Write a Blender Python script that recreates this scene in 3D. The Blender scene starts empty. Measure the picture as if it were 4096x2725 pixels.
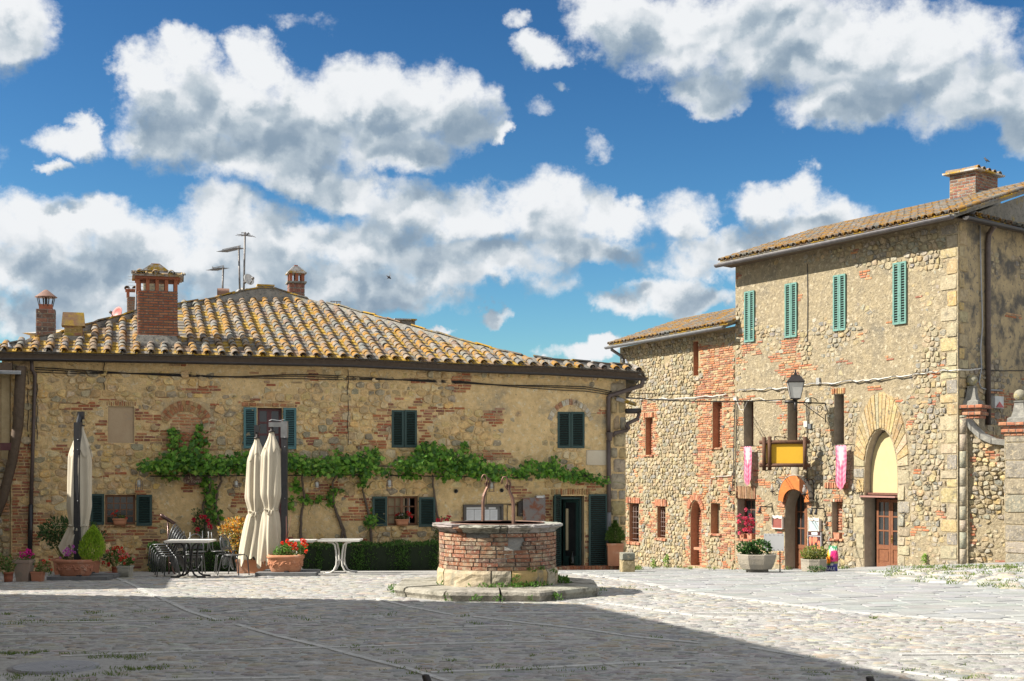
import bpy, math, random
from math import sin, cos, pi, radians, sqrt, atan2, exp
from mathutils import Vector, Matrix, noise
random.seed(7)
SC = bpy.context.scene
COL = SC.collection
# ------------------------------------------------------------------ camera, light, exposure
F, HX, HY, EYE = 5200.0, 2048.0, 1890.0, 2.05          # focal length and principal point of the level camera
cam = bpy.data.cameras.new('camera'); camo = bpy.data.objects.new('camera', cam); COL.objects.link(camo)
camo.location = (0, 0, EYE); camo.rotation_euler = (radians(90), 0, 0)
cam.sensor_width = 36; cam.lens = F / 4096 * 36; cam.shift_y = (HY - 1362.5) / 4096; cam.clip_end = 3000; cam.clip_start = .05
SC.camera = camo
SC.view_settings.view_transform = 'Standard'; SC.view_settings.look = 'None'
SC.view_settings.exposure = EXPO = 1.42; SC.view_settings.gamma = 1; SC.view_settings.use_curve_mapping = False
SC.cycles.use_denoising = True
SC.cycles.max_bounces = 5; SC.cycles.diffuse_bounces = 3; SC.cycles.glossy_bounces = 2; SC.cycles.transparent_max_bounces = 6; SC.cycles.transmission_bounces = 3
SUN_H = Vector((-.985, -.17, 0)).normalized(); SUN_EL = radians(40)
sun = bpy.data.lights.new('sun', 'SUN'); suno = bpy.data.objects.new('sun', sun); COL.objects.link(suno)
sun.energy = 3.7; sun.angle = radians(.5); sun.color = (1, .94, .84)
SDIR = SUN_H * cos(SUN_EL) + Vector((0, 0, sin(SUN_EL)))
suno.rotation_euler = SDIR.to_track_quat('Z', 'Y').to_euler()

world = bpy.data.worlds.new('World'); SC.world = world; world.use_nodes = True
wt = world.node_tree; wt.nodes.clear()
def WN(t, **k):
    n = wt.nodes.new(t)
    for a, b in k.items(): setattr(n, a, b)
    return n
sky = WN('ShaderNodeTexSky', sky_type='NISHITA', sun_disc=False, sun_elevation=SUN_EL, sun_rotation=atan2(SUN_H.x, SUN_H.y), air_density=1.0, dust_density=.5, ozone_density=2.0)
hs = WN('ShaderNodeHueSaturation'); hs.inputs['Saturation'].default_value = 1.05; hs.inputs['Value'].default_value = 1.0
cap = WN('ShaderNodeVectorMath', operation='MINIMUM'); wt.links.new(sky.outputs[0], cap.inputs[0]); cap.inputs[1].default_value = (6, 6, 6)
gm = WN('ShaderNodeGamma'); gm.inputs[1].default_value = 1.7; wt.links.new(cap.outputs[0], gm.inputs[0])
tn = WN('ShaderNodeVectorMath', operation='MULTIPLY'); wt.links.new(gm.outputs[0], tn.inputs[0]); tn.inputs[1].default_value = (.078, .0965, .094)
wt.links.new(tn.outputs[0], hs.inputs['Color'])
SKY_STR = .15
# clouds: each a soft ellipse in (azimuth, tan elevation), widened by noise; x, y, rx, ry in a 2357-wide view
CL = [(330,170,60,75),(420,140,80,55),(450,230,150,95),(590,150,70,60),(600,260,190,110),(400,300,110,70),(720,280,170,110),(850,200,120,80),(960,240,130,90),(1050,240,80,80),(1090,300,70,50),(900,330,180,60),
 (620,370,220,60),(720,420,170,35),(1160,325,30,22),(20,50,100,95),(150,312,85,38),(200,275,38,38),(120,368,55,16),(1420,50,110,85),(1570,80,160,110),(1760,70,200,130),(1640,205,95,50),
 (1960,110,200,120),(1960,235,150,62),(2150,130,200,110),(2250,230,170,80),(2340,310,60,60),(1240,105,62,42),(1182,40,34,26,.6),(1290,188,26,20,.7),(1362,345,60,46,.75),(100,725,300,50,.2),(1230,250,60,40,.95),(820,690,260,40,.35),(1580,500,90,70,.6),(1250,640,120,60,.8),(700,60,120,30,1.1),
 (70,510,150,75),(240,500,110,60),(340,570,180,90),(130,620,260,75),(520,500,110,70),(650,540,140,70),(520,610,250,80),(820,440,90,45),(850,560,160,80),(950,490,130,80),(1100,490,120,75),(1250,490,110,85),
 (1400,490,105,62),(1450,465,55,40),(1080,590,250,50),(1330,570,150,35),(800,650,300,48),(300,690,350,50),(1060,640,110,30),(1140,725,45,20),(1750,470,95,62),(1850,440,60,45),(1850,510,130,70),
 (1640,590,130,52),(1760,600,140,60),(1590,520,50,34),(1440,685,80,38),(1530,668,100,44),(1620,690,80,28),(1340,803,85,26),(1230,820,28,8),(1000,765,38,14),(1130,820,50,10),
 # outside the picture the same kind of sky goes on
 (-400,300,260,110),(-700,600,300,90),(2800,260,260,120),(3050,560,280,100),(-500,-350,300,130),(600,-380,330,110),(1500,-520,300,130),(2500,-330,280,120)]
def wm(op, a, b=None, c=None, clamp=False):
    n = WN('ShaderNodeMath', operation=op, use_clamp=clamp)
    for i, v in enumerate((a, b, c)):
        if v is None: continue
        if isinstance(v, (int, float)): n.inputs[i].default_value = v
        else: wt.links.new(v, n.inputs[i])
    return n.outputs[0]
def cloud_field(P):
    prev = None
    for (x, y, rx, ry, *wgt) in CL:
        k = 4096 / 2357.; cx = math.atan((x * k - HX) / F); cy = (HY - y * k) / F * cos(cx)
        sx, sy = rx * k / F * .98, ry * k / F * .98
        m = WN('ShaderNodeVectorMath', operation='MULTIPLY_ADD'); wt.links.new(P, m.inputs[0])
        m.inputs[1].default_value = (1 / sx, 1 / sy, 0); m.inputs[2].default_value = (-cx / sx, -cy / sy, 0)
        d = WN('ShaderNodeVectorMath', operation='DOT_PRODUCT'); wt.links.new(m.outputs[0], d.inputs[0]); wt.links.new(m.outputs[0], d.inputs[1])
        dv = wm('ADD', d.outputs['Value'], wgt[0]) if wgt else d.outputs['Value']
        if prev is None: prev = dv; continue
        s = WN('ShaderNodeMath', operation='SMOOTH_MIN'); s.inputs[2].default_value = .55
        wt.links.new(prev, s.inputs[0]); wt.links.new(dv, s.inputs[1]); prev = s.outputs[0]
    return prev
tc = WN('ShaderNodeTexCoord'); sp = WN('ShaderNodeSeparateXYZ'); wt.links.new(tc.outputs['Generated'], sp.inputs[0])
az = wm('ARCTAN2', sp.outputs[0], sp.outputs[1])
hl = wm('SQRT', wm('ADD', wm('MULTIPLY', sp.outputs[0], sp.outputs[0]), wm('MULTIPLY', sp.outputs[1], sp.outputs[1])))
te = wm('DIVIDE', sp.outputs[2], wm('MAXIMUM', hl, .02))
cb = WN('ShaderNodeCombineXYZ'); wt.links.new(az, cb.inputs[0]); wt.links.new(te, cb.inputs[1])
def cnoise(scale, detail, rough, vec=None):
    n = WN('ShaderNodeTexNoise', noise_dimensions='3D'); n.inputs['Scale'].default_value = scale; n.inputs['Detail'].default_value = detail; n.inputs['Roughness'].default_value = rough
    wt.links.new(vec or cb.outputs[0], n.inputs['Vector']); return n
def warped(src, amp, scale, detail, rough):
    n = cnoise(scale, detail, rough, src)
    s = WN('ShaderNodeVectorMath', operation='SUBTRACT'); wt.links.new(n.outputs['Color'], s.inputs[0]); s.inputs[1].default_value = (.5, .5, .5)
    m = WN('ShaderNodeVectorMath', operation='MULTIPLY_ADD'); wt.links.new(s.outputs[0], m.inputs[0]); m.inputs[1].default_value = (amp, amp * .8, 0); wt.links.new(src, m.inputs[2])
    return m.outputs[0]
Pw = warped(cb.outputs[0], .075, 15, 6, .62)
d0 = cloud_field(Pw)
up = WN('ShaderNodeVectorMath', operation='ADD'); wt.links.new(Pw, up.inputs[0]); up.inputs[1].default_value = (-.010, .030, 0)
d1 = cloud_field(up.outputs[0])
fine = cnoise(34, 9, .64)
mid = cnoise(11, 5, .6)
dd = wm('ADD', d0, wm('MULTIPLY', wm('SUBTRACT', fine.outputs['Fac'], .5), 2.7))
mr = WN('ShaderNodeMapRange', interpolation_type='SMOOTHSTEP'); wt.links.new(dd, mr.inputs[0])
mr.inputs[1].default_value = 1.50; mr.inputs[2].default_value = .30; mr.inputs[3].default_value = 0; mr.inputs[4].default_value = 1
alpha = mr.outputs[0]
# unseen cumulus added round the rest of the sky, thickened to brighten the shade
cv = cnoise(3.2, 6, .55, tc.outputs['Generated'])
m2 = WN('ShaderNodeMapRange', interpolation_type='SMOOTHSTEP'); wt.links.new(cv.outputs['Fac'], m2.inputs[0]); m2.inputs[1].default_value = .38; m2.inputs[2].default_value = .52
o1 = WN('ShaderNodeMapRange', interpolation_type='SMOOTHSTEP'); wt.links.new(wm('ABSOLUTE', az), o1.inputs[0]); o1.inputs[1].default_value = .42; o1.inputs[2].default_value = .6
o2 = WN('ShaderNodeMapRange', interpolation_type='SMOOTHSTEP'); wt.links.new(te, o2.inputs[0]); o2.inputs[1].default_value = .38; o2.inputs[2].default_value = .55
alpha = wm('MAXIMUM', alpha, wm('MULTIPLY', m2.outputs[0], wm('MAXIMUM', o1.outputs[0], o2.outputs[0])))
# light: bright towards the sun-side rim, grey in the body and below
sh = wm('ADD', d1, wm('MULTIPLY', wm('SUBTRACT', mid.outputs['Fac'], .5), 1.7))
sh = wm('ADD', sh, wm('MULTIPLY', wm('SUBTRACT', fine.outputs['Fac'], .5), 1.5))
def billow(src, sc):
    v = WN('ShaderNodeTexVoronoi', voronoi_dimensions='2D', feature='SMOOTH_F1'); v.inputs['Scale'].default_value = sc; v.inputs['Smoothness'].default_value = .6; v.inputs['Detail'].default_value = 2; wt.links.new(src, v.inputs['Vector']); return v.outputs['Distance']
up2 = WN('ShaderNodeVectorMath', operation='ADD'); wt.links.new(Pw, up2.inputs[0]); up2.inputs[1].default_value = (-.004, .010, 0)
sh = wm('ADD', sh, wm('MULTIPLY', wm('SUBTRACT', billow(up2.outputs[0], 17), billow(Pw, 17)), 2.6))
ms = WN('ShaderNodeMapRange', interpolation_type='SMOOTHSTEP'); wt.links.new(sh, ms.inputs[0])
ms.inputs[1].default_value = -1.0; ms.inputs[2].default_value = 1.5; ms.inputs[3].default_value = 0; ms.inputs[4].default_value = 1
cr = WN('ShaderNodeValToRGB'); wt.links.new(ms.outputs[0], cr.inputs[0])
K = 1 / SKY_STR / 2 ** EXPO
cr.color_ramp.elements[0].position = 0; cr.color_ramp.elements[0].color = (.25, .34, .44, 1)
cr.color_ramp.elements[1].position = 1; cr.color_ramp.elements[1].color = (.88, .90, .92, 1)
e = cr.color_ramp.elements.new(.45); e.color = (.47, .55, .62, 1)
cm = WN('ShaderNodeVectorMath', operation='SCALE'); wt.links.new(cr.outputs[0], cm.inputs[0]); cm.inputs['Scale'].default_value = K
mx = WN('ShaderNodeMix', data_type='RGBA'); wt.links.new(alpha, mx.inputs['Factor']); wt.links.new(hs.outputs[0], mx.inputs['A']); wt.links.new(cm.outputs[0], mx.inputs['B'])
bg = WN('ShaderNodeBackground'); wt.links.new(mx.outputs['Result'], bg.inputs[0]); bg.inputs[1].default_value = SKY_STR
wo = WN('ShaderNodeOutputWorld'); wt.links.new(bg.outputs[0], wo.inputs[0])
world.cycles.sampling_method = 'MANUAL'; world.cycles.sample_map_resolution = 512

# ------------------------------------------------------------------ helpers
def lerp(a, b, t): return a + (b - a) * t
def sstep(a, b, x):
    t = max(0, min(1, (x - a) / (b - a))); return t * t * (3 - 2 * t)
def P(px, py, Y): return Vector(((px - HX) / F * Y, Y, EYE + (HY - py) / F * Y))
def proj(v): return (HX + F * v[0] / v[1], HY - F * (v[2] - EYE) / v[1])
YS = [0, 21, 24, 27.7, 31, 34, 41, 47, 60, 3000]; ZS = [0, 0, -.035, -.15, -.30, -.50, -1.03, -1.33, -1.5, -1.5]
def gz0(Y):
    for i in range(len(YS) - 1):
        if Y <= YS[i + 1]: return lerp(ZS[i], ZS[i + 1], max(0, (Y - YS[i]) / (YS[i + 1] - YS[i])))
    return ZS[-1]
def gz(X, Y):
    z = (gz0(Y - .7) + gz0(Y) + gz0(Y + .7)) / 3
    return z + .26 * sstep(7.5, 14.5, X) * sstep(22, 31, Y)
def G(px, py):                                           # the ground point seen at a picture point
    lo, hi = 8., 60.
    g = lambda Y: P(px, py, Y).z - gz((px - HX) / F * Y, Y)
    Y = lo
    while Y < hi and g(Y) > 0: Y += .25
    a, b = Y - .25, Y
    for _ in range(20):
        m = (a + b) / 2
        if g(m) > 0: a = m
        else: b = m
    v = P(px, py, b); v.z = gz(v.x, v.y); return v
def GY(px, Y):
    X = (px - HX) / F * Y; return Vector((X, Y, gz(X, Y)))
class Frame:                                             # a vertical plane: s along it, y inward, z up (world height)
    def __init__(f, o, u):
        f.o = Vector((o[0], o[1], 0)); f.u = Vector((u[0], u[1], 0)).normalized(); f.i = Vector((-f.u.y, f.u.x, 0)); f.n = -f.i
        f.M = Matrix.Translation(f.o) @ Matrix((f.u, f.i, (0, 0, 1))).transposed().to_4x4()
    def hit(f, px, py, out=0):                           # picture point -> (s, z) on the plane moved outward by out
        d = Vector(((px - HX) / F, 1, 0)); o = f.o + f.n * out
        Y = o.dot(f.n) / d.dot(f.n); p = P(px, py, Y); return ((p - f.o).dot(f.u), p.z)
    def w(f, s, z, out=0): return f.o + f.u * s + f.n * out + Vector((0, 0, z))
    def px(f, s, z): return proj(f.w(s, z))
    def r(f, x0, y0, x1, y1, out=0):                     # picture rectangle -> s0, s1, z0, z1
        ym = (y0 + y1) / 2
        s0 = f.hit(x0, ym, out)[0]; s1 = f.hit(x1, ym, out)[0]; xm = (x0 + x1) / 2
        return s0, s1, f.hit(xm, y1, out)[1], f.hit(xm, y0, out)[1]
I4 = Matrix.Identity(4)
WM = {}                                                  # world matrices by object name
def thing(name, label, cat, loc=(0, 0, 0), group=None, rz=0, kind=None):
    o = bpy.data.objects.new(name, None); COL.objects.link(o); o.empty_display_size = .2
    o.location = loc; o.rotation_euler = (0, 0, rz); WM[o.name] = Matrix.Translation(Vector(loc)) @ Matrix.Rotation(rz, 4, 'Z')
    tag(o, label, cat, group, kind); return o
def tag(o, label=None, cat=None, group=None, kind=None):
    if label: o['label'] = label
    if cat: o['category'] = cat
    if group: o['group'] = group
    if kind: o['kind'] = kind
    return o
def link(name, me, parent=None, M=I4):                   # M: world matrix of the mesh
    o = bpy.data.objects.new(name, me); COL.objects.link(o); WM[o.name] = M
    if parent is not None:
        o.parent = parent; o.matrix_local = WM[parent.name].inverted() @ M
    else: o.matrix_local = M
    return o
class Bag:
    def __init__(b): b.v = []; b.f = []; b.c = []; b.m = []; b.sm = []
    def add(b, vs, fs, col=(1, 1, 1), mi=0, sm=False):
        k = len(b.v); b.v.extend(vs); b.f.extend([tuple(i + k for i in f) for f in fs])
        b.c.extend([col] * len(vs)); b.m.extend([mi] * len(fs)); b.sm.extend([sm] * len(fs))
    def box(b, x0, x1, y0, y1, z0, z1, col=(1, 1, 1), mi=0):
        b.add([(x0, y0, z0), (x1, y0, z0), (x1, y1, z0), (x0, y1, z0), (x0, y0, z1), (x1, y0, z1), (x1, y1, z1), (x0, y1, z1)],
              [(3, 2, 1, 0), (4, 5, 6, 7), (0, 1, 5, 4), (1, 2, 6, 5), (2, 3, 7, 6), (3, 0, 4, 7)], col, mi); return b
    def tube(b, pts, r, n=6, col=(1, 1, 1), mi=0, caps=True):
        pts = [Vector(p) for p in pts]; rs = r if isinstance(r, (list, tuple)) else [r] * len(pts); vs = []; fs = []
        up = Vector((0, 0, 1)); t0 = (pts[1] - pts[0]).normalized(); a = t0.cross(up)
        if a.length < .1: a = t0.cross(Vector((1, 0, 0)))
        a.normalize()
        for i, p in enumerate(pts):
            t = (pts[min(i + 1, len(pts) - 1)] - pts[max(i - 1, 0)])
            t = t.normalized() if t.length > 1e-9 else t0
            a = (a - t * a.dot(t)); a = a.normalized() if a.length > 1e-6 else t.orthogonal().normalized()
            c = t.cross(a)
            for k in range(n):
                an = 2 * pi * k / n; vs.append(tuple(p + (a * cos(an) + c * sin(an)) * rs[i]))
        for i in range(len(pts) - 1):
            for k in range(n):
                fs.append((i * n + k, i * n + (k + 1) % n, (i + 1) * n + (k + 1) % n, (i + 1) * n + k))
        if caps: fs.append(tuple(range(n))[::-1]); fs.append(tuple((len(pts) - 1) * n + k for k in range(n)))
        b.add(vs, fs, col, mi, n > 4); return b
    def lathe(b, prof, n=20, c=(0, 0, 0), col=(1, 1, 1), mi=0, sx=1, sy=1, fn=None, sm=True):
        vs = []; fs = []
        for j, (r, z) in enumerate(prof):
            for k in range(n):
                a = 2 * pi * k / n; q = r * (fn(a, z) if fn else 1)
                vs.append((c[0] + q * cos(a) * sx, c[1] + q * sin(a) * sy, c[2] + z))
        for j in range(len(prof) - 1):
            for k in range(n): fs.append((j * n + k, j * n + (k + 1) % n, (j + 1) * n + (k + 1) % n, (j + 1) * n + k))
        if prof[0][0] > 1e-4: fs.append(tuple(range(n))[::-1])
        if prof[-1][0] > 1e-4: fs.append(tuple((len(prof) - 1) * n + k for k in range(n)))
        b.add(vs, fs, col, mi, sm); return b
    def ball(b, c, r, n=8, m=5, col=(1, 1, 1), mi=0, sx=1, sy=1, sz=1):
        return b.lathe([(max(1e-5, r * sin(pi * j / m)), -r * cos(pi * j / m) * sz) for j in range(m + 1)], n, c, col, mi, sx, sy)
    def mesh(b, name, *mats):
        me = bpy.data.meshes.new(name); me.from_pydata(b.v, [], b.f)
        for m in mats: me.materials.append(m)
        if len(mats) > 1: me.polygons.foreach_set('material_index', b.m)
        me.polygons.foreach_set('use_smooth', b.sm)
        at = me.color_attributes.new('col', 'FLOAT_COLOR', 'POINT')
        buf = []
        for c in b.c: buf.extend((c[0], c[1], c[2], 1.))
        at.data.foreach_set('color', buf); me.update(); return me
    def obj(b, name, mat, parent=None, M=I4, label=None, cat=None, group=None, kind=None):
        mats = mat if isinstance(mat, (list, tuple)) else [mat]
        return tag(link(name, b.mesh(name, *mats), parent, M), label, cat, group, kind)
def T(x, y, z, rz=0, s=1): return Matrix.Translation((x, y, z)) @ Matrix.Rotation(rz, 4, 'Z') @ Matrix.Scale(s, 4)
# ------------------------------------------------------------------ procedural materials
MATS = {}
def mat(name, c1, c2=None, scale=6., rough=.8, bump=.3, bscale=None, metal=0., attr=False, c3=None, s3=1.5, t3=(.55, .68), detail=6, bdist=.02, spec=None, trans=0, speck=None, sub=0, pits=None):
    if name in MATS: return MATS[name]
    m = bpy.data.materials.new(name); m.use_nodes = True; t = m.node_tree; t.nodes.clear(); MATS[name] = m
    def N(ty, **k):
        n = t.nodes.new(ty)
        for a, b in k.items(): setattr(n, a, b)
        return n
    out = N('ShaderNodeOutputMaterial'); bs = N('ShaderNodeBsdfPrincipled'); t.links.new(bs.outputs[0], out.inputs[0])
    geo = N('ShaderNodeNewGeometry')
    def noise_(sc, de=detail, ro=.6):
        n = N('ShaderNodeTexNoise'); n.inputs['Scale'].default_value = sc; n.inputs['Detail'].default_value = de; n.inputs['Roughness'].default_value = ro
        t.links.new(geo.outputs['Position'], n.inputs['Vector']); return n.outputs['Fac']
    def mixc(f, a, b, mode='MIX'):
        x = N('ShaderNodeMix', data_type='RGBA', blend_type=mode)
        for s, v in (('Factor', f), ('A', a), ('B', b)):
            if isinstance(v, (int, float)): x.inputs[s].default_value = v
            elif isinstance(v, tuple): x.inputs[s].default_value = (*v, 1)
            else: t.links.new(v, x.inputs[s])
        return x.outputs['Result']
    def ramp(v, a, b):
        r = N('ShaderNodeMapRange'); t.links.new(v, r.inputs[0]); r.inputs[1].default_value = a; r.inputs[2].default_value = b; return r.outputs[0]
    n1 = noise_(scale)
    c2 = c2 or tuple(min(1, x * .72) for x in c1)
    col = mixc(ramp(n1, .32, .68), c1, c2)
    if attr:
        a = N('ShaderNodeAttribute', attribute_name='col')
        col = mixc(1., col, a.outputs['Color'], 'MULTIPLY')
    if c3:
        col = mixc(ramp(noise_(s3, 7, .65), *t3), col, c3)
    if speck:                                            # (colour, scale, low, high)
        col = mixc(ramp(noise_(speck[1], 3, .7), speck[2], speck[3]), col, speck[0])
    if pits: col = mixc(ramp(noise_(pits[1], 4, .75), pits[2], pits[3]), col, pits[0])
    t.links.new(col, bs.inputs['Base Color'])
    bs.inputs['Roughness'].default_value = rough; bs.inputs['Metallic'].default_value = metal
    if spec is not None: bs.inputs['Specular IOR Level'].default_value = spec
    if trans: bs.inputs['Transmission Weight'].default_value = trans
    if sub:
        bs.inputs['Subsurface Weight'].default_value = 0
        tr = N('ShaderNodeBsdfTranslucent'); t.links.new(col, tr.inputs[0]); ms_ = N('ShaderNodeMixShader'); ms_.inputs[0].default_value = sub
        t.links.new(bs.outputs[0], ms_.inputs[1]); t.links.new(tr.outputs[0], ms_.inputs[2]); t.links.new(ms_.outputs[0], out.inputs[0])
    if bump:
        b = N('ShaderNodeBump'); b.inputs['Strength'].default_value = bump; b.inputs['Distance'].default_value = bdist
        t.links.new(noise_(bscale or scale * 3, 6, .65), b.inputs['Height']); t.links.new(b.outputs[0], bs.inputs['Normal'])
    return m
# ------------------------------------------------------------------ masonry
def clip(poly, nx, ny, c):
    out = []; n = len(poly)
    for i in range(n):
        x0, y0 = poly[i]; x1, y1 = poly[(i + 1) % n]; d0 = nx * x0 + ny * y0 - c; d1 = nx * x1 + ny * y1 - c
        if d0 <= 0: out.append((x0, y0))
        if d0 * d1 < 0:
            t = d0 / (d0 - d1); out.append((x0 + (x1 - x0) * t, y0 + (y1 - y0) * t))
    return out
def area(p):
    return abs(sum(p[i][0] * p[(i + 1) % len(p)][1] - p[(i + 1) % len(p)][0] * p[i][1] for i in range(len(p)))) / 2
def cen(p): return (sum(q[0] for q in p) / len(p), sum(q[1] for q in p) / len(p))
def cells(x0, x1, y0, y1, dx, dy, jit=.38, wv=.35, rows=.25, seed=1):
    R = random.Random(seed); k = dx / dy; nx = int((x1 - x0) / dx) + 3; ny = int((y1 - y0) / dy) + 3; S = {}
    for j in range(-1, ny):
        off = R.uniform(0, 1)
        for i in range(-1, nx):
            S[i, j] = (x0 + (i + off + R.uniform(-jit, jit)) * dx, (y0 + (j + R.uniform(-jit, jit) * rows * 2) * dy) * k, R.uniform(-wv, wv) * dx * dx)
    out = []
    for j in range(0, ny - 1):
        for i in range(0, nx - 1):
            a = S[i, j]; poly = [(a[0] - 1.6 * dx, a[1] - 1.6 * dx), (a[0] + 1.6 * dx, a[1] - 1.6 * dx), (a[0] + 1.6 * dx, a[1] + 1.6 * dx), (a[0] - 1.6 * dx, a[1] + 1.6 * dx)]
            for dj in (-1, 0, 1):
                for di in (-2, -1, 0, 1, 2):
                    if (di or dj) and (i + di, j + dj) in S:
                        b = S[i + di, j + dj]; vx, vy = b[0] - a[0], b[1] - a[1]
                        poly = clip(poly, 2 * vx, 2 * vy, b[0] ** 2 + b[1] ** 2 - b[2] - a[0] ** 2 - a[1] ** 2 + a[2])
                        if len(poly) < 3: break
                if len(poly) < 3: break
            if len(poly) >= 3 and area(poly) > dx * dx * .12: out.append([(p[0], p[1] / k) for p in poly])
    return out
def cut(poly, holes):                                    # keep a stone clear of convex openings
    for h in holes:
        c = cen(poly); hc = cen(h); best = None
        xs = [q[0] for q in h]; ys = [q[1] for q in h]
        if max(q[0] for q in poly) < min(xs) or min(q[0] for q in poly) > max(xs) or max(q[1] for q in poly) < min(ys) or min(q[1] for q in poly) > max(ys): continue
        for i in range(len(h)):
            (ax, ay), (bx, by) = h[i], h[(i + 1) % len(h)]; nx, ny = by - ay, ax - bx
            if nx * (hc[0] - ax) + ny * (hc[1] - ay) > 0: nx, ny = -nx, -ny
            L = sqrt(nx * nx + ny * ny) or 1; d = (nx * (c[0] - ax) + ny * (c[1] - ay)) / L
            if best is None or d > best[0]: best = (d, nx / L, ny / L, ax, ay)
        d, nx, ny, ax, ay = best
        if d <= 0: return None
        poly = clip(poly, -nx, -ny, -(nx * ax + ny * ay) - .012)
        if len(poly) < 3: return None
    return poly
def shrink(poly, g):
    c = cen(poly); out = []
    for (x, y) in poly:
        d = sqrt((x - c[0]) ** 2 + (y - c[1]) ** 2); k = max(.35, 1 - g / max(d, 1e-4)); out.append((c[0] + (x - c[0]) * k, c[1] + (y - c[1]) * k))
    return out
def rounded(poly, t=.14):
    q = []
    n = len(poly)
    for i in range(n):
        a, b = poly[i], poly[(i + 1) % n]
        q.append((lerp(a[0], b[0], t), lerp(a[1], b[1], t))); q.append((lerp(b[0], a[0], t), lerp(b[1], a[1], t)))
    return q
def ccw(p):
    s = sum(p[i][0] * p[(i + 1) % len(p)][1] - p[(i + 1) % len(p)][0] * p[i][1] for i in range(len(p)))
    return p if s > 0 else p[::-1]
def pillow(poly, h, R, base=-.012, top=.86, tf=None, col=(1, 1, 1)):   # (x, z) polygon standing out by h towards -y
    p = ccw(poly); n = len(p); c = cen(p); tf = tf or (lambda x, o, z: (x, -o, z))
    vs = [tf(x, base, y) for x, y in p]; ax, az = R.uniform(-.5, .5) * h, R.uniform(-.5, .5) * h; ex = max(abs(x - c[0]) for x, y in p) or 1
    vs += [tf(c[0] + (x - c[0]) * top * R.uniform(.93, 1.03), h * R.uniform(.7, 1.0) + (x - c[0]) / ex * ax + (y - c[1]) / ex * az, c[1] + (y - c[1]) * top * R.uniform(.93, 1.03)) for x, y in p]
    vs.append(tf(c[0], h * R.uniform(.85, 1.15), c[1]))
    fs = [(i, (i + 1) % n, n + (i + 1) % n, n + i) for i in range(n)] + [(n + i, n + (i + 1) % n, 2 * n) for i in range(n)]
    return vs, fs, col
def jitcol(R, c, a=.12):
    k = 1 + R.uniform(-a, a); return tuple(max(.01, x * k * (1 + R.uniform(-a, a) * .35)) for x in c)
def emit(pieces, name, stuffname, material, parent, M, lim=300, sm=True, key=None):
    """pieces: (size, verts, faces, colour); the largest are parts of their own, the rest one joined part"""
    pieces.sort(key=lambda q: -q[0])
    for (a, vs, fs, c) in pieces[:lim]:
        b = Bag(); b.add(vs, fs, c, 0, sm); b.obj(name, material, parent, M)
    if len(pieces) > lim:
        b = Bag()
        for (a, vs, fs, c) in pieces[lim:]: b.add(vs, fs, c, 0, sm)
        b.obj(stuffname, material, parent, M, kind='stuff')
def holed(fr, outer, holes, name, material, parent, reveal=.28, revmat=None, y=0.):
    """a wall face with openings, and the openings' reveals"""
    from mathutils.geometry import tessellate_polygon
    loops = [[Vector((x, z, 0)) for x, z in outer]] + [[Vector((x, z, 0)) for x, z in h] for h in holes]
    tris = tessellate_polygon(loops); pts = [q for l in loops for q in l]
    b = Bag(); b.add([(q.x, y, q.y) for q in pts], [])
    fs = []
    for t in tris:
        a, c, d = [pts[i] for i in t]
        fs.append(tuple(t) if (c - a).cross(d - a).z > 0 else tuple(t[::-1]))
    b.f = fs; b.m = [0] * len(fs); b.sm = [False] * len(fs)
    for h in holes:
        h = ccw(h); n = len(h); b.add([(x, y, z) for x, z in h] + [(x, y + reveal, z) for x, z in h], [(i, n + i, n + (i + 1) % n, (i + 1) % n) for i in range(n)], mi=1 if revmat else 0)
    return b.obj(name, [material] + ([revmat] if revmat else []), parent, fr.M)
def rectp(s0, s1, z0, z1): return [(s0, z0), (s1, z0), (s1, z1), (s0, z1)]
def archp(s0, s1, z0, zs, zt, n=8):                      # rectangle with an arched head springing at zs
    p = [(s0, z0), (s1, z0)]
    for k in range(n + 1):
        a = pi * k / n; p.append(((s0 + s1) / 2 + cos(a) * (s1 - s0) / 2, zs + sin(a) * (zt - zs)))
    return p
def brickcells(s0, s1, z0, z1, R, bl=.27, bh=.072):
    out = []; z = z0; j = 0
    while z < z1:
        s = s0 - R.uniform(0, bl)
        while s < s1:
            L = bl * (1 if R.random() < .65 else .55) * R.uniform(.85, 1.1)
            a, b = max(s, s0), min(s + L, s1)
            if b - a > .05: out.append((a + .006, b - .006, z + .006, z + bh - .006))
            s += L
        z += bh; j += 1
    return out
def brickpiece(R, a, b, c, d, h, col):
    j = lambda k=.006: R.uniform(-k, k)
    p = [(a + j(), c + j()), (b + j(), c + j()), (b + j(), d + j()), (a + j(), d + j())]; i = .010
    q = [(a + i, c + i), (b - i, c + i), (b - i, d - i), (a + i, d - i)]
    vs = [(x, .012, z) for x, z in p] + [(x + j(.003), -h * R.uniform(.7, 1.1), z + j(.003)) for x, z in q]
    return ((b - a) * (d - c), vs, [(k, (k + 1) % 4, 4 + (k + 1) % 4, 4 + k) for k in range(4)] + [(4, 5, 6, 7)], col)
BRC = [(.50, .19, .085), (.45, .16, .075), (.56, .26, .13), (.40, .17, .10), (.54, .31, .17), (.34, .14, .09), (.50, .33, .19)]
STC = [(.49, .39, .22), (.44, .35, .21), (.53, .42, .24), (.47, .42, .32), (.30, .28, .23), (.235, .225, .195), (.52, .39, .19), (.39, .32, .21), (.54, .46, .31)]
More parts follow.
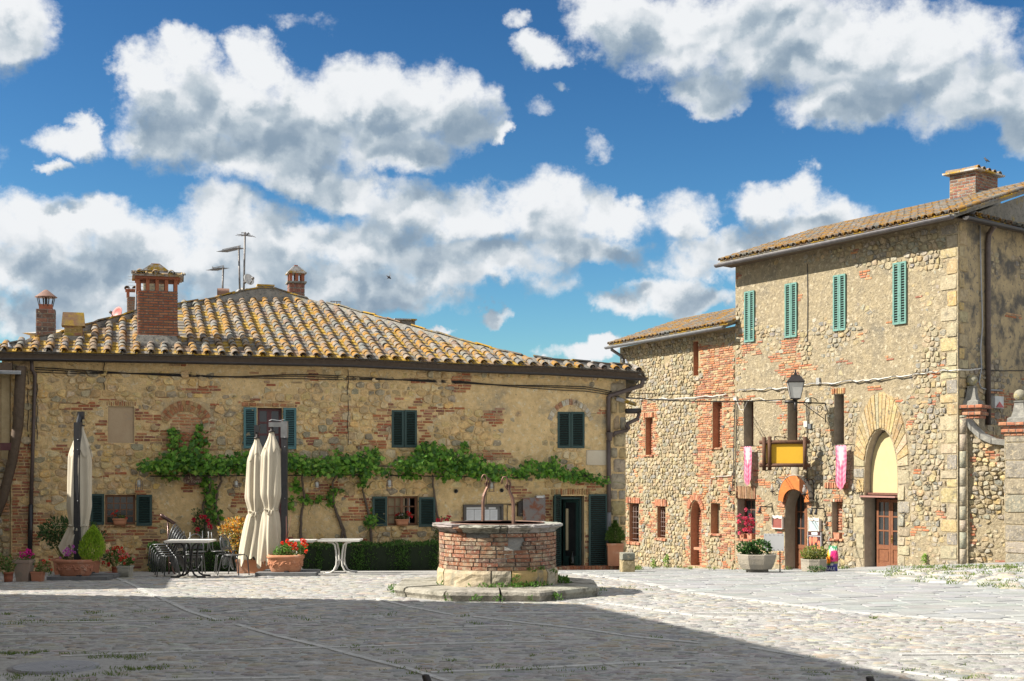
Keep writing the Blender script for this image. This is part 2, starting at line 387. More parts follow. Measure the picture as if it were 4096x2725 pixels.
def masonry(fr, parent, s0, s1, z0, z1, holes, ds, dz, seed, bricks, plasters, pthr, relief, stmat, brmat, pal=STC, patch=.16, lim=300, blim=300, avoid=(), gap=.010, wts=None, clipo=None):
    R = random.Random(seed); st = []; br = []
    off = Vector((seed * 7.3, 3.1, 0))
    def pl(s, z):                                        # how far this spot is plastered over
        v = noise.noise(Vector((s * .55, z * .55, 0)) + off) * .5 + .5; v += noise.noise(Vector((s * 1.9, z * 1.9, 4)) + off) * .25
        x, y = fr.px(s, z)
        for (a, b, c, d, w) in plasters:
            if a <= x <= c and b <= y <= d: v += w * min(1, min(x - a, c - x, y - b, d - y) / 25.)
        return v
    def isbrick(s, z):
        x, y = fr.px(s, z); x += noise.noise(Vector((s * 3, z * 3, 1)) + off) * 30; y += noise.noise(Vector((s * 3, z * 3, 9)) + off) * 22
        for (a, b, c, d, w) in bricks:
            if a <= x <= c and b <= y <= d and (noise.noise(Vector((s * 2.6, z * 2.6, 2)) + off) * .9 + .5) < w: return True
        return noise.noise(Vector((s * 1.15, z * 2.6, 7)) + off) * .5 + .5 > 1 - patch - .14
    allh = list(holes) + list(avoid)
    for c in cells(s0, s1, z0, z1, ds, dz, seed=seed):
        m = cen(c)
        if not (s0 < m[0] < s1 and z0 < m[1] < z1) or isbrick(*m): continue
        p = pl(*m)
        if p > pthr + R.uniform(-.1, .1): continue
        if clipo and not clipo(*m): continue
        c = cut(c, allh)
        if not c or area(c) < .004: continue
        for (nx, ny, cc) in ((-1, 0, -s0), (1, 0, s1)): c = clip(c, nx, ny, cc)
        if len(c) < 3: continue
        deep = sstep(pthr, pthr - .25, p); g = gap + (1 - deep) * .02 + R.uniform(0, .008)
        q = rounded(shrink(c, g)); col = R.choices(pal, wts)[0] if wts else R.choice(pal)
        vs, fs, cc = pillow(q, relief * (.25 + .75 * deep) * R.uniform(.6, 1.3), R, col=jitcol(R, col)); st.append((area(q), vs, fs, cc))
    for (a, b, c, d) in brickcells(s0 + .01, s1 - .01, z0, z1, R):
        mx_, mz = (a + b) / 2, (c + d) / 2
        if not isbrick(mx_, mz) or R.random() < .06: continue
        if pl(mx_, mz) > pthr + .55: continue
        if clipo and not clipo(mx_, mz): continue
        q = cut(rectp(a, b, c, d), allh)
        if not q or area(q) < .003: continue
        xs = [t[0] for t in q]; zs = [t[1] for t in q]
        br.append(brickpiece(R, min(xs), max(xs), min(zs), max(zs), relief * R.uniform(.3, .7), jitcol(R, R.choice(BRC), .16)))
    emit(st, 'stone', 'small_stones', stmat, parent, fr.M, lim, sm=False)
    emit(br, 'brick', 'small_bricks', brmat, parent, fr.M, blim, sm=False)
M_ST = mat('rubble_stone', (1.05, 1.05, 1.05), (.72, .70, .66), 9, .92, .9, 26, attr=True, c3=(.11, .10, .08), s3=5, t3=(.52, .72), bdist=.03, speck=((.46, .38, .25), 13, .54, .68), pits=((.10, .08, .055), 20, .60, .72))
M_SL = mat('shade_lifted_stone', (1.62, 1.46, 1.18), (1.06, .95, .76), 9, .92, .9, 30, attr=True, c3=(.13, .12, .095), s3=6, t3=(.54, .72), bdist=.03, speck=((.66, .56, .38), 14, .56, .70), pits=((.12, .10, .07), 24, .62, .74))  # rubble stone copy, colour lightened to make up for shade on this front
M_BR = mat('weathered_brick', (.96, .93, .90), (.60, .60, .60), 11, .92, .7, 45, attr=True, c3=(.50, .38, .23), s3=7, t3=(.64, .82), bdist=.012, speck=((.46, .37, .24), 12, .58, .70), pits=((.13, .08, .055), 22, .60, .74))
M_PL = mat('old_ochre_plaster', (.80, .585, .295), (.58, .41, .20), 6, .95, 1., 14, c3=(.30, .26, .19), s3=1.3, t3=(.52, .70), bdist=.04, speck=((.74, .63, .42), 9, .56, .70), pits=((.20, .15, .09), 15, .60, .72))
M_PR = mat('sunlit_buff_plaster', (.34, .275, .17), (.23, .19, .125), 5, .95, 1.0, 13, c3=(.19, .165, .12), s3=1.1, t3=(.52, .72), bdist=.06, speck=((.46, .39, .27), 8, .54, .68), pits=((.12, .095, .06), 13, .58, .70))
M_IRON = mat('dark_iron', (.035, .033, .032), (.06, .05, .045), 20, .55, .2, 60, metal=.6)
M_GUT = mat('brown_painted_metal', (.018, .015, .015), (.03, .024, .022), 8, .45, .1, 60)
M_PIPE = mat('brown_pipe', (.075, .055, .048), (.11, .08, .07), 8, .5, .1, 60)
M_DARK = mat('painted_dark_shade', (.012, .011, .010), (.02, .018, .016), 2, .9, 0)  # near-black colour stands in for shade inside and behind things
M_MORT = mat('grey_mortar', (.30, .285, .25), (.20, .19, .17), 6, .95, .8, 30, c3=(.40, .30, .07), s3=2.2, t3=(.58, .74), bdist=.03, speck=((.10, .10, .09), 14, .55, .7))
# ------------------------------------------------------------------ the low house with the vine (faces the square)
FL = Frame((-HX / F * 30, 30), (.958, .286))
HOUSE = thing('stone_house', 'long low rubble stone house with lichen covered tile roof and dark green shutters', 'house', FL.w(0, -.5, 0))
sL0 = FL.hit(44, 1900)[0]; sL1 = FL.hit(2503, 1900)[0]
GUT = [(-150, 1427), (0, 1429), (700, 1441), (1400, 1456), (1850, 1477), (2200, 1489), (2440, 1502), (2585, 1512)]
OV = .24
ES = [FL.hit(x, y - 22, OV) for x, y in GUT]
def zeave(s):
    for i in range(len(ES) - 1):
        if s <= ES[i + 1][0] or i == len(ES) - 2:
            return lerp(ES[i][1], ES[i + 1][1], (s - ES[i][0]) / (ES[i + 1][0] - ES[i][0]))
SLP = .35
def roofpt(s, b): return FL.w(s, zeave(s) + SLP * b, OV - b)
def roofhit(px, py):
    lo, hi = -.2, 12.
    for _ in range(30):
        m = (lo + hi) / 2; s, z = FL.hit(px, py, OV - m)
        if z > zeave(s) + SLP * m: lo = m
        else: hi = m
    return FL.hit(px, py, OV - lo)[0], lo
rr = lambda x0, y0, x1, y1, out=0: FL.r(x0, y0, x1, y1, out)
HOLES_PX = dict(A=(1030, 1632, 1128, 1795), B=(1567, 1642, 1666, 1790), C=(2230, 1650, 2335, 1791), D=(420, 1980, 541, 2100), E=(1550, 1985, 1672, 2103), Fd=(2212, 1984, 2337, 2275), G=(1040, 1960, 1150, 2285), N=(432, 1626, 537, 1772))
HL = {k: rectp(*rr(*v)) for k, v in HOLES_PX.items()}
zb = -1.0
outer = [(sL0, zb), (sL1, zb)] + [(s, zeave(s) - .10) for s in [lerp(sL1, sL0, t / 10) for t in range(11)]]
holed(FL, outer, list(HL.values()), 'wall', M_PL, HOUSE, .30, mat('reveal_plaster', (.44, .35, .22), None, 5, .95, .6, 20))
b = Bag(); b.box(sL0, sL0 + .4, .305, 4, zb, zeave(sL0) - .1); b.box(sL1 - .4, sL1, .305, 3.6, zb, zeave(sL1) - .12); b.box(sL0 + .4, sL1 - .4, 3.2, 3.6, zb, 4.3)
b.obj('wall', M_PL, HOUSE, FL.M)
# room behind the openings, its shade put into the dark colour
b = Bag(); b.box(sL0 + .42, sL1 - .42, 3.0, 3.1, zb, 4.2); b.box(sL0 + .42, sL1 - .42, .32, 3., -.5, -.45); b.obj('room', mat('painted_room_shade', (.05, .045, .04), None, 2, .9, 0), HOUSE, FL.M)
BRK = [(635, 1600, 860, 1800, 1.3), (40, 1760, 128, 2290, .95), (960, 1600, 1190, 1628, .95), (1325, 1640, 1385, 1800, .75), (1500, 1640, 1562, 1795, .95), (1670, 1650, 1730, 1790, .85), (1560, 1600, 1680, 1640, .8),
       (2180, 1965, 2215, 2285, 1.2), (2336, 1975, 2352, 2285, 1.2), (940, 1965, 1000, 2120, 1.1), (1230, 1950, 1330, 2010, .9), (1400, 1990, 1490, 2060, .6), (130, 1990, 220, 2290, .5), (600, 2000, 660, 2200, .35), (1040, 1470, 1260, 1530, .6), (400, 1600, 560, 1626, .9), (540, 1640, 640, 1780, .6), (405, 1640, 432, 1780, .9), (2040, 1940, 2150, 2000, .6), (300, 2105, 640, 2250, .45)]
PLS = [(130, 1440, 2450, 1500, .75), (150, 1495, 640, 1570, .32), (330, 1560, 430, 1800, .2), (1820, 1500, 2440, 1640, .5), (1990, 1620, 2230, 1860, .35), (2330, 1650, 2440, 1980, .4), (610, 1930, 930, 2080, .5), (1730, 1930, 2190, 2110, .35), (2180, 1600, 2400, 1660, .5), (700, 2080, 930, 2200, .3), (250, 1900, 420, 1975, .3)]
# arches and lintels of brick
def arcbricks(fr, parent, px, py, rx0, rx1, ry0, ry1, a0, a1, n, h, matl, pal, name='voussoir', rnd=3, seg=1, base=.012):
    R = random.Random(int(px + py)); out = []
    c = fr.hit(px, py); sc = (fr.hit(px + 10, py)[0] - c[0]) / 10; sz = (c[1] - fr.hit(px, py + 10)[1]) / 10
    for k in range(n):
        t0 = lerp(a0, a1, (k + .035) / n); t1 = lerp(a0, a1, (k + .965) / n); q = []
        for (t, ra, rb) in ((t0, rx0, ry0), (t0, rx1, ry1), (t1, rx1, ry1), (t1, rx0, ry0)):
            j = 1 + R.uniform(-.01, .02); q.append((c[0] + cos(t) * ra * sc * j, c[1] + sin(t) * rb * sz * j))
        q = ccw(q); cc = cen(q); ins = [(cc[0] + (x - cc[0]) * .90, cc[1] + (z - cc[1]) * .94) for x, z in q]; hh = h * R.uniform(.8, 1.2)
        vs = [(x, base, z) for x, z in q] + [(x, -hh, z) for x, z in ins]
        Bag_ = Bag(); Bag_.add(vs, [(i, (i + 1) % 4, 4 + (i + 1) % 4, 4 + i) for i in range(4)] + [(4, 5, 6, 7)], jitcol(R, R.choice(pal), .14)); Bag_.obj(name, matl, parent, fr.M)
def soldier(fr, parent, x0, y0, x1, y1, n, h, pal, matl=M_BR, name='brick'):
    R = random.Random(int(x0 + y0)); s0, s1, z0, z1 = fr.r(x0, y0, x1, y1); w = (s1 - s0) / n
    for k in range(n):
        p = brickpiece(R, s0 + k * w + .006, s0 + (k + 1) * w - .006, z0 + R.uniform(0, .01), z1 + R.uniform(-.012, .012), h * R.uniform(.7, 1.2), jitcol(R, R.choice(pal), .15))
        b = Bag(); b.add(p[1], p[2], p[3]); b.obj(name, matl, parent, fr.M)
OB = [(.52, .24, .11), (.50, .30, .14), (.46, .19, .09), (.55, .36, .18)]
arcbricks(FL, HOUSE, 742, 1712, 72, 96, 66, 92, .25, pi - .25, 24, .03, M_BR, OB, 'brick')
arcbricks(FL, HOUSE, 742, 1716, 96, 112, 96, 114, .45, pi - .45, 14, .022, M_BR, OB, 'brick')
soldier(FL, HOUSE, 2203, 1956, 2362, 1980, 17, .03, OB + [(.56, .42, .24)])
soldier(FL, HOUSE, 965, 1612, 1178, 1628, 7, .02, OB)
soldier(FL, HOUSE, 420, 2102, 545, 2112, 6, .07, OB)
soldier(FL, HOUSE, 425, 1606, 545, 1625, 14, .018, OB)
arcbricks(FL, HOUSE, 2283, 1720, 80, 98, 100, 122, .35, pi - .35, 15, .02, M_ST, [(.60, .55, .45), (.5, .25, .14), (.55, .46, .33)], 'stone')
# corner stones at the street end
R = random.Random(5)
y = 1532
while y < 2275:
    hgt = R.uniform(38, 70); x0 = R.choice([2440, 2452, 2440]); q = FL.r(x0, y, 2503, min(2280, y + hgt - 4))
    parts_ = [(q[0], q[1])] if R.random() < .55 else [(q[0], lerp(q[0], q[1], .5) - .01), (lerp(q[0], q[1], .5) + .01, q[1])]
    for (a, c_) in parts_:
        vs, fs, cc = pillow(rounded(rectp(a + .01, c_ - .004, q[2], q[3]), .12), .05, R, top=.86, col=jitcol(R, R.choice([(.42, .37, .27), (.50, .40, .24), (.36, .33, .26), (.48, .37, .19)])))
        bb = Bag(); bb.add(vs, fs, cc, 0, True); bb.obj('stone', M_ST, HOUSE, FL.M)
    y += hgt
AV = [rectp(*rr(650, 1596, 838, 1718)), rectp(*rr(2200, 1955, 2362, 1982)), rectp(*rr(2438, 1530, 2503, 2285)), rectp(*rr(2343, 1800, 2430, 1862)), rectp(*rr(965, 1611, 1178, 1629)), rectp(*rr(2190, 1598, 2380, 1650)), rectp(*rr(420, 1605, 550, 1628)), rectp(*rr(420, 2100, 545, 2113))]
# bricks laid inside the blind arch
R = random.Random(11); zz = FL.r(680, 1640, 805, 1800)
for (a, c_, d, e_) in brickcells(zz[0], zz[1], zz[2], zz[3], R):
    sx, sy = FL.px((a + c_) / 2, e_)
    if ((sx - 742) / 70) ** 2 + ((min(sy, 1712) - 1712) / 64) ** 2 < .98:
        p = brickpiece(R, a, c_, d, e_, .012, jitcol(R, R.choice([(.62, .30, .15), (.60, .34, .19), (.52, .23, .11)]))); bb = Bag(); bb.add(p[1], p[2], p[3]); bb.obj('brick', M_BR, HOUSE, FL.M)
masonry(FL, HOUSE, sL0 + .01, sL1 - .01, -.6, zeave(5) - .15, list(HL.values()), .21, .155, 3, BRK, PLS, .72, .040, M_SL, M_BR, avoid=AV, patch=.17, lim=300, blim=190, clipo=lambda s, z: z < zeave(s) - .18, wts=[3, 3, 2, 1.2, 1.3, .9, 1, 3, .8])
# the sunk plaster panel of the walled-up window
s0, s1, z0, z1 = rr(432, 1626, 537, 1772)
Bag().box(s0, s1, .045, .1, z0, z1).obj('blocked_window', mat('smooth_pink_plaster', (.50, .385, .25), (.44, .32, .20), 3, .95, .5, 18, c3=(.36, .33, .28), s3=3, t3=(.62, .75), speck=((.40, .18, .10), 5, .66, .8)), HOUSE, FL.M)
# stone plaque
s0, s1, z0, z1 = rr(2343, 1800, 2430, 1862)
vs, fs, cc = pillow(rounded(rectp(s0, s1, z0, z1), .06), .03, random.Random(1), top=.96); bb = Bag(); bb.add(vs, fs, (1, 1, 1)); bb.obj('wall_plaque', mat('pale_plaque', (.62, .55, .42), (.56, .47, .34), 3, .8, .2, 30), HOUSE, FL.M)
# ---- roof: flat pan tiles with round cover tiles
M_TC = mat('cover_tile', (.60, .59, .58), (.36, .35, .34), 9, .9, .8, 30, attr=True, c3=(.30, .15, .015), s3=2.2, t3=(.49, .57), bdist=.012, speck=((.11, .105, .095), 14, .52, .66))
M_TP = mat('pan_tile', (.52, .50, .48), (.32, .31, .31), 8, .9, .6, 30, attr=True, c3=(.38, .23, .018), s3=1.6, t3=(.48, .55), bdist=.01, speck=((.15, .145, .13), 12, .54, .68))
TCOL = [(.42, .35, .28), (.40, .28, .20), (.43, .40, .35), (.35, .34, .32), (.44, .30, .19), (.30, .295, .28), (.44, .41, .36)]
def cover_mesh(r0, r1, L, col, th=.016, n=7):
    b = Bag(); vs = []
    for (y, r) in ((0, r0), (L, r1)):
        for rr_ in (r, r - th):
            for k in range(n + 1):
                a = pi * k / n; vs.append((cos(a) * rr_, y, sin(a) * rr_ * .92 - .01))
    m = n + 1; fs = []
    for k in range(n):
        fs.append((k, k + 1, 2 * m + k + 1, 2 * m + k)); fs.append((m + k + 1, m + k, 3 * m + k, 3 * m + k + 1)); fs.append((k + 1, k, m + k, m + k + 1))
    b.add(vs, fs, col, 0, False); return b
def pan_mesh(w, L, col):
    b = Bag(); h = w / 2
    pr = [(-h, .045), (-h + .02, .045), (-h + .03, .015), (h - .03, .015), (h - .02, .045), (h, .045), (h, 0), (-h, 0)]
    vs = [(x, 0, z) for x, z in pr] + [(x * .94, L, z) for x, z in pr]; n = 8
    b.add(vs, [(k, (k + 1) % n, n + (k + 1) % n, n + k) for k in range(n)] + [tuple(range(n))[::-1]], col); return b
R = random.Random(21)
CV = [cover_mesh(.094, .078, .46, jitcol(R, c, .1)).mesh('cover_tile', M_TC) for c in TCOL for _ in range(2)]
PN = [pan_mesh(.335, .42, jitcol(R, c, .1)).mesh('pan_tile', M_TP) for c in TCOL for _ in range(2)]
def tiles(parent, grid, PTS, lim=300, pans=True, CVm=None, PNm=None):
    """grid: list of (kind, matrix, size); the nearest are objects, the rest joined"""
    for kind, meshes, nm, ml in (('c', CVm or CV, 'cover_tile', M_TC), ('p', PNm or PN, 'pan_tile', M_TP)):
        g = [q for q in grid if q[0] == kind]; g.sort(key=lambda q: q[2]); bag = Bag()
        for i, (_, M, d) in enumerate(g):
            me = meshes[R.randrange(len(meshes))]
            if i < lim: link(nm, me, parent, M)
            else:
                c = me.color_attributes['col'].data[0].color
                bag.add([tuple(M @ v.co) for v in me.vertices], [tuple(p.vertices) for p in me.polygons], tuple(c)[:3], 0, False)
        if bag.v: bag.obj(nm + 's', ml, parent, I4, kind='stuff')
def basis(o, x, y, sc=1):
    x = x.normalized(); y = (y - x * y.dot(x)).normalized(); z = x.cross(y)
    M = Matrix((x, y, z)).transposed().to_4x4(); M.translation = o; return M
TOP = [(-150, 1420), (0, 1392), (148, 1366), (249, 1350), (333, 1328), (440, 1297), (552, 1268), (700, 1234), (742, 1222), (849, 1210), (986, 1204), (1188, 1202), (1306, 1226), (1400, 1256), (1600, 1315), (1850, 1385), (1962, 1411), (2083, 1438), (2200, 1456), (2367, 1469), (2530, 1476), (2575, 1490)]
def polyy(P_, x):
    for i in range(len(P_) - 1):
        if x <= P_[i + 1][0]: return lerp(P_[i][1], P_[i + 1][1], (x - P_[i][0]) / (P_[i + 1][0] - P_[i][0]))
    return P_[-1][1]
TILE_P = .326; grid = []; ROWL = .335
sT0 = FL.hit(-100, 1420, OV)[0]; sT1 = FL.hit(2572, 1495, OV)[0]
n = int((sT1 - sT0) / TILE_P)
CHX = [(540, 1170, 722, 1388)]
for i in range(n + 1):
    s = sT1 - .12 - i * TILE_P
    for j in range(26):
        bh = j * ROWL * .944; p = roofpt(s, bh); x, y = proj(p)
        if x < -60: continue
        if y < polyy(TOP, x) + 2: break
        skip = any(a + 12 < x < c - 12 and b_ < y < d - 14 for a, b_, c, d in CHX)
        p2 = roofpt(s, bh + .3); q = roofpt(s + .1, bh)
        up_ = p2 - p; al = q - p; M = basis(p, al, up_)
        jz = Matrix.Rotation(R.uniform(-.05, .05), 4, 'Z') @ Matrix.Rotation(R.uniform(-.02, .03) - .035, 4, 'X')
        if not skip:
            grid.append(('c', M @ Matrix.Translation((R.uniform(-.012, .012), -.02 + R.uniform(-.02, .02), .055)) @ jz, p.y))
        pc = roofpt(s - TILE_P / 2, bh)
        if proj(pc)[1] > polyy(TOP, proj(pc)[0]) and not skip:
            grid.append(('p', basis(pc, al, up_) @ Matrix.Translation((0, R.uniform(-.015, .015), 0)) @ Matrix.Rotation(-.04 + R.uniform(-.01, .01), 4, 'X'), p.y))
tiles(HOUSE, grid, None)
# roof sheet under the tiles, and the far slope
top3 = []
for x, y in TOP[1:]: s, bb_ = roofhit(x, y); top3.append(roofpt(s, bb_) - Vector((0, 0, .03)))
bot3 = [roofpt(FL.hit(x, 1450, OV)[0], 0) - Vector((0, 0, .03)) for x, y in TOP[1:]]
b = Bag(); m = len(top3); b.add([tuple(v) for v in bot3 + top3], [(i, i + 1, m + i + 1, m + i) for i in range(m - 1)])
bk = [tuple(v + FL.i * 2.6 + Vector((0, 0, -1.3))) for v in top3]; b.add([tuple(v) for v in top3] + bk, [(i, i + 1, m + i + 1, m + i) for i in range(m - 1)])
b.obj('roof', M_MORT, HOUSE)
# mortared hip ridge and small gable with flat clay tiles on top
SKY_ = [(0, 1384), (148, 1350), (249, 1328), (333, 1304), (440, 1276), (552, 1246), (700, 1218), (830, 1201), (985, 1162), (1040, 1153), (1105, 1156), (1150, 1172), (1240, 1198), (1306, 1212), (1400, 1238), (1600, 1293), (1850, 1363), (1962, 1394), (2083, 1424), (2200, 1438), (2367, 1452), (2520, 1464), (2565, 1488)]
rid = Bag(); RID = roof = [o for o in COL.objects if o.name == 'roof'][0]
pr = []
for x, y in SKY_:
    s, bb_ = roofhit(x, polyy(TOP, x) + 3); lo = roofpt(s, bb_); hi = P(x, y, lo.y + .12); pr.append((lo, hi))
for i in range(len(pr) - 1):
    (a, b1), (c, d) = pr[i], pr[i + 1]
    back = FL.i * .45
    vs = [a - Vector((0, 0, .08)), c - Vector((0, 0, .08)), d, b1, d + back, b1 + back, a + back - Vector((0, 0, .3)), c + back - Vector((0, 0, .3))]
    rid.add([tuple(v) for v in vs], [(0, 1, 2, 3), (3, 2, 4, 5), (5, 4, 7, 6)])
rid.obj('ridge_mortar', M_MORT, RID)
PLANK = [Bag().box(-.25, .25, -.03, .40, 0, .035, jitcol(R, c, .1)).mesh('ridge_tile', M_TP) for c in TCOL]
for i in range(len(pr) - 1):
    a, b_ = pr[i][1], pr[i + 1][1]; L = (b_ - a).length; k = max(1, round(L / .48))
    for q in range(k):
        if R.random() < .1: continue
        c = a.lerp(b_, (q + .5) / k) + Vector((0, 0, .005 + .02 * (q % 2)))
        M = basis(c, b_ - a, FL.i) @ Matrix.Rotation(R.uniform(-.05, .05), 4, 'Y'); link('ridge_tile', PLANK[R.randrange(len(PLANK))], RID, M)
# gutter and pipes
def gutter(fr, pts, out, r, parent, material=M_GUT):
    w = [fr.w(*fr.hit(x, y, out), out) if not isinstance(x, Vector) else x for x, y in pts]; b = Bag(); n = 7
    for i in range(len(w) - 1):
        a, c = w[i], w[i + 1]; vs = []
        for p in (a, c):
            for rr_ in (r, r * .86):
                for k in range(n + 1):
                    t = pi + pi * k / n; vs.append(tuple(p + fr.n * (cos(t) * rr_) + Vector((0, 0, sin(t) * rr_))))
        m = n + 1; fs = []
        for k in range(n):
            fs.append((k, k + 1, 2 * m + k + 1, 2 * m + k)); fs.append((m + k + 1, m + k, 3 * m + k, 3 * m + k + 1))
        fs += [(0, m, 3 * m, 2 * m), (n, m + n, 3 * m + n, 2 * m + n)]
        b.add(vs, fs, (1, 1, 1), 0, True)
    for e_ in (w[0], w[-1]):
        b.add([tuple(e_ + fr.n * (cos(pi + pi * k / n) * r) + Vector((0, 0, sin(pi + pi * k / n) * r))) for k in range(n + 1)], [tuple(range(n + 1))])
    return b.obj('gutter', material, parent)
gutter(FL, [(x, y + 4) for x, y in GUT], OV + .06, .062, HOUSE)
b = Bag(); N_ = 40                                       # fascia closing the eaves behind the gutter
for i in range(N_): 
    a, c = lerp(sT0, sT1, i / N_), lerp(sT0, sT1, (i + 1) / N_); b.add([tuple(FL.w(s, z, OV - .03)) for s, z in ((a, zeave(a) - .14), (c, zeave(c) - .14), (c, zeave(c) + .01), (a, zeave(a) + .01))] + [tuple(FL.w(s, z, -.05)) for s, z in ((a, zeave(a) - .14), (c, zeave(c) - .14))], [(0, 1, 2, 3), (4, 5, 1, 0)])
b.obj('fascia', mat('dark_timber', (.08, .055, .035), (.12, .085, .055), 12, .85, .3, 40), HOUSE)
b = Bag()                                                # rafters' soffit board
for i in range(len(GUT) - 1):
    a, c = GUT[i], GUT[i + 1]
    p = [FL.w(*FL.hit(a[0], a[1] + 6, .1), -.02), FL.w(*FL.hit(c[0], c[1] + 6, .1), -.02)]
    vs = [p[0] + FL.n * OV, p[1] + FL.n * OV, p[1], p[0]]; vs += [v + Vector((0, 0, .05)) for v in vs]
    b.add([tuple(v) for v in vs], [(0, 1, 2, 3), (7, 6, 5, 4), (0, 4, 5, 1)])
b.obj('eaves_board', mat('dark_timber', (.08, .055, .035), (.12, .085, .055), 12, .85, .3, 40), HOUSE)
def pipe(fr, pts, r, parent, material, name='downpipe', n=8):
    b = Bag(); w = [fr.w(*fr.hit(x, y, o), o) for x, y, o in pts]; b.tube(w, r, n)
    for i in range(1, len(w) - 1):
        b.ball(tuple(w[i]), r * 1.12, 8, 5)
    return b.obj(name, material, parent)
pipe(FL, [(126, 1440, .2), (128, 1478, .16), (140, 1500, .08), (132, 1760, .08), (124, 2022, .08)], .045, HOUSE, M_PIPE)
pipe(FL, [(124, 2018, .08), (121, 2120, .08), (119, 2262, .08)], .058, HOUSE, mat('glossy_black_pipe', (.018, .018, .02), None, 5, .3, .05))
pipe(FL, [(2570, 1515, .3), (2570, 1532, .3), (2562, 1544, .28), (2440, 1583, .10), (2434, 1592, .09), (2434, 1730, .09)], .058, HOUSE, M_PIPE)
pipe(FL, [(2434, 1760, .09), (2436, 2050, .09)], .058, HOUSE, M_PIPE)
pipe(FL, [(2436, 2050, .10), (2434, 2200, .10)], .062, HOUSE, mat('grey_cast_pipe', (.16, .16, .17), None, 6, .5, .1))
b = Bag(); s0, s1, z0, z1 = rr(2424, 1730, 2452, 1765, .1)
b.lathe([(.06, z0), (.075, z0 + .05), (.11, z1 - .03), (.11, z1)], 8, ((s0 + s1) / 2, -.1, 0)); b.obj('rain_hopper', M_PIPE, HOUSE, FL.M)
pipe(FL, [(2556, 1655, .3), (2550, 1676, .3), (2512, 1694, .2), (2508, 1706, .25), (2514, 1712, .3), (2506, 1722, .2), (2462, 1732, .12), (2450, 1745, .1)], .05, HOUSE, M_PIPE)
b = Bag(); w0 = FL.w(*FL.hit(2503, 1645, .3), .3); b.tube([w0, FL.w(*FL.hit(2562, 1644, .3), .3)], .07, 8); b.obj('gutter', M_GUT, HOUSE)
b = Bag()
p0 = FL.w(*FL.hit(2466, 1595, .05), .05); p1 = FL.w(*FL.hit(2545, 1619, .25), .25)
b.tube([p0, p1], .05, 4); b.obj('pent_tile', M_TP, HOUSE)
# cables along the front
M_CAB = mat('black_cable', (.03, .028, .027), None, 10, .6, 0)
for off, sag in ((0, 0), (7, 3), (-6, -2)):
    b = Bag(); pts = []
    CP = [(140, 1478), (300, 1487), (620, 1498), (900, 1507), (1200, 1505), (1420, 1514), (1700, 1524), (1850, 1529), (2000, 1540), (2200, 1549), (2350, 1556), (2460, 1576)]
    for i in range(60):
        x = lerp(140, 2460, i / 59); pts.append(FL.w(*FL.hit(x, polyy(CP, x) + off * sin(x / 170. + off) + sag, .04), .04))
    b.tube(pts, .011, 4); b.obj('wall_cable', M_CAB, HOUSE)
for (x, y0, y1) in ((112, 1500, 1790), (148, 1520, 1760), (1392, 1480, 1780), (416, 1440, 1560)):
    b = Bag(); b.tube([FL.w(*FL.hit(x + 3 * sin(t * 2.2), lerp(y0, y1, t / 7), .03), .03) for t in range(8)], .009, 4); b.obj('wall_cable', M_CAB, HOUSE)
# ---- shutters and windows
M_DG = mat('dark_green_paint', (.016, .048, .042), (.022, .060, .054), 14, .55, .15, 60, speck=((.05, .08, .07), 30, .62, .8))
M_BG = mat('faded_blue_green_paint', (.055, .15, .16), (.08, .19, .20), 12, .6, .15, 60, speck=((.2, .26, .26), 30, .62, .8))
M_AQ = mat('turquoise_paint', (.135, .275, .235), (.10, .22, .19), 10, .55, .15, 60, speck=((.32, .50, .44), 24, .66, .8))
def shutter(parent, s0, s1, z0, z1, out, matl, M, nslat, st=.055, label=None, th=.035, midrail=False, tilt=.55):
    w = s1 - s0; h = z1 - z0; b = Bag()
    b.box(0, st, -th, 0, 0, h); b.box(w - st, w, -th, 0, 0, h); b.box(st, w - st, -th + .002, -.002, 0, st * 1.25); b.box(st, w - st, -th + .002, -.002, h - st, h)
    if midrail: b.box(st, w - st, -th + .002, -.002, h * .5 - st / 2, h * .5 + st / 2)
    for zz_ in (.15, .85): b.box(-.03, .02, -th - .008, -th, h * zz_ - .01, h * zz_ + .01)
    MM = M @ Matrix.Translation((s0, -out, z0)); o = b.obj('shutter', matl, parent, MM, label=label)
    me = Bag().box(st - .004, w - st + .004, -.020, .020, -.0035, .0035).mesh('slat', matl)
    for k in range(nslat):
        z = lerp(st * 1.3, h - st * 1.1, (k + .5) / nslat)
        link('slat', me, o, MM @ Matrix.Translation((0, -th / 2, z)) @ Matrix.Rotation(tilt, 4, 'X'))
    bk = Bag().box(st - .004, w - st + .004, -.006, -.003, st, h - st); bk.obj('backing', M_DARK, o, MM)  # dark sheet: shade between the slats put into its colour
    return o
def shut_px(fr, parent, x0, y0, x1, y1, out, matl, n, **k):
    s0, s1, z0, z1 = fr.r(x0, y0, x1, y1, out); return shutter(parent, s0, s1, z0, z1, out, matl, fr.M, n, **k)
shut_px(FL, HOUSE, 974, 1630, 1026, 1794, .05, M_BG, 20, label='faded blue-green shutter folded open')
shut_px(FL, HOUSE, 1133, 1632, 1185, 1797, .05, M_BG, 20, label='faded blue-green shutter folded open')
shut_px(FL, HOUSE, 1566, 1641, 1615, 1791, -.02, M_DG, 19); shut_px(FL, HOUSE, 1617, 1641, 1667, 1791, -.02, M_DG, 19)
shut_px(FL, HOUSE, 2229, 1648, 2281, 1793, -.02, M_DG, 18); shut_px(FL, HOUSE, 2283, 1648, 2337, 1793, -.02, M_DG, 18)
shut_px(FL, HOUSE, 362, 1976, 417, 2100, .06, M_DG, 15); shut_px(FL, HOUSE, 545, 1979, 608, 2104, .06, M_DG, 15)
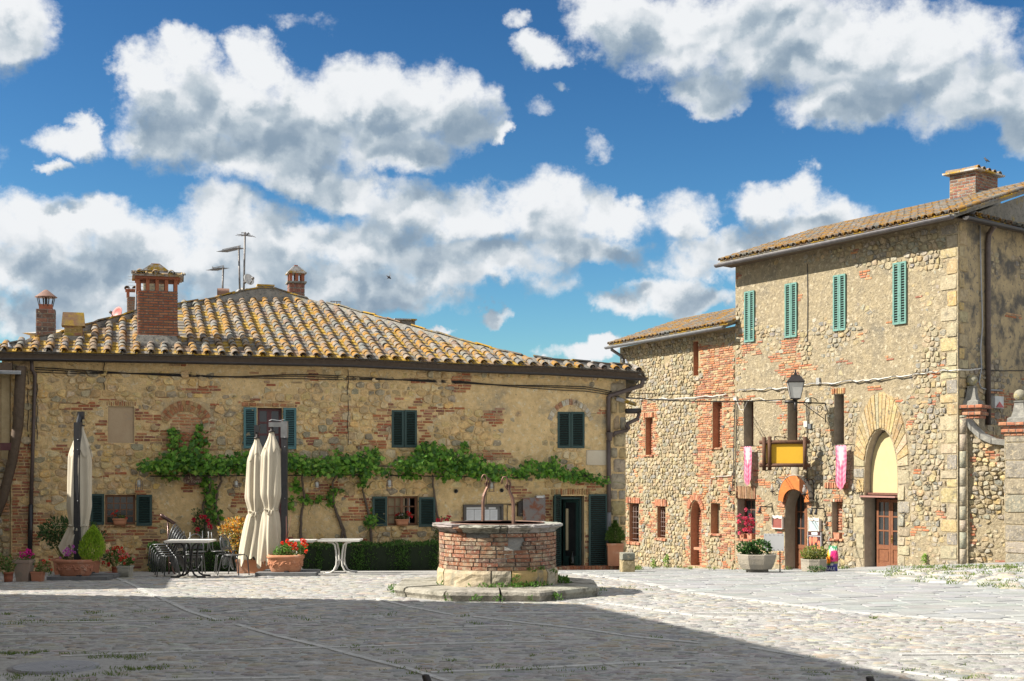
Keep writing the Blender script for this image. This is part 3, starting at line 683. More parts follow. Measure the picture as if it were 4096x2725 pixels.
shut_px(FL, HOUSE, 1489, 1986, 1548, 2105, .06, M_DG, 15); shut_px(FL, HOUSE, 1675, 1989, 1741, 2108, .06, M_DG, 15)
shut_px(FL, HOUSE, 2354, 1977, 2428, 2273, .06, M_DG, 34, st=.05)
s0, s1, z0, z1 = rr(2203, 1978, 2234, 2278, .1)
DM = FL.M @ Matrix.Translation((s0 + .02, -.32, 0)) @ Matrix.Rotation(radians(52), 4, 'Z')
shutter(HOUSE, 0, .46, z0, z1, 0, M_DG, DM, 34, st=.05)
M_GL = mat('old_glass', (.03, .033, .035), None, 3, .08, .05, 2, spec=.6)
M_WB = mat('brown_window_wood', (.17, .075, .035), (.24, .11, .05), 16, .6, .2, 60)
M_WR = mat('dark_red_wood', (.085, .025, .028), (.12, .04, .04), 14, .55, .2, 60)
def window(fr, parent, x0, y0, x1, y1, nx, ny, matl, depth=.16, fw=.045, mw=.02, name='window', glass=M_GL, mid=False):
    s0, s1, z0, z1 = fr.r(x0, y0, x1, y1); b = Bag(); e = .003
    b.box(s0, s0 + fw, depth, depth + .05, z0, z1); b.box(s1 - fw, s1, depth, depth + .05, z0, z1); b.box(s0 + fw, s1 - fw, depth + e, depth + .05 - e, z0, z0 + fw); b.box(s0 + fw, s1 - fw, depth + e, depth + .05 - e, z1 - fw, z1)
    a0, a1, c0, c1 = s0 + fw, s1 - fw, z0 + fw, z1 - fw
    for i in range(1, nx):
        x = lerp(a0, a1, i / nx); k = mw * (2.2 if mid and i * 2 == nx else 1); b.box(x - k / 2, x + k / 2, depth + .006, depth + .044, c0, c1)
    for j in range(1, ny):
        z = lerp(c0, c1, j / ny); b.box(a0, a1, depth + .010, depth + .040, z - mw / 2, z + mw / 2)
    o = b.obj(name, matl, parent, fr.M)
    if glass:
        me = Bag().box(0, (a1 - a0) / nx, 0, .004, 0, (c1 - c0) / ny).mesh('pane', glass)
        for i in range(nx):
            for j in range(ny): link('pane', me, o, fr.M @ Matrix.Translation((lerp(a0, a1, i / nx), depth + .022, lerp(c0, c1, j / ny))) @ Matrix.Rotation(random.uniform(-.01, .01), 4, 'Z'))
    return o
window(FL, HOUSE, 1030, 1634, 1127, 1795, 2, 3, M_WR, .12, .06, .05, mid=True)
window(FL, HOUSE, 420, 1980, 541, 2099, 4, 4, M_WB, .10, .05, .022)
window(FL, HOUSE, 1550, 1986, 1672, 2102, 4, 3, M_WB, .13, .05, .03, glass=None, mid=True)
s0, s1, z0, z1 = rr(1550, 1985, 1628, 2103); Bag().box(s0, s1, .24, .28, z0, z1).obj('inner_wall', mat('inner_ochre', (.50, .41, .26), None, 4, .95, .5), HOUSE, FL.M)
s0, s1, z0, z1 = rr(1634, 1990, 1646, 2095); Bag().box(s0, s1, .2, .22, z0, z1).obj('curtain', mat('white_curtain', (.5, .48, .44), None, 8, .9, .2), HOUSE, FL.M)
# doorway with the open glazed door, hidden door behind the parasols
s0, s1, z0, z1 = rr(2216, 1990, 2334, 2275)
b = Bag(); b.box(s0, s0 + .05, .16, .22, z0, z1); b.box(s1 - .05, s1, .16, .22, z0, z1); b.box(s0 + .05, s1 - .05, .162, .218, z1 - .05, z1)
fr_ = b.obj('door_frame', M_DG, HOUSE, FL.M)
DM = FL.M @ Matrix.Translation((s1 - .06, .2, 0)) @ Matrix.Rotation(radians(122), 4, 'Z')
b = Bag(); b.box(0, .07, 0, .04, z0, z1 - .06); b.box(.43, .5, 0, .04, z0, z1 - .06); b.box(.07, .43, .002, .038, z0, z0 + .3); b.box(.07, .43, .002, .038, z1 - .14, z1 - .06)
dr = b.obj('glazed_door', M_DG, HOUSE, DM); Bag().box(.07, .43, .018, .022, z0 + .3, z1 - .14).obj('pane', M_GL, dr, DM)
b = Bag(); b.box(.44, .47, -.02, 0, z0 + .95, z0 + 1.15); b.box(.36, .46, -.05, -.03, z0 + 1.05, z0 + 1.07); b.obj('handle', mat('brass', (.6, .42, .15), None, 5, .3, 0, metal=1), dr, DM)
s0, s1, z0, z1 = rr(2245, 2020, 2280, 2270); Bag().box(s0, s1, .9, .95, z0, z1).obj('inner_panel', mat('grey_panel', (.16, .155, .14), None, 3, .8, .2), HOUSE, FL.M)
s0, s1, z0, z1 = rr(2286, 2037, 2296, 2205); Bag().box(s0, s1, .45, .49, z0, z1).obj('inner_post', mat('pale_post', (.40, .34, .2), None, 3, .7, .2), HOUSE, FL.M)
s0, s1, z0, z1 = rr(1040, 1960, 1150, 2285)
b = Bag(); b.box(s0, s1, .2, .25, z0, z1 - .01)
for k in (0, .5): b.box(lerp(s0, s1, k) + .06, lerp(s0, s1, k + .5) - .06, .18, .2, z0 + .2, z0 + .9); b.box(lerp(s0, s1, k) + .06, lerp(s0, s1, k + .5) - .06, .18, .2, z0 + 1.0, z1 - .15)
b.obj('wooden_door', M_WR, HOUSE, FL.M)
# threshold of brick on edge
s0, s1, z0, z1 = rr(2205, 2274, 2496, 2290, .3); w = .10; k = 0
zt = gz(*FL.w((s0 + s1) / 2, 0, .3)[:2]) + .1
me = [Bag().box(0, w - .012, -.34, 0, -.3, 0, jitcol(R, c, .1)).mesh('brick', M_BR) for c in BRC]
while s0 + k * w < s1 - w: link('threshold_brick', R.choice(me), HOUSE, FL.M @ Matrix.Translation((s0 + k * w, 0, zt + R.uniform(-.006, .006)))); k += 1
# vents
for (x, y) in ((1823, 1965), (2006, 1962)):
    s, z = FL.hit(x, y); b = Bag(); b.tube([(s, .02, z), (s, -.03, z)], .055, 14); b.tube([(s, -.032, z), (s, -.035, z)], .045, 14, mi=1); b.obj('wall_vent', [M_MORT, M_DARK], HOUSE, FL.M)
# ------------------------------------------------------------------ the square
M_GR = mat('paving_grit', (.42, .41, .385), (.28, .27, .255), 14, .95, 1., 40, c3=(.25, .245, .23), s3=.7, t3=(.5, .7), bdist=.02, speck=((.20, .19, .17), 22, .58, .72))
M_CB = mat('cobble', (1.0, 1.0, 1.0), (.60, .60, .60), 11, .88, .8, 36, attr=True, c3=(.33, .325, .31), s3=9, t3=(.52, .66), bdist=.012, pits=((.12, .12, .115), 26, .60, .72))
M_LINE = mat('pale_stone_strip', (.50, .49, .465), (.34, .335, .32), 5, .9, .5, 30)
M_ROAD = mat('grey_flagstone_road', (.31, .315, .31), (.25, .25, .245), 2.2, .9, .7, 14, c3=(.33, .32, .29), s3=1.2, t3=(.55, .72), bdist=.012, speck=((.50, .48, .43), 9, .6, .72))
GND = thing('ground', None, None, (0, 20, 0), kind='structure')
def sheet(name, xs, ys, matl, dz=0, inside=None, parent=None, kind=None):
    b = Bag(); idx = {}; fs = []
    for j, y in enumerate(ys):
        for i, x in enumerate(xs): b.v.append((x, y, gz(x, y) + dz)); b.c.append((1, 1, 1))
    n = len(xs)
    for j in range(len(ys) - 1):
        for i in range(n - 1):
            if inside is None or inside((xs[i] + xs[i + 1]) / 2, (ys[j] + ys[j + 1]) / 2): fs.append((j * n + i, j * n + i + 1, (j + 1) * n + i + 1, (j + 1) * n + i))
    b.f = fs; b.m = [0] * len(fs); b.sm = [True] * len(fs)
    return b.obj(name, matl, parent, I4, kind=kind)
xs = [-900, -300, -100, -50, -30] + [x * .75 - 22 for x in range(60)] + [30, 50, 100, 300, 900]
ys = [-300, -60, -20, 0, 6] + [8 + y * .6 for y in range(90)] + [70, 90, 150, 400, 1500]
sheet('ground_surface', xs, ys, M_GR, 0, None, GND)
# border of the smooth grey road, from picture points
RB = [(1800, 2262), (2300, 2296), (2560, 2330), (2700, 2362), (2860, 2385), (3100, 2415), (3400, 2452), (3650, 2472), (4096, 2497), (4300, 2505)]
RBW = [G(x, y) for x, y in RB]
def road_y(X):                                           # the near edge of the road at X
    for i in range(len(RBW) - 1):
        if X <= RBW[i + 1].x: return lerp(RBW[i].y, RBW[i + 1].y, (X - RBW[i].x) / (RBW[i + 1].x - RBW[i].x))
    return RBW[-1].y
def strip(pts, w, matl, name, parent, dz=.004, step=.35, h=.0, kind=None, pieces=False, gap=.015):
    """a paved strip following the ground; pieces: each flat stone is a part"""
    R = random.Random(len(pts) + int(pts[0].x * 7)); pts = [Vector(p) for p in pts]; L = [0]
    for i in range(len(pts) - 1): L.append(L[-1] + (pts[i + 1] - pts[i]).xy.length)
    def at(d):
        for i in range(len(pts) - 1):
            if d <= L[i + 1] + 1e-6: t = (d - L[i]) / (L[i + 1] - L[i]); return pts[i].lerp(pts[i + 1], t), (pts[i + 1] - pts[i]).xy.normalized()
        return pts[-1], (pts[-1] - pts[-2]).xy.normalized()
    d = 0; b = Bag()
    while d < L[-1] - .05:
        l = step * R.uniform(.6, 1.4); e = min(L[-1], d + l); g = gap if R.random() < .8 else gap * 3; vs = []
        ww = w * R.uniform(.85, 1.08); kz = dz + R.uniform(0, .004)
        for dd_ in (d + g / 2, e - g / 2):
            p, t = at(dd_)
            for sgn in (-1, 1):
                q = p.xy + Vector((-t.y, t.x)) * sgn * ww / 2; vs.append((q.x, q.y, gz(q.x, q.y) + kz))
        top = [vs[0], vs[2], vs[3], vs[1]]; c = Vector(top[0]).lerp(Vector(top[2]), .5)
        low = [(x, y, z - .03) for x, y, z in top]
        b2 = Bag() if pieces else b
        b2.add(low + top, [(i, (i + 1) % 4, 4 + (i + 1) % 4, 4 + i) for i in range(4)] + [(4, 5, 6, 7)])
        if pieces: b2.obj(name, matl, parent)
        d = e
    if not pieces: b.obj(name, matl, parent, kind=kind)
def gp(*a): return [G(x, y) for x, y in a]
LINES = [
 gp((460, 2312), (590, 2372), (750, 2445), (870, 2484)), gp((945, 2500), (1100, 2545), (1300, 2592), (1500, 2646), (1640, 2680), (1830, 2740)),
 gp((1500, 2396), (1640, 2430), (1815, 2463)), gp((1890, 2468), (2120, 2497), (2300, 2515), (2560, 2553), (2800, 2576)), gp((2380, 2408), (2560, 2432), (2760, 2462), (3000, 2482)),
 gp((3000, 2592), (3230, 2632)), gp((3450, 2668), (3700, 2700), (3850, 2730)),
 gp((-20, 2412), (300, 2409), (700, 2407), (1100, 2400)), gp((-20, 2543), (300, 2538), (640, 2536)), gp((240, 2628), (500, 2619), (800, 2608), (1100, 2598), (1400, 2590)), gp((1400, 2590), (1800, 2578), (2250, 2568)),
 gp((-20, 2342), (300, 2335), (600, 2328), (1000, 2322)), gp((1720, 2692), (2000, 2683), (2300, 2668), (2520, 2655), (2800, 2642)), gp((640, 2724), (1000, 2716), (1200, 2712)), gp((3600, 2622), (4100, 2618)), gp((1900, 2456), (2300, 2455), (2560, 2457)), gp((60, 2492), (400, 2490), (800, 2482)), gp((1500, 2518), (2050, 2506)), gp((2700, 2456), (3200, 2457)), gp((900, 2452), (1500, 2400)) ]
LINES.append(gp((-20, 2706), (12, 2730)))
# cobbles: real stones bedded in grit out to where single ones stop reading
def onstrip(x, y):
    for l in LINES:
        for i in range(len(l) - 1):
            a, b_ = l[i].xy, l[i + 1].xy; d = b_ - a; t = max(0, min(1, (Vector((x, y)) - a).dot(d) / d.length_squared))
            if (a + d * t - Vector((x, y))).length < .13: return True
    return False
WC = Vector((-.25, 22.3)); MANH = G(215, 2672)
R = random.Random(77); GC = [(.37, .355, .325), (.40, .38, .34), (.42, .375, .30), (.28, .275, .265), (.37, .35, .315), (.44, .425, .395), (.41, .355, .275), (.34, .305, .28), (.33, .33, .325), (.30, .295, .285), (.39, .37, .335)]
pcs = []; b2 = []
def cobbles(Y0, Y1, dx, dy, seed, hgt):
    w = Y1 * .415 + .3
    for c in cells(-w, w, Y0, Y1, dx, dy, jit=.42, wv=.5, seed=seed):
        m = cen(c)
        if abs(m[0]) > m[1] * .41 + .25 or m[1] > road_y(m[0]) - .05 or (Vector(m) - WC).length < 1.85: continue
        if ((m[0] - MANH.x) / 1.0) ** 2 + ((m[1] - MANH.y) / .85) ** 2 < 1: continue
        if onstrip(*m) or R.random() < .06: continue
        q = ccw(rounded(shrink(c, .006 + R.uniform(0, .022)))); n = len(q); h = hgt * R.uniform(.5, 1.4); tx, ty = R.uniform(-.05, .05), R.uniform(-.06, .06)
        z = lambda x, y, k: gz(x, y) + k
        vs = [(x, y, z(x, y, -.012)) for x, y in q] + [(lerp(m[0], x, .76), lerp(m[1], y, .76), z(x, y, h * .8) + (x - m[0]) * tx + (y - m[1]) * ty) for x, y in q] + [(m[0], m[1], z(m[0], m[1], h))]
        fs = [(i, (i + 1) % n, n + (i + 1) % n, n + i) for i in range(n)] + [(n + i, n + (i + 1) % n, 2 * n) for i in range(n)]
        pcs.append((area(q) / m[1] ** 3, vs, fs, jitcol(R, R.choice(GC), .15)))
cobbles(12.2, 16.5, .22, .125, 1, .011); cobbles(16.5, 21.5, .22, .125, 2, .010); cobbles(21.5, 28.0, .25, .15, 3, .007)
emit(pcs, 'cobblestone', 'cobblestones', M_CB, GND, I4, 300)
for l in LINES: strip(l, .085, M_LINE, 'pale_edging_strip', GND, .012)
# road
XR = [x * .6 - 3 for x in range(42)] ; YR = [14 + y * .5 for y in range(76)]
b = Bag(); rows = []
for X in [x * .5 - 2 for x in range(50)]:
    y0 = road_y(X); rows.append([(X, y0 + t, gz(X, y0 + t) + .006) for t in [0, .5, 1, 2, 3, 4.5, 6, 8, 10, 12, 15, 18, 22, 26]])
n = len(rows[0])
for r_ in rows: b.v.extend(r_); b.c.extend([(1, 1, 1)] * n)
for i in range(len(rows) - 1):
    for j in range(n - 1): b.f.append((i * n + j, (i + 1) * n + j, (i + 1) * n + j + 1, i * n + j + 1)); b.m.append(0); b.sm.append(True)
b.obj('stone_road', M_ROAD, None, kind='structure')
RD = [o for o in COL.objects if o.name == 'stone_road'][0]
strip([RBW[i] for i in range(1, len(RBW))], .16, M_LINE, 'road_edging', GND, .016)
# worn flagstones of the road near enough to tell apart: shallow slabs with open joints
pcs = []; R = random.Random(4)
M_FLAG = mat('flagstone', (1.1, 1.1, 1.1), (.82, .82, .82), 3, .9, .5, 20, attr=True, c3=(.38, .37, .34), s3=1.5, t3=(.55, .72), bdist=.01)
ang = .22
for c in cells(-2, 22, 14, 34, .62, .36, jit=.3, wv=.2, rows=.12, seed=9):
    rc = [((x - 8) * cos(ang) - (y - 22) * sin(ang) + 8, (x - 8) * sin(ang) + (y - 22) * cos(ang) + 22) for x, y in c]; m = cen(rc)
    if abs(m[0]) > m[1] * .42 or m[1] < road_y(m[0]) + .12 or m[1] > 31.5: continue
    d = (m[0] - 11.5) - (m[1] - 26) * .1
    q = ccw(shrink(rc, .010)); n = len(q); h = .010 + R.uniform(0, .006)
    vs = [(x, y, gz(x, y) + .002) for x, y in q] + [(lerp(m[0], x, .96), lerp(m[1], y, .96), gz(x, y) + h + .004) for x, y in q]
    fs = [(i, (i + 1) % n, n + (i + 1) % n, n + i) for i in range(n)] + [tuple(range(n, 2 * n))]
    pcs.append((area(q) / m[1] ** 3, vs, fs, jitcol(R, (.285, .29, .285), .10)))
emit(pcs, 'flagstone', 'flagstones', M_FLAG, RD, I4, 300, sm=False)
# rough grassy cobble apron before the garden wall
AP = gp((3420, 2292), (3640, 2330), (3900, 2350), (4140, 2368), (4140, 2262), (3900, 2268), (3700, 2276))
def inpoly(x, y, p):
    r = False
    for i in range(len(p)):
        a, c = p[i], p[i - 1]
        if (a.y > y) != (c.y > y) and x < (c.x - a.x) * (y - a.y) / (c.y - a.y) + a.x: r = not r
    return r
pcs = []
for c in cells(6, 18, 22, 34, .50, .38, seed=12):
    m = cen(c)
    if not inpoly(m[0], m[1], AP): continue
    q = ccw(rounded(shrink(c, .06))); n = len(q); h = .05 * R.uniform(.7, 1.3)
    vs = [(x, y, gz(x, y)) for x, y in q] + [(lerp(m[0], x, .72), lerp(m[1], y, .72), gz(x, y) + h * .85) for x, y in q] + [(m[0], m[1], gz(*m) + h)]
    pcs.append((area(q), vs, [(i, (i + 1) % n, n + (i + 1) % n, n + i) for i in range(n)] + [(n + i, n + (i + 1) % n, 2 * n) for i in range(n)], jitcol(R, R.choice([(.46, .45, .41), (.42, .40, .34), (.50, .44, .33), (.40, .41, .41)]))))
emit(pcs, 'cobblestone', 'cobblestones', M_CB, GND, I4, 300)
# grass in the joints
M_GRS = mat('grass_blade', (.10, .17, .025), (.16, .21, .04), 9, .7, 0, sub=.3)
def tuft(b, x, y, n, h, sp, R):
    z = gz(x, y)
    for _ in range(n):
        a = R.uniform(0, 2 * pi); r = sp * sqrt(R.random()); px_, py_ = x + cos(a) * r, y + sin(a) * r * .6; l = R.uniform(.5, 1.2) * h; d = R.uniform(0, 2 * pi); k = R.uniform(.2, .9) * l; w = R.uniform(.003, .007) + h * .03
        b.add([(px_ - w * sin(d), py_ + w * cos(d), z), (px_ + w * sin(d), py_ - w * cos(d), z), (px_ + cos(d) * k * .4, py_ + sin(d) * k * .4, z + l * .7), (px_ + cos(d) * k, py_ + sin(d) * k, z + l)], [(0, 1, 2), (0, 2, 3)], jitcol(R, (1, 1, 1), .2))
b = Bag(); R = random.Random(31)
for (x, y, n, sp) in [(25, 2622, 60, .12), (70, 2618, 90, .13), (100, 2612, 150, .16), (290, 2617, 50, .12), (400, 2626, 90, .25), (440, 2634, 60, .2), (490, 2625, 90, .2), (550, 2640, 50, .15), (300, 2678, 60, .15), (430, 2678, 50, .13), (490, 2678, 70, .14), (410, 2698, 90, .2), (320, 2708, 60, .15), (130, 2700, 90, .25), (80, 2712, 60, .2), (260, 2722, 60, .2), (60, 2492, 90, .3), (200, 2488, 70, .25), (30, 2460, 40, .12), (385, 2452, 70, .2), (125, 2471, 30, .1), (420, 2467, 30, .12), (555, 2450, 30, .12), (595, 2447, 30, .1), (660, 2474, 40, .12), (780, 2479, 40, .12), (860, 2446, 40, .15), (930, 2482, 60, .2), (1150, 2470, 40, .2), (1225, 2482, 30, .1), (690, 2672, 60, .2), (660, 2673, 40, .12), (570, 2680, 40, .1), (330, 2485, 60, .25), (1450, 2592, 30, .1), (1540, 2606, 30, .1), (1590, 2648, 30, .1), (1560, 2616, 30, .1), (1650, 2680, 30, .1), (1720, 2692, 60, .16), (1770, 2682, 30, .08), (1950, 2668, 40, .15), (2090, 2684, 40, .12), (2120, 2678, 40, .12), (2230, 2680, 80, .3), (2150, 2625, 20, .06), (1825, 2645, 40, .12), (2600, 2552, 50, .15), (2540, 2658, 30, .1), (1925, 2497, 40, .12), (1400, 2588, 30, .1), (3495, 2476, 60, .05), (2560, 2352, 50, .3), (2600, 2362, 40, .2), (3050, 2445, 40, .3), (3290, 2695, 40, .12), (3390, 2678, 30, .1), (3540, 2560, 20, .1), (3700, 2688, 50, .2), (3920, 2712, 50, .15), (1520, 2461, 40, .2), (1860, 2466, 30, .1), (3900, 2712, 30, .1)]:
    g = G(x, y)
    for k in range(3): tuft(b, g.x + R.uniform(-1, 1) * sp * 1.2, g.y + R.uniform(-1, 1) * sp * .7, n // 4, .035 if y > 2500 else .04, sp * .6, R)
for k in range(260):
    g = G(R.uniform(0, 4096), R.uniform(2330, 2725)); 
    if g.y < road_y(g.x): tuft(b, g.x, g.y, R.randint(2, 9), .025, .06, R)
for k in range(900):
    x, y = R.uniform(6, 18), R.uniform(22, 34)
    if inpoly(x, y, AP): tuft(b, x, y, 12, .085, .12, R)
for k in range(160):                                     # weeds at wall feet
    x = R.choice([R.uniform(3560, 4096), R.uniform(2600, 3400), R.uniform(2480, 2560)]); g = G(x, R.uniform(2272, 2282)); tuft(b, g.x, g.y, 10, .10, .1, R)
b.obj('grass', M_GRS, None, kind='stuff')
# inspection cover
t = thing('manhole_cover', 'round grey iron manhole cover with a chequered grid set in the cobbles', 'manhole cover', tuple(MANH))
MM = Matrix.Translation(MANH); b = Bag(); b.tube([(0, 0, -.05), (0, 0, .016)], .46, 28); b.obj('frame_ring', mat('worn_iron', (.30, .30, .31), (.22, .22, .23), 9, .6, .4, 30, metal=.2), t, MM)
b = Bag()
for i in range(-9, 10):
    w = sqrt(max(0, .40 ** 2 - (i * .042) ** 2))
    if w > .03: b.box(i * .042 - .013, i * .042 + .013, -w, w, .012, .022); b.box(-w, w, i * .042 - .013, i * .042 + .013, .012, .021)
b.obj('grid_top', MATS['worn_iron'], t, MM)
# two dark bollard tops poking in at the bottom edge
for (x, y, lb) in ((1702, 2704, 'black iron post top leaning at the bottom edge beside the pale paving strip'), (3478, 2712, 'black iron post top at the bottom edge far from the paving strip')):
    Y = 11.4; p = P(x, y, Y); b = Bag(); g = gz(p.x, Y)
    t = thing('iron_bollard', lb, 'bollard', (p.x + .03, Y, g), group='dark posts at the lower edge')
    b.tube([(p.x + .05, Y, g), (p.x + .02, Y, p.z - .05), (p.x, Y, p.z)], [.04, .036, .034], 12); b.ball((p.x, Y, p.z), .034, 12, 6, sz=.5); b.obj('post', M_IRON, t)
# ------------------------------------------------------------------ buildings outside the picture that throw the shade
M_SH = mat('shade_house_stone', (.42, .34, .22), (.33, .27, .18), 2, .95, .6, 10)
def hiproof(name, label, pts, z0, z1, rise, cat='house'):
    t = thing(name, label, cat, (pts[0][0], pts[0][1], z0)); b = Bag(); n = len(pts)
    b.add([(x, y, z0) for x, y in pts] + [(x, y, z1) for x, y in pts], [(i, (i + 1) % n, n + (i + 1) % n, n + i) for i in range(n)]); b.obj('wall', M_SH, t)
    c = (sum(p[0] for p in pts) / n, sum(p[1] for p in pts) / n); b = Bag()
    b.add([(x, y, z1 - .01) for x, y in pts] + [(*c, z1 + rise)], [(i, (i + 1) % n, n) for i in range(n)] + [tuple(range(n))[::-1]]); b.obj('roof', M_TP, t); return t
H1 = 9.6; L1 = H1 / math.tan(SUN_EL)
def back(p, L): return (p.x + SUN_H.x * L, p.y + SUN_H.y * L)
c0 = G(2330, 2418); c1 = G(3690, 2725); c2 = G(-300, 2372)
d1 = (c1 - c0).normalized(); p0 = back(c0, L1); p1 = back(c0 + d1 * 24, L1); p2 = back(c2 + (c2 - c0).normalized() * 14, L1); p3 = (p2[0] - 3, p1[1])
hiproof('church', 'tall stone church standing just outside the picture whose roof shades the foreground cobbles', [p0, p2, p3, p1], -.5, H1, .6, 'church')
H2 = 5.2; L2 = (H2 + .1) / math.tan(SUN_EL)
q0 = back(G(690, 2354), L2); q1 = back(G(660, 2290), L2)
hiproof('side_house', 'low stone house just outside the picture shading the flower pots', [q0, (q1[0], 29.4), (q1[0] - 7, 29.4), (q0[0] - 7, q0[1])], -.5, H2, .3)
# ------------------------------------------------------------------ the tall house and its lower neighbour (sunlit street front)
X0 = (2942 - HX) / F * 41
FT = Frame((X0, 41), (.503, -.864))                      # tall front, s = 0 at its far end
FW = Frame((X0, 41), (.426, -.905))                      # lower house front, s < 0
sC = FT.hit(3832, 1500)[0]; CO = FT.w(sC, 0)
FS = Frame((CO.x, CO.y), (.75, .66))                     # shaded end wall round the corner
TH = thing('tall_house', 'tall three storey plastered stone house with turquoise louvred shutters and stone arch doorway', 'house', FT.w(sC, -1, 0))
LH = thing('street_house', 'lower rough stone house with bricked-up slits squeezed between the vine house and tall house', 'house', FW.w(-3, -1.5, 0))
M_REV = mat('reveal_stucco', (.40, .34, .26), None, 5, .95, .5, 20)
M_REVB = mat('reveal_brick', (.42, .22, .13), (.34, .16, .09), 9, .95, .6, 30)
def zl(fr, pts):
    q = [fr.hit(x, y) for x, y in pts]
    return lambda s: lerp(q[0][1], q[-1][1], (s - q[0][0]) / (q[-1][0] - q[0][0]))
# ---- lower house
sW0 = FW.hit(2480, 1500)[0]; zW = zl(FW, [(2430, 1400), (2942, 1305)])
HW_PX = dict(a=(2773, 1366, 2794, 1503), b=(2582, 1671, 2611, 1820), c=(2850, 1608, 2888, 1791), d=(2517, 2014, 2556, 2168), e=(2629, 2026, 2662, 2152), g=(2843, 2014, 2881, 2136))
HW = {k: rectp(*FW.r(*v)) for k, v in HW_PX.items()}
q = FW.r(2762, 2002, 2807, 2264); HW['f'] = archp(q[0], q[1], q[2], q[3] - .55, q[3], 7)
outer = [(sW0, -2.4), (-.003, -2.4), (-.003, zW(0)), (sW0, zW(sW0))]
holed(FW, outer, list(HW.values()), 'wall', mat('sunlit_mortar', (.38, .30, .175), (.28, .22, .13), 6, .95, 1., 22, c3=(.28, .24, .17), s3=2, t3=(.52, .7), bdist=.04, speck=((.14, .11, .08), 12, .60, .72)), LH, .32, M_REVB)
q = FW.M; Bag().box(sW0, sW0 + .4, .33, 6, -2.4, zW(sW0)).obj('wall', M_PR, LH, FW.M); Bag().box(sW0 + .4, -.1, 5.6, 6, -2.4, zW(sW0)).obj('wall', M_PR, LH, FW.M)
Bag().box(sW0 + .4, -.1, 1.2, 1.25, -2.4, zW(sW0) - .2).obj('room', M_DARK, LH, FW.M)  # near-black sheet stands in for the unlit room
RB_ = [(.46, .19, .10), (.42, .16, .085), (.52, .27, .16), (.38, .15, .09)]
for k, dep in (('a', .22), ('b', .22), ('c', .26), ('f', .30), ('g', .25)):   # walled up with brick
    v = HW[k]; x0 = min(p[0] for p in v); x1 = max(p[0] for p in v); z0 = min(p[1] for p in v); z1 = max(p[1] for p in v); R = random.Random(ord(k))
    Bag().box(x0, x1, dep + .015, dep + .05, z0, z1).obj('infill', M_REVB if k != 'g' else M_PR, LH, FW.M)
    if k == 'g': continue
    for (a, c_, d, e_) in brickcells(x0, x1, z0, z1 if k != 'f' else z1 - .3, R, .26, .085):
        if k == 'f' and e_ < z0 + .1: continue
        p = brickpiece(R, a, c_, d, e_, 0.0, jitcol(R, R.choice(RB_), .15)); bb = Bag(); bb.add([(x, y + dep - (.015 if i > 3 else 0), z) for i, (x, y, z) in enumerate(p[1])], p[2], p[3]); bb.obj('brick', M_BR, LH, FW.M)
BW = [(2795, 1380, 2942, 1580, 1.2), (2790, 1570, 2850, 1930, 1.1), (2885, 1560, 2942, 1800, .8), (2560, 1640, 2584, 1830, 1.2), (2610, 1640, 2628, 1830, 1.2), (2570, 1600, 2622, 1672, 1.0), (2780, 1900, 2830, 2080, .6), (2740, 1990, 2764, 2270, 1.2), (2806, 2000, 2825, 2270, .9), (2750, 1975, 2820, 2005, 1.2), (2498, 2000, 2518, 2180, 1.2), (2555, 2000, 2566, 2180, 1.2), (2600, 2010, 2630, 2160, 1.1), (2660, 2000, 2672, 2160, 1.0), (2835, 1900, 2942, 2015, .55), (2880, 2000, 2942, 2280, .75), (2540, 1800, 2562, 1990, .5), (2440, 1700, 2480, 2200, .2)]
AW = []
for (x0, y0, x1, y1, n) in ((2508, 1990, 2562, 2014, 6), (2622, 1998, 2668, 2026, 6), (2576, 1650, 2616, 1671, 6)):
    soldier(FW, LH, x0, y0, x1, y1, n, .05, RB_); AW.append(rectp(*FW.r(x0, y0, x1, y1)))
for (x0, y0, x1, y1, n) in ((2512, 2168, 2562, 2180, 4), (2622, 2152, 2668, 2164, 4), (2576, 1820, 2616, 1828, 3), (2845, 1791, 2892, 1799, 3), (2838, 2136, 2888, 2144, 3)):
    soldier(FW, LH, x0, y0, x1, y1, n, .08, RB_); AW.append(rectp(*FW.r(x0, y0, x1, y1)))
arcbricks(FW, LH, 2784, 2045, 22, 34, 44, 66, .15, pi - .15, 13, .05, M_BR, RB_, 'brick')
q = FW.r(2778, 2190, 2806, 2200); Bag().box(q[0], q[1], -.03, .3, q[2], q[3]).obj('niche_ledge', M_REVB, LH, FW.M)
RUB = [(.39, .32, .20), (.36, .295, .185), (.41, .34, .225), (.35, .305, .215), (.30, .275, .22), (.41, .32, .175), (.38, .35, .28), (.24, .23, .205)]
masonry(FW, LH, sW0 + .01, -.02, -2.0, zW(-3) + .5, list(HW.values()), .165, .125, 8, BW, [(2430, 1400, 2800, 1480, .12)], .98, .042, M_ST, M_BR, pal=RUB, wts=[4, 4, 3, 3, 1.5, 2, 2, 1], patch=.0, avoid=AW, gap=.009, clipo=lambda s, z: z < zW(s) - .12, blim=215)
# grilles
def grille(fr, parent, x0, y0, x1, y1, nx, ny, dep=.12, r=.011, name='window_grille', matl=None):
    s0, s1, z0, z1 = fr.r(x0, y0, x1, y1); b = Bag()
    for i in range(nx): s = lerp(s0, s1, (i + .5) / nx); b.tube([(s, dep, z0), (s, dep, z1)], r, 5)
    for j in range(ny): z = lerp(z0, z1, (j + .5) / ny); b.tube([(s0, dep - .012, z), (s1, dep - .012, z)], r, 5)
    return b.obj(name, matl or mat('rusty_bar', (.20, .15, .13), (.14, .10, .09), 20, .7, .2), parent, fr.M)
grille(FW, LH, 2517, 2014, 2556, 2168, 4, 7, .14); grille(FW, LH, 2629, 2026, 2662, 2152, 4, 7, .14)
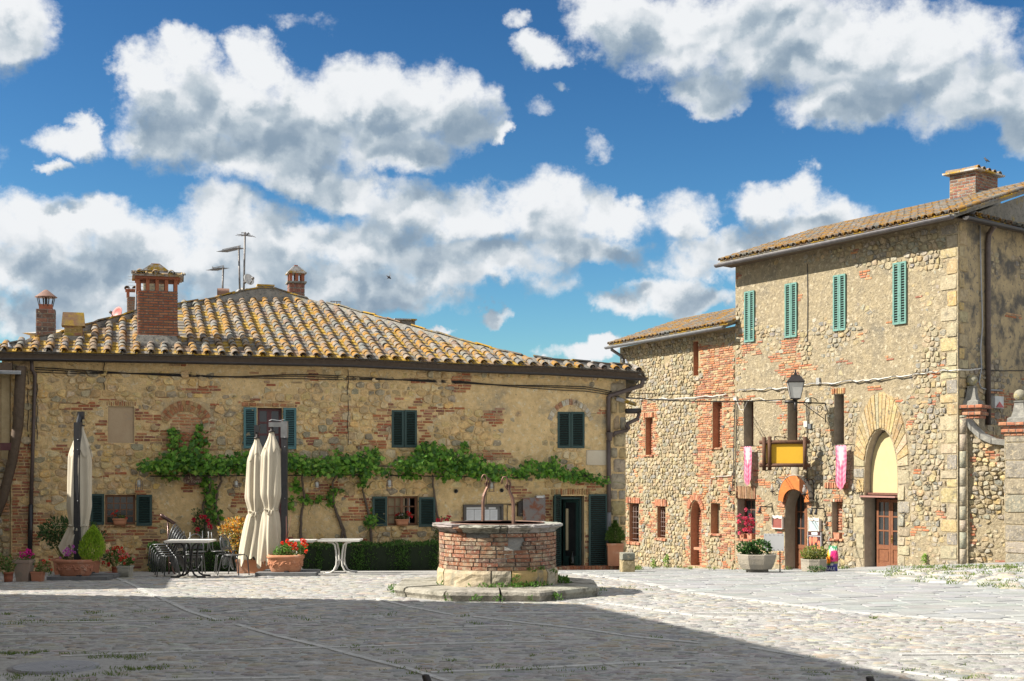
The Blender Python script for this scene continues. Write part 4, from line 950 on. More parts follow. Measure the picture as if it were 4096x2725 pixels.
# roof of the lower house: plane rising inward
def eaveroof(fr, parent, pts, out, slope, topfn, sA, sB, lim, pitch=.26, row=.30, gut=True, seed=3, roofname='roof', bmax=30, overh=0):
    R = random.Random(seed); q = [fr.hit(x, y, out) for x, y in pts]
    ze = lambda s: lerp(q[0][1], q[-1][1], (s - q[0][0]) / (q[-1][0] - q[0][0])); grid = []
    pt = lambda s, bb: fr.w(s, ze(s) + slope * bb, out - bb)
    n = int((sB - sA) / pitch); top = 0
    for i in range(n + 1):
        s = sA + pitch * (i + .5)
        for j in range(bmax):
            bh = j * row * .95; p = pt(s, bh); x, y = proj(p)
            if topfn and not topfn(s, bh, x, y): break
            M = basis(p, pt(s + .1, bh) - p, pt(s, bh + .3) - p)
            grid.append(('c', M @ Matrix.Translation((0, R.uniform(-.03, .03), .055)) @ Matrix.Rotation(R.uniform(-.07, .07), 4, 'Z') @ Matrix.Rotation(-.04, 4, 'X'), bh * 100 - s))
            grid.append(('p', M @ Matrix.Translation((pitch / 2, 0, 0)) @ Matrix.Rotation(-.04, 4, 'X') @ Matrix.Scale(pitch / .326, 4, (1, 0, 0)), bh * 100 - s)); top = max(top, bh)
    tiles(parent, grid, None, lim)
    b = Bag(); vs = [pt(sA, 0), pt(sB, 0), pt(sB, top + row), pt(sA, top + row)]; vs = [v - Vector((0, 0, .02)) for v in vs]; vs += [v - Vector((0, 0, .08)) for v in vs]
    b.add([tuple(v) for v in vs], [(0, 1, 2, 3), (7, 6, 5, 4), (0, 4, 5, 1), (1, 5, 6, 2), (2, 6, 7, 3), (3, 7, 4, 0)]); b.obj(roofname, M_MORT, parent)
    return pt, ze
ptW, zeW = eaveroof(FW, LH, [(2428, 1383), (2940, 1292)], .45, .33, lambda s, b_, x, y: b_ < 3.0 + (s - sW0) * 0, FW.hit(2428, 1383, .45)[0], -.05, 120, seed=5, bmax=12)
gutter(FW, [(2424, 1389), (2700, 1342), (2895, 1306)], .52, .085, LH, mat('zinc_gutter', (.16, .165, .17), (.10, .10, .11), 7, .5, .1, 50, metal=.3))
pipe(FW, [(2446, 1392, .5), (2448, 1400, .45), (2484, 1424, .12), (2492, 1440, .08), (2492, 1462, .08)], .055, LH, MATS['zinc_gutter'])
# ---- tall house front
zT = zl(FT, [(2942, 1066), (3832, 872)])
HT_PX = dict(B1=(2975, 1606, 3014, 1784), B2=(3150, 1600, 3190, 1776), B3=(3337, 1577, 3376, 1777), lw=(2949, 1996, 3022, 2157), sw=(3328, 2008, 3369, 2156))
HT = {k: rectp(*FT.r(*v)) for k, v in HT_PX.items()}
q = FT.r(3140, 1958, 3230, 2285); HT['door'] = archp(q[0], q[1], q[2] - .1, q[3] - .75, q[3], 10)
q = FT.r(3457, 1716, 3590, 2282); HT['arch'] = archp(q[0], q[1], q[2] - .1, q[3] - 1.35, q[3], 12)
outer = [(0, -2), (sC, -2), (sC, zT(sC)), (0, zT(0))]
holed(FT, outer, list(HT.values()), 'wall', M_PR, TH, .42, M_REV)
M_SD = mat('stained_plaster', (.44, .34, .19), (.34, .27, .16), 3, .95, .9, 18, c3=(.10, .09, .075), s3=1.6, t3=(.46, .62), bdist=.02, speck=((.12, .11, .10), 8, .56, .68))
# far end gable above the neighbour, end wall round the corner, back
zS = zl(FS, [(3832, 872), (4096, 890)])
holed(FS, [(0, -2), (14, -2), (14, zS(6)), (6, zS(6)), (0, zT(sC))], [], 'wall', M_SD, TH, .1)
b = Bag(); b.box(.002, .4, .43, 6, -2, zT(0)); b.box(.4, sC - .4, 5.6, 6, -2, zT(3)); b.obj('wall', M_PR, TH, FT.M)
BT = [(2962, 1372, 3040, 1420, 1.1), (3130, 1352, 3200, 1500, 1.2), (3140, 1490, 3190, 1570, 1.1), (2942, 1380, 2980, 1480, .5), (3190, 1600, 3210, 1790, 1.1), (3135, 1650, 3151, 1790, .7), (2940, 1600, 2976, 1990, .35), (2930, 2000, 2951, 2285, .9), (3020, 1990, 3060, 2200, .7), (3015, 1780, 3060, 1990, .3), (3110, 2000, 3142, 2285, .9), (3316, 1995, 3330, 2170, 1.2), (3368, 1995, 3382, 2170, 1.2), (3290, 1925, 3400, 1965, 1.1), (3325, 1560, 3385, 1580, 1.0), (3376, 1580, 3395, 1700, .5), (3120, 1900, 3250, 1935, .7), (3700, 1570, 3740, 1640, .6), (3640, 1590, 3660, 1720, .7), (3400, 2230, 3440, 2285, .5)]
PT = [(2942, 1060, 3840, 1330, .36), (2990, 1330, 3130, 1780, .42), (3230, 1330, 3600, 1560, .30), (3040, 1600, 3140, 1700, .5), (3600, 1300, 3720, 1480, .35), (3020, 1790, 3110, 2060, .12), (3380, 1450, 3720, 1600, .25)]
AT = []
soldier(FT, TH, 2946, 1945, 3024, 1996, 15, .05, [(.44, .24, .14), (.48, .30, .18), (.42, .28, .17)]); AT.append(rectp(*FT.r(2944, 1935, 3026, 1996)))
soldier(FT, TH, 3300, 1930, 3395, 1955, 10, .04, RB_); AT.append(rectp(*FT.r(3300, 1930, 3395, 1955)))
soldier(FT, TH, 3325, 1996, 3372, 2009, 5, .05, RB_ + [(.6, .5, .4)]); AT.append(rectp(*FT.r(3322, 1996, 3374, 2009)))
soldier(FT, TH, 3327, 1553, 3382, 1577, 8, .03, OB); AT.append(rectp(*FT.r(3325, 1553, 3384, 1577)))
soldier(FT, TH, 2945, 2157, 3026, 2166, 5, .10, RB_); soldier(FT, TH, 3322, 2156, 3376, 2165, 4, .10, RB_)
VS = [(.44, .325, .16), (.45, .34, .175), (.43, .31, .155), (.43, .36, .23)]
arcbricks(FT, TH, 3524, 1870, 66, 110, 153, 302, .02, pi - .02, 21, .032, M_ST, VS, 'voussoir')
AT.append([(FT.hit(3524 + 118 * cos(t), 0)[0], FT.hit(3524 + 118 * cos(t), 1872 - 312 * sin(t))[1]) for t in [pi * k / 14 for k in range(15)]])
arcbricks(FT, TH, 3185, 2040, 45, 62, 82, 105, .1, pi - .1, 15, .03, M_BR, RB_, 'brick')
# jamb blocks and quoins
R = random.Random(8)
def quoins(fr, x0a, x0b, x1, ya, yb, pal, dep=.022, parent=TH, flip=False, hmin=34, hmax=66):
    y = ya; k = 0
    while y < yb:
        h = R.uniform(hmin, hmax); a, b_ = ((x0a if k % 2 else x0b), x1) if not flip else (x1, (x0a if k % 2 else x0b)); s0, s1, z0, z1 = fr.r(a, y, b_, min(yb, y + h - 3))
        AT.append(rectp(s0, s1, z0, z1)); vs, fs, cc = pillow(rounded(rectp(s0 + .008, s1 - (0 if not flip else .008), z0 + .006, z1 - .004), .06), dep, R, top=.95, col=jitcol(R, R.choice(pal), .1)); bb = Bag(); bb.add(vs, fs, cc, 0, False); bb.obj('quoin', M_ST, parent, fr.M); y += h; k += 1
QC = [(.42, .33, .18), (.38, .33, .23), (.44, .32, .145), (.28, .265, .225), (.39, .335, .225), (.34, .29, .20)]
quoins(FT, 3788, 3762, 3829, 900, 2270, QC); quoins(FT, 3425, 3415, 3456, 1875, 2280, QC, .02); quoins(FT, 3620, 3640, 3592, 1880, 2280, QC, .03, flip=True)
masonry(FT, TH, .02, sC - .02, -1.6, zT(0) + 2, list(HT.values()), .18, .135, 14, BT, PT, .66, .034, M_ST, M_BR, pal=RUB, avoid=AT, patch=.15, gap=.010, clipo=lambda s, z: z < zT(s) - .15, blim=250)
# end wall stones
AT = []
quoins(FS, 3870, 3856, 3836, 890, 2260, [(.55, .40, .17), (.44, .36, .22), (.50, .38, .2)], .025, flip=True)
masonry(FS, TH, .05, 5.8, -1.4, 8, [], .22, .16, 19, [(3950, 1560, 4096, 1800, .6)], [(3832, 870, 4096, 1480, .34)], .60, .03, M_ST, M_BR, pal=[(.36, .31, .22), (.30, .27, .21), (.22, .20, .17), (.44, .36, .22)], avoid=AT, patch=.05, lim=100, blim=50, clipo=lambda s, z: z < zS(s) - .2 and s < 5)
# ---- shutters, windows, doors of the tall house
for (xa, xb, ya, yb) in ((2978, 3017, 1165, 1368), (3140, 3187, 1133, 1350), (3333, 3382, 1099, 1323), (3572, 3625, 1049, 1297)):
    xm = (xa + xb) / 2; sl = 22; s0, s1, z0, z1 = FT.r(xa, ya, xb, yb, .04)
    for a, c_ in ((s0, (s0 + s1) / 2 - .006), ((s0 + s1) / 2 + .006, s1)): shutter(TH, a, c_, z0, z1, .02, M_AQ, FT.M, sl, st=.05, midrail=False, th=.04)
for k in ('B1', 'B2', 'B3'):
    x0, y0, x1, y1 = HT_PX[k]; grille(FT, TH, x0 + 12, y0, x1, y1, 4, 4, .26, .010, matl=M_IRON)
    window(FT, TH, x0, y0, x1, y1, 2, 2, mat('red_brown_wood', (.12, .05, .035), (.16, .07, .045), 14, .6, .2), .34, .05, .04)
window(FT, TH, 2949, 1996, 3022, 2157, 3, 4, MATS['red_brown_wood'], .30, .06, .03)
q = FT.r(3328, 2008, 3369, 2156); Bag().box(q[0], q[1], .22, .26, q[2], q[3]).obj('infill', M_REVB, TH, FT.M)
R = random.Random(2)
for (a, c_, d, e_) in brickcells(*q, R, .26, .08):
    p = brickpiece(R, a, c_, d, e_, 0, jitcol(R, R.choice(RB_ + [(.4, .33, .24)]), .15)); bb = Bag(); bb.add([(x, y + .20 - (.012 if i > 3 else 0), z) for i, (x, y, z) in enumerate(p[1])], p[2], p[3]); bb.obj('brick', M_BR, TH, FT.M)
# restaurant door: two glazed leaves under the arch
M_DW = mat('door_wood', (.16, .06, .03), (.22, .09, .04), 14, .5, .25, 60)
def paneldoor(fr, parent, x0, y0, x1, y1, dep, zsp=None, nl=2, rows=3):
    s0, s1, z0, z1 = fr.r(x0, y0, x1, y1)
    w = (s1 - s0) / nl
    for k in range(nl):
        a, c_ = s0 + k * w + .005, s0 + (k + 1) * w - .005; b = Bag(); zp = z0 + (z1 - z0) * .30
        b.box(a, a + .07, dep, dep + .05, z0, z1); b.box(c_ - .07, c_, dep, dep + .05, z0, z1); b.box(a + .07, c_ - .07, dep + .002, dep + .048, z0, z0 + .12); b.box(a + .07, c_ - .07, dep + .002, dep + .048, zp - .06, zp + .06); b.box(a + .07, c_ - .07, dep + .002, dep + .048, z1 - .08, z1)
        b.box(a + .07, c_ - .07, dep + .02, dep + .03, z0 + .12, zp - .06); b.box(a + .1, c_ - .1, dep + .008, dep + .02, z0 + .18, zp - .12)
        for j in range(1, rows): z = lerp(zp + .06, z1 - .08, j / rows); b.box(a + .07, c_ - .07, dep + .004, dep + .046, z - .02, z + .02)
        b.box((a + c_) / 2 - .012, (a + c_) / 2 + .012, dep + .006, dep + .044, zp + .06, z1 - .08)
        o = b.obj('door_leaf', M_DW, parent, fr.M); Bag().box(a + .07, c_ - .07, dep + .022, dep + .027, zp + .06, z1 - .08).obj('pane', M_GL, o, fr.M)
        if k == nl - 1: bb = Bag(); bb.tube([(a + .035, dep, zp + .25), (a + .035, dep - .05, zp + .25), (a + .12, dep - .05, zp + .25)], .01, 6); bb.box(a + .015, a + .055, dep - .008, dep, zp + .12, zp + .34); bb.obj('handle', MATS['brass'], o, fr.M)
paneldoor(FT, TH, 3140, 1972, 3230, 2284, .40)
q = FT.r(3136, 2281, 3236, 2292); Bag().box(q[0] - .1, q[1] + .1, -.25, .4, q[2] - .1, q[3]).obj('doorstep', M_LINE, TH, FT.M)
q = FT.r(3457, 1722, 3590, 1972); p = archp(q[0] + .02, q[1] - .02, q[2], q[3] - 1.28, q[3] - .02, 12)
vs = [(x, .24, z) for x, z in ccw(p)] + [(x, .30, z) for x, z in ccw(p)]; b = Bag(); b.add(vs, [tuple(range(len(p)))] + [(i, len(p) + i, len(p) + (i + 1) % len(p), (i + 1) % len(p)) for i in range(len(p))]); b.obj('cream_panel', mat('cream_stucco', (.50, .41, .22), (.45, .37, .20), 4, .9, .2, 20), TH, FT.M)
q = FT.r(3455, 1972, 3592, 1980); Bag().box(q[0] + .02, q[1] - .02, .1, .3, q[2], q[3]).obj('lintel', MATS['red_brown_wood'], TH, FT.M)
q = FT.r(3450, 1983, 3592, 1996); Bag().box(q[0], q[1], -.12, .28, q[3] - .05, q[3] - .005).obj('door_canopy', mat('dusty_red_sheet', (.34, .17, .14), (.26, .14, .12), 8, .6, .2), TH, FT.M)
paneldoor(FT, TH, 3475, 1999, 3590, 2274, .30, nl=2)
q = FT.r(3450, 2274, 3600, 2284); Bag().box(q[0], q[1] + .1, -.3, .4, q[2] - .1, q[3]).obj('doorstep', M_LINE, TH, FT.M)
# roof: front slope
xE0, xE1 = 2866, 3812; OVT = .55
sE0 = FT.hit(2870, 1050, OVT)[0]; sE1 = sC + .35
ptT, zeT = eaveroof(FT, TH, [(2870, 1050), (3832, 851)], OVT, .33, lambda s, b_, x, y: b_ < 4.2, sE0, sE1, 230, seed=9, bmax=16)
gutter(FT, [(2864, 1060), (3300, 969), (3808, 861)], OVT + .08, .095, TH, mat('worn_gutter', (.13, .12, .125), (.08, .075, .08), 6, .5, .15, 50, metal=.2))
b = Bag(); p = [FT.w(sE0, zeT(sE0) - .10, OVT), FT.w(sE1, zeT(sE1) - .10, OVT), FT.w(sE1, zT(sC) - .02, -.02), FT.w(sE0, zT(0) - .02, -.02)]; b.add([tuple(v) for v in p] + [tuple(v + Vector((0, 0, .05))) for v in p], [(3, 2, 1, 0), (4, 5, 6, 7), (0, 1, 5, 4), (2, 3, 7, 6), (3, 0, 4, 7)]); b.obj('eaves_board', MATS['dark_timber'], TH)
# verge side: gable wall above the end wall's pent eave, row of tiles and gutter
zr = lambda b_: zeT(sC) + .33 * b_
b = Bag(); g = [(0, zeT(sC) - .25), (5.2, zeT(sC) - .25 + .0), (5.2, zr(5.2) - .1), (0, zr(.2) - .1)]
b.add([tuple(FS.w(s, z, -.02)) for s, z in g], [(0, 1, 2, 3)]); b.obj('gable', M_MORT, TH)
grid = []
for i in range(17):
    s = .1 + i * .30; p = FS.w(s, zeT(sC) - .02 + s * .0, .42); M = basis(p, FS.u, (FS.i + Vector((0, 0, .30))))
    grid.append(('c', M @ Matrix.Translation((0, 0, .06)), s)); grid.append(('p', M @ Matrix.Translation((.15, 0, 0)), s))
tiles(TH, grid, None, 60)
zSl = lambda s: lerp(zT(sC), zS(6), s / 6)
gl = [FS.w(-.5, zeT(sC) - .10, .5), FS.w(5.6, zeT(sC) - .02, .5)]
gutter(FS, [(v, None) for v in gl], .5, .09, TH, M_GUT)
b = Bag(); p = [FS.w(-.4, zeT(sC) - .14, .42), FS.w(5.6, zeT(sC) - .1, .42), FS.w(5.6, zS(6) - .05, -.02), FS.w(-.4, zT(sC) - .05, -.02)]; b.add([tuple(v) for v in p], [(3, 2, 1, 0)]); b.obj('eaves_board', MATS['dark_timber'], TH)
b = Bag()                                                # verge tiles up the gable edge
for k in range(14):
    p = ptT(sE1 - .05, k * .33 + .1) + Vector((0, 0, .06)); link('cover_tile', CV[k % len(CV)], TH, basis(p, FT.u, (ptT(sE1, 1) - ptT(sE1, 0))))
pipe(FS, [(3978, 893, .45), (3976, 905, .4), (3956, 935, .1), (3952, 975, .08), (3953, 1700, .08)], .07, TH, M_PIPE)
pipe(FS, [(3920, 905, .05), (3924, 1100, .05), (3930, 1300, .05), (3922, 1400, .05), (3926, 1475, .05), (3916, 1530, .05), (3925, 1552, .05), (3950, 1560, .05), (4010, 1562, .05)], .018, TH, mat('grey_conduit', (.35, .37, .40), None, 8, .5, .1), 'conduit')
# chimney on the tall house: brick box with a slab of tiles
def brickbox(name, parent, M, w, d, h, R, pal, matl=M_BR, bl=.25, bh=.075, prot=.008, faces=(0, 1, 2, 3), core=None, lim=300):
    """a chimney shaft: mortar core with every brick of the seen faces laid on it (local x,y centred, z up)"""
    ch = Bag().box(-w / 2, w / 2, -d / 2, d / 2, 0, h).obj(name, core or M_MORT, parent, M)
    for f in faces:
        a = f * pi / 2; L = w if f % 2 == 0 else d; D = d if f % 2 == 0 else w; MF = M @ Matrix.Rotation(a, 4, 'Z') @ Matrix.Translation((-L / 2, -D / 2, 0))
        z = 0; j = 0
        while z < h - bh * .6:
            x = -(bl / 2) * (j % 2)
            while x < L - .02:
                x0, x1 = max(0, x), min(L, x + bl)
                if x1 - x0 > .04:
                    p = brickpiece(R, x0 + .005, x1 - .005, z + .006, min(h, z + bh) - .006, prot, jitcol(R, R.choice(pal), .12)); b = Bag(); b.add(p[1], p[2], p[3]); b.obj('brick', matl, ch, MF)
                x += bl
            z += bh; j += 1
    return ch
def chim(frM, px, py_base, py_top, Y, wpx, rz): pass
R = random.Random(6)
cb_ = ptT(sC - 2.2, 4.2); Yc = cb_.y
Yc = 37.6; c0 = P(3895, 770, Yc); c1 = P(3895, 722, Yc); RZ = atan2(FT.u.y, FT.u.x)
CM = Matrix.Translation((c0.x, c0.y, c0.z - .5)) @ Matrix.Rotation(atan2(FS.u.y, FS.u.x), 4, 'Z')
chm = brickbox('chimney', TH, CM, 1.25, .8, c1.z - c0.z + .62, R, [(.32, .13, .08), (.26, .11, .075), (.34, .20, .12), (.20, .11, .08)], bh=.09, faces=(0, 3))
hh = c1.z - c0.z + .62; b = Bag().box(-.78, .78, -.55, .55, hh, hh + .05); b.obj('chimney_slab', M_TP, chm, CM)
for k in range(5):
    link('cover_tile', CV[k], chm, CM @ Matrix.Translation((-.6 + k * .3, -.5, hh + .07)) @ Matrix.Scale(1.1, 4)); link('cover_tile', CV[k + 3], chm, CM @ Matrix.Translation((-.6 + k * .3, .5, hh + .07)) @ Matrix.Rotation(pi, 4, 'Z') @ Matrix.Scale(1.1, 4))
b = Bag().lathe([(.9, -.1), (.66, .42)], 4, (0, 0, 0)); b.obj('chimney_flashing', M_MORT, chm, CM @ Matrix.Rotation(pi / 4, 4, 'Z'))
# wall cables across both fronts
M_WC = mat('white_cable', (.62, .60, .55), (.45, .43, .40), 10, .7, .1)
def cable(pts, r, matl, n=40, wob=0, name='wall_cable', parent=TH, fr=FT, hang=False):
    b = Bag(); w = []
    for i in range(n):
        t = i / (n - 1) * (len(pts) - 1); k = min(int(t), len(pts) - 2); f = t - k; a, c_ = pts[k], pts[k + 1]
        x, y, o = (lerp(a[j], c_[j], f) for j in range(3)); y += wob * noise.noise(Vector((x * .03, y * .01, r * 100)))
        w.append(fr.w(*fr.hit(x, y, o), o))
    b.tube(w, r, 4); return b.obj(name, matl, parent)
for k in range(3): cable([(2960, 1562, .06), (3100, 1553, .06), (3170, 1547, .06), (3240, 1537, .06), (3400, 1525, .06), (3560, 1508, .06), (3700, 1494, .06), (3828, 1480, .07)], .014, M_WC if k < 2 else M_CAB, 90, 9 + k * 5)
cable([(3832, 1480, .04), (3880, 1481, .04), (3926, 1474, .04)], .02, M_WC, 12, 0, fr=FS)
cable([(3926, 1478, .04), (4000, 1484, .04), (4096, 1482, .04)], .012, M_CAB, 12, 3, fr=FS)
cable([(2942, 1602, .05), (2937, 1700, .05), (2934, 1900, .05), (2928, 1960, .05)], .016, M_CAB, 20); cable([(2950, 1602, .05), (2944, 1800, .05), (2938, 1905, .05)], .014, M_CAB, 20)
cable([(3224, 1560, .05), (3228, 1700, .05), (3228, 1780, .05), (3228, 1960, .05)], .014, M_CAB, 20, 4); cable([(3232, 1600, .05), (3232, 1690, .05)], .012, M_CAB, 10, 4)
cable([(3229, 1060, .02), (3231, 1200, .02), (3229, 1420, .02)], .012, M_CAB, 20, 6)
cable([(2946, 1600, .08), (2960, 1640, .1), (2975, 1640, .1), (2990, 1600, .06), (3000, 1605, .06), (3040, 1590, .06), (3060, 1600, .06), (3080, 1607, .06), (3130, 1600, .06)], .010, M_WC, 40, 4)
for (x, y, w, h_, c) in ((3228, 1697, 14, 24, (.55, .53, .47)), (3244, 1706, 12, 20, (.12, .13, .14)), (3236, 1600, 16, 18, (.5, .5, .45)), (3277, 1525, 12, 26, (.36, .36, .35)), (2946, 1594, 12, 16, (.6, .58, .5))):
    q = FT.r(x - w / 2, y - h_ / 2, x + w / 2, y + h_ / 2); Bag().box(q[0], q[1], -.07, 0, q[2], q[3]).obj('junction_box', mat('box_%d' % x, c, None, 5, .6, .1), TH, FT.M)
# long lines strung between the houses
def span(a, b_, sag, r, matl, label, nm='overhead_cable'):
    bb = Bag(); bb.tube([a.lerp(b_, t / 16) - Vector((0, 0, sag * 4 * (t / 16) * (1 - t / 16))) for t in range(17)], r, 5); o = bb.obj(nm, matl, None); tag(o, label, 'cable', 'cables strung over the street')
A1 = FL.w(*FL.hit(2440, 1568, .05), .05); A2 = FL.w(*FL.hit(2450, 1585, .05), .05)
span(A1, FT.w(*FT.hit(2950, 1570, .1), .1), .06, .011, M_CAB, 'thin upper black cable strung from the vine house to the tall house')
span(A2, FT.w(*FT.hit(3140, 1598, 1.0), 1.0), .10, .016, M_CAB, 'thick lower black cable reaching from the vine house to the street lantern')
span(A2 + Vector((0, 0, -.05)), FT.w(*FT.hit(2948, 1588, .1), .1), .05, .012, M_WC, 'whitish cable sagging lowest between the two houses')
cable([(2560, 1600, .06), (2700, 1596, .06), (2800, 1587, .06), (2905, 1577, .06)], .018, M_WC, 30, 8, parent=LH, fr=FW)
cable([(2828, 1990, .05), (2838, 1960, .05), (2842, 1910, .05), (2870, 1906, .05), (2925, 1904, .05)], .012, M_WC, 20, 3, parent=LH, fr=FW)
# ---- garden wall with ball-topped pillars
GP = Vector(((3862 - HX) / F * 33.0, 33.0, 0)); FG = Frame((GP.x, GP.y), (.8, -.6))
GW = thing('garden_wall', 'rubble garden wall with curved grey coping and brick-capped pillars topped by stone balls', 'wall', FG.w(0, -.5, 0))
gs0 = FG.hit(3874, 1900)[0]; gs1 = FG.hit(4038, 1900)[0]
CPX = [(3868, 1685), (3890, 1715), (3925, 1745), (3970, 1764), (4040, 1772)]
zc = [FG.hit(x, y + 12) for x, y in CPX]
holed(FG, [(gs0, -1.2), (gs1, -1.2)] + zc[::-1], [], 'wall', M_PR, GW)
Bag().box(gs0, gs1, .3, .34, -1.2, zc[-1][1]).obj('wall', M_PR, GW, FG.M)
masonry(FG, GW, gs0 + .02, gs1 - .02, -.5, zc[0][1], [], .16, .12, 23, [(3870, 1800, 3900, 2270, .5), (3930, 1800, 4000, 1860, .7)], [(3950, 1900, 4040, 2250, .2)], .75, .06, M_ST, M_BR, pal=STC + RUB, patch=.12, clipo=lambda s, z: z < lerp(zc[0][1], zc[-1][1], min(1, ((s - gs0) / (gs1 - gs0)) ** .6)) - .08)
Bag().box(gs1 + .5, gs1 + 8, .02, .34, -1.2, zc[-1][1]).obj('wall', M_PR, GW, FG.M)
for i in range(4):
    (a, za), (c_, zc_) = zc[i], zc[i + 1]; b = Bag(); b.add([(a + .01, -.12, za), (c_ - .01, -.12, zc_), (c_ - .01, .45, zc_), (a + .01, .45, za), (a + .01, -.12, za + .14), (c_ - .01, -.12, zc_ + .14), (c_ - .01, .45, zc_ + .14), (a + .01, .45, za + .14)], [(3, 2, 1, 0), (4, 5, 6, 7), (0, 1, 5, 4), (1, 2, 6, 5), (2, 3, 7, 6), (3, 0, 4, 7)]); b.obj('coping_stone', mat('lichen_grey_stone', (.25, .24, .21), (.16, .155, .14), 7, .95, .8, 24, c3=(.36, .34, .29), s3=3, t3=(.55, .68)), GW, FG.M)
def pillar(x0, x1, Y, ytop_cap, ball_y, br, parent, w, shaft):
    c = P((x0 + x1) / 2, 1890, Y); M = Matrix.Translation((c.x, c.y, 0)) @ Matrix.Rotation(atan2(FG.u.y, FG.u.x), 4, 'Z'); z = lambda y: P(x0, y, Y).z
    zb_ = gz(c.x, c.y) - .2; pl_ = Bag().box(-w / 2, w / 2, -w / 2, w / 2, zb_, z(ytop_cap + 55)).obj('pillar', M_PR, parent, M)
    R = random.Random(int(x0)); zz = zb_
    while zz < z(ytop_cap + 60):
        h = R.uniform(.25, .45); h = min(h, z(ytop_cap + 55) - zz)
        if shaft:
            for a in (0, -pi / 2, pi / 2):
                vs, fs, cc = pillow(rounded(rectp(-w / 2 + .01, w / 2 - .01, zz + .01, zz + h - .01), .06), .02, R, top=.96, col=jitcol(R, R.choice([(.33, .30, .235), (.29, .265, .21), (.36, .31, .22)]), .1)); b = Bag(); b.add([(x, y - w / 2, z_) for x, y, z_ in vs], fs, cc, 0, False); b.obj('stone', M_ST, pl_, M @ Matrix.Rotation(a, 4, 'Z'))
        zz += h
    for (k, e) in ((0, .02), (1, .07), (2, .04), (3, .12)):
        zc0 = lerp(z(ytop_cap + 55), z(ytop_cap), k / 4); zc1 = lerp(z(ytop_cap + 55), z(ytop_cap), (k + 1) / 4)
        hw = w / 2 + e; nb = 4
        for a in range(4):
            for q in range(nb):
                x0_ = lerp(-hw, hw, q / nb) + .004; x1_ = lerp(-hw, hw, (q + 1) / nb) - .004
                p = brickpiece(R, x0_, x1_, zc0 + .004, zc1 - .004, .004, jitcol(R, R.choice(RB_), .12)); b = Bag(); b.add([(x, y - hw, z_) for x, y, z_ in p[1]], p[2], p[3]); b.obj('brick', M_BR, pl_, M @ Matrix.Rotation(a * pi / 2, 4, 'Z'))
        Bag().box(-hw + .01, hw - .01, -hw + .01, hw - .01, zc0, zc1).obj('cap_core', M_MORT, pl_, M)
    zt_ = z(ytop_cap); rb = br / F * Y; zbc = z(ball_y); b = Bag()
    b.lathe([(w * .62, zt_), (w * .60, zt_ + .1), (w * .42, zt_ + .14), (w * .34, lerp(zt_, zbc - rb, .5)), (w * .26, zbc - rb * 1.15), (w * .34, zbc - rb * 1.05), (w * .24, zbc - rb * .92)], 4, sm=False)
    b.obj('finial_base', MATS['lichen_grey_stone'], pl_, M @ Matrix.Rotation(pi / 4, 4, 'Z'))
    Bag().ball((0, 0, zbc), rb, 18, 12).obj('finial_ball', mat('ball_stone', (.27, .25, .18), (.18, .165, .13), 8, .95, .8, 30, c3=(.46, .38, .12), s3=4, t3=(.56, .7)), pl_, M)
pillar(3845, 3932, 33.6, 1622, 1524, 23, GW, .50, False)
pillar(4030, 4130, 32.0, 1690, 1582, 24, GW, .56, True)
b = Bag(); R = random.Random(3); z = -.6
while z < FG.hit(3862, 1660)[1]:
    h = R.uniform(.3, .5); bb = Bag(); bb.tube([FG.w(-.02, z + .01, .12), FG.w(-.02, min(z + h, FG.hit(3862, 1662)[1]) - .01, .12)], .085, 10, (.34 * R.uniform(.85, 1.1), .30, .235)); bb.obj('half_column_drum', M_ST, GW); z += h
# alarm box on the end wall
q = FS.r(3968, 1586, 4002, 1634, .05); t = thing('alarm_box', 'white alarm box with a red triangle on the end wall', 'alarm box', FS.w(q[0], q[2], .05))
Bag().box(q[0], q[1], -.14, 0, q[2], q[3]).obj('case', mat('white_plastic', (.62, .62, .60), None, 5, .5, .05), t, FS.M)
m_ = (q[0] + q[1]) / 2; b = Bag(); b.add([(q[0] + .04, -.145, q[2] + .02), (q[1] - .04, -.145, q[2] + .02), (m_, -.145, (q[2] + q[3]) / 2 + .02), (q[0] + .04, -.17, q[2] + .02), (q[1] - .04, -.17, q[2] + .02), (m_, -.15, (q[2] + q[3]) / 2 + .02)], [(3, 4, 5), (0, 3, 5, 2), (1, 2, 5, 4), (0, 1, 4, 3)]); b.obj('red_lens', mat('red_plastic', (.45, .03, .02), None, 5, .3, 0), t, FS.M)
# ------------------------------------------------------------------ the well
WX, WY = -.25, 22.3; WM0 = Matrix.Translation((WX, WY, 0))
WELL = thing('well', 'round brick well with thick stone rim and two bent iron posts', 'well', (WX, WY, 0))
M_WB2 = mat('well_brick', (1.1, 1.05, 1.0), (.72, .70, .70), 14, .92, .7, 50, attr=True, c3=(.38, .31, .21), s3=7, t3=(.50, .66), bdist=.014, speck=((.46, .40, .30), 26, .54, .68), pits=((.10, .07, .05), 30, .62, .74))
M_WS = mat('travertine_rim', (.40, .38, .33), (.28, .26, .22), 7, .92, 1., 22, c3=(.15, .14, .11), s3=3.6, t3=(.50, .62), bdist=.025, speck=((.20, .19, .16), 20, .58, .68), attr=True)
M_YB = mat('yellow_base_block', (1.05, 1.0, .95), (.75, .70, .60), 7, .95, .9, 28, attr=True, c3=(.22, .20, .15), s3=3.4, t3=(.52, .66), bdist=.02)
R = random.Random(17)
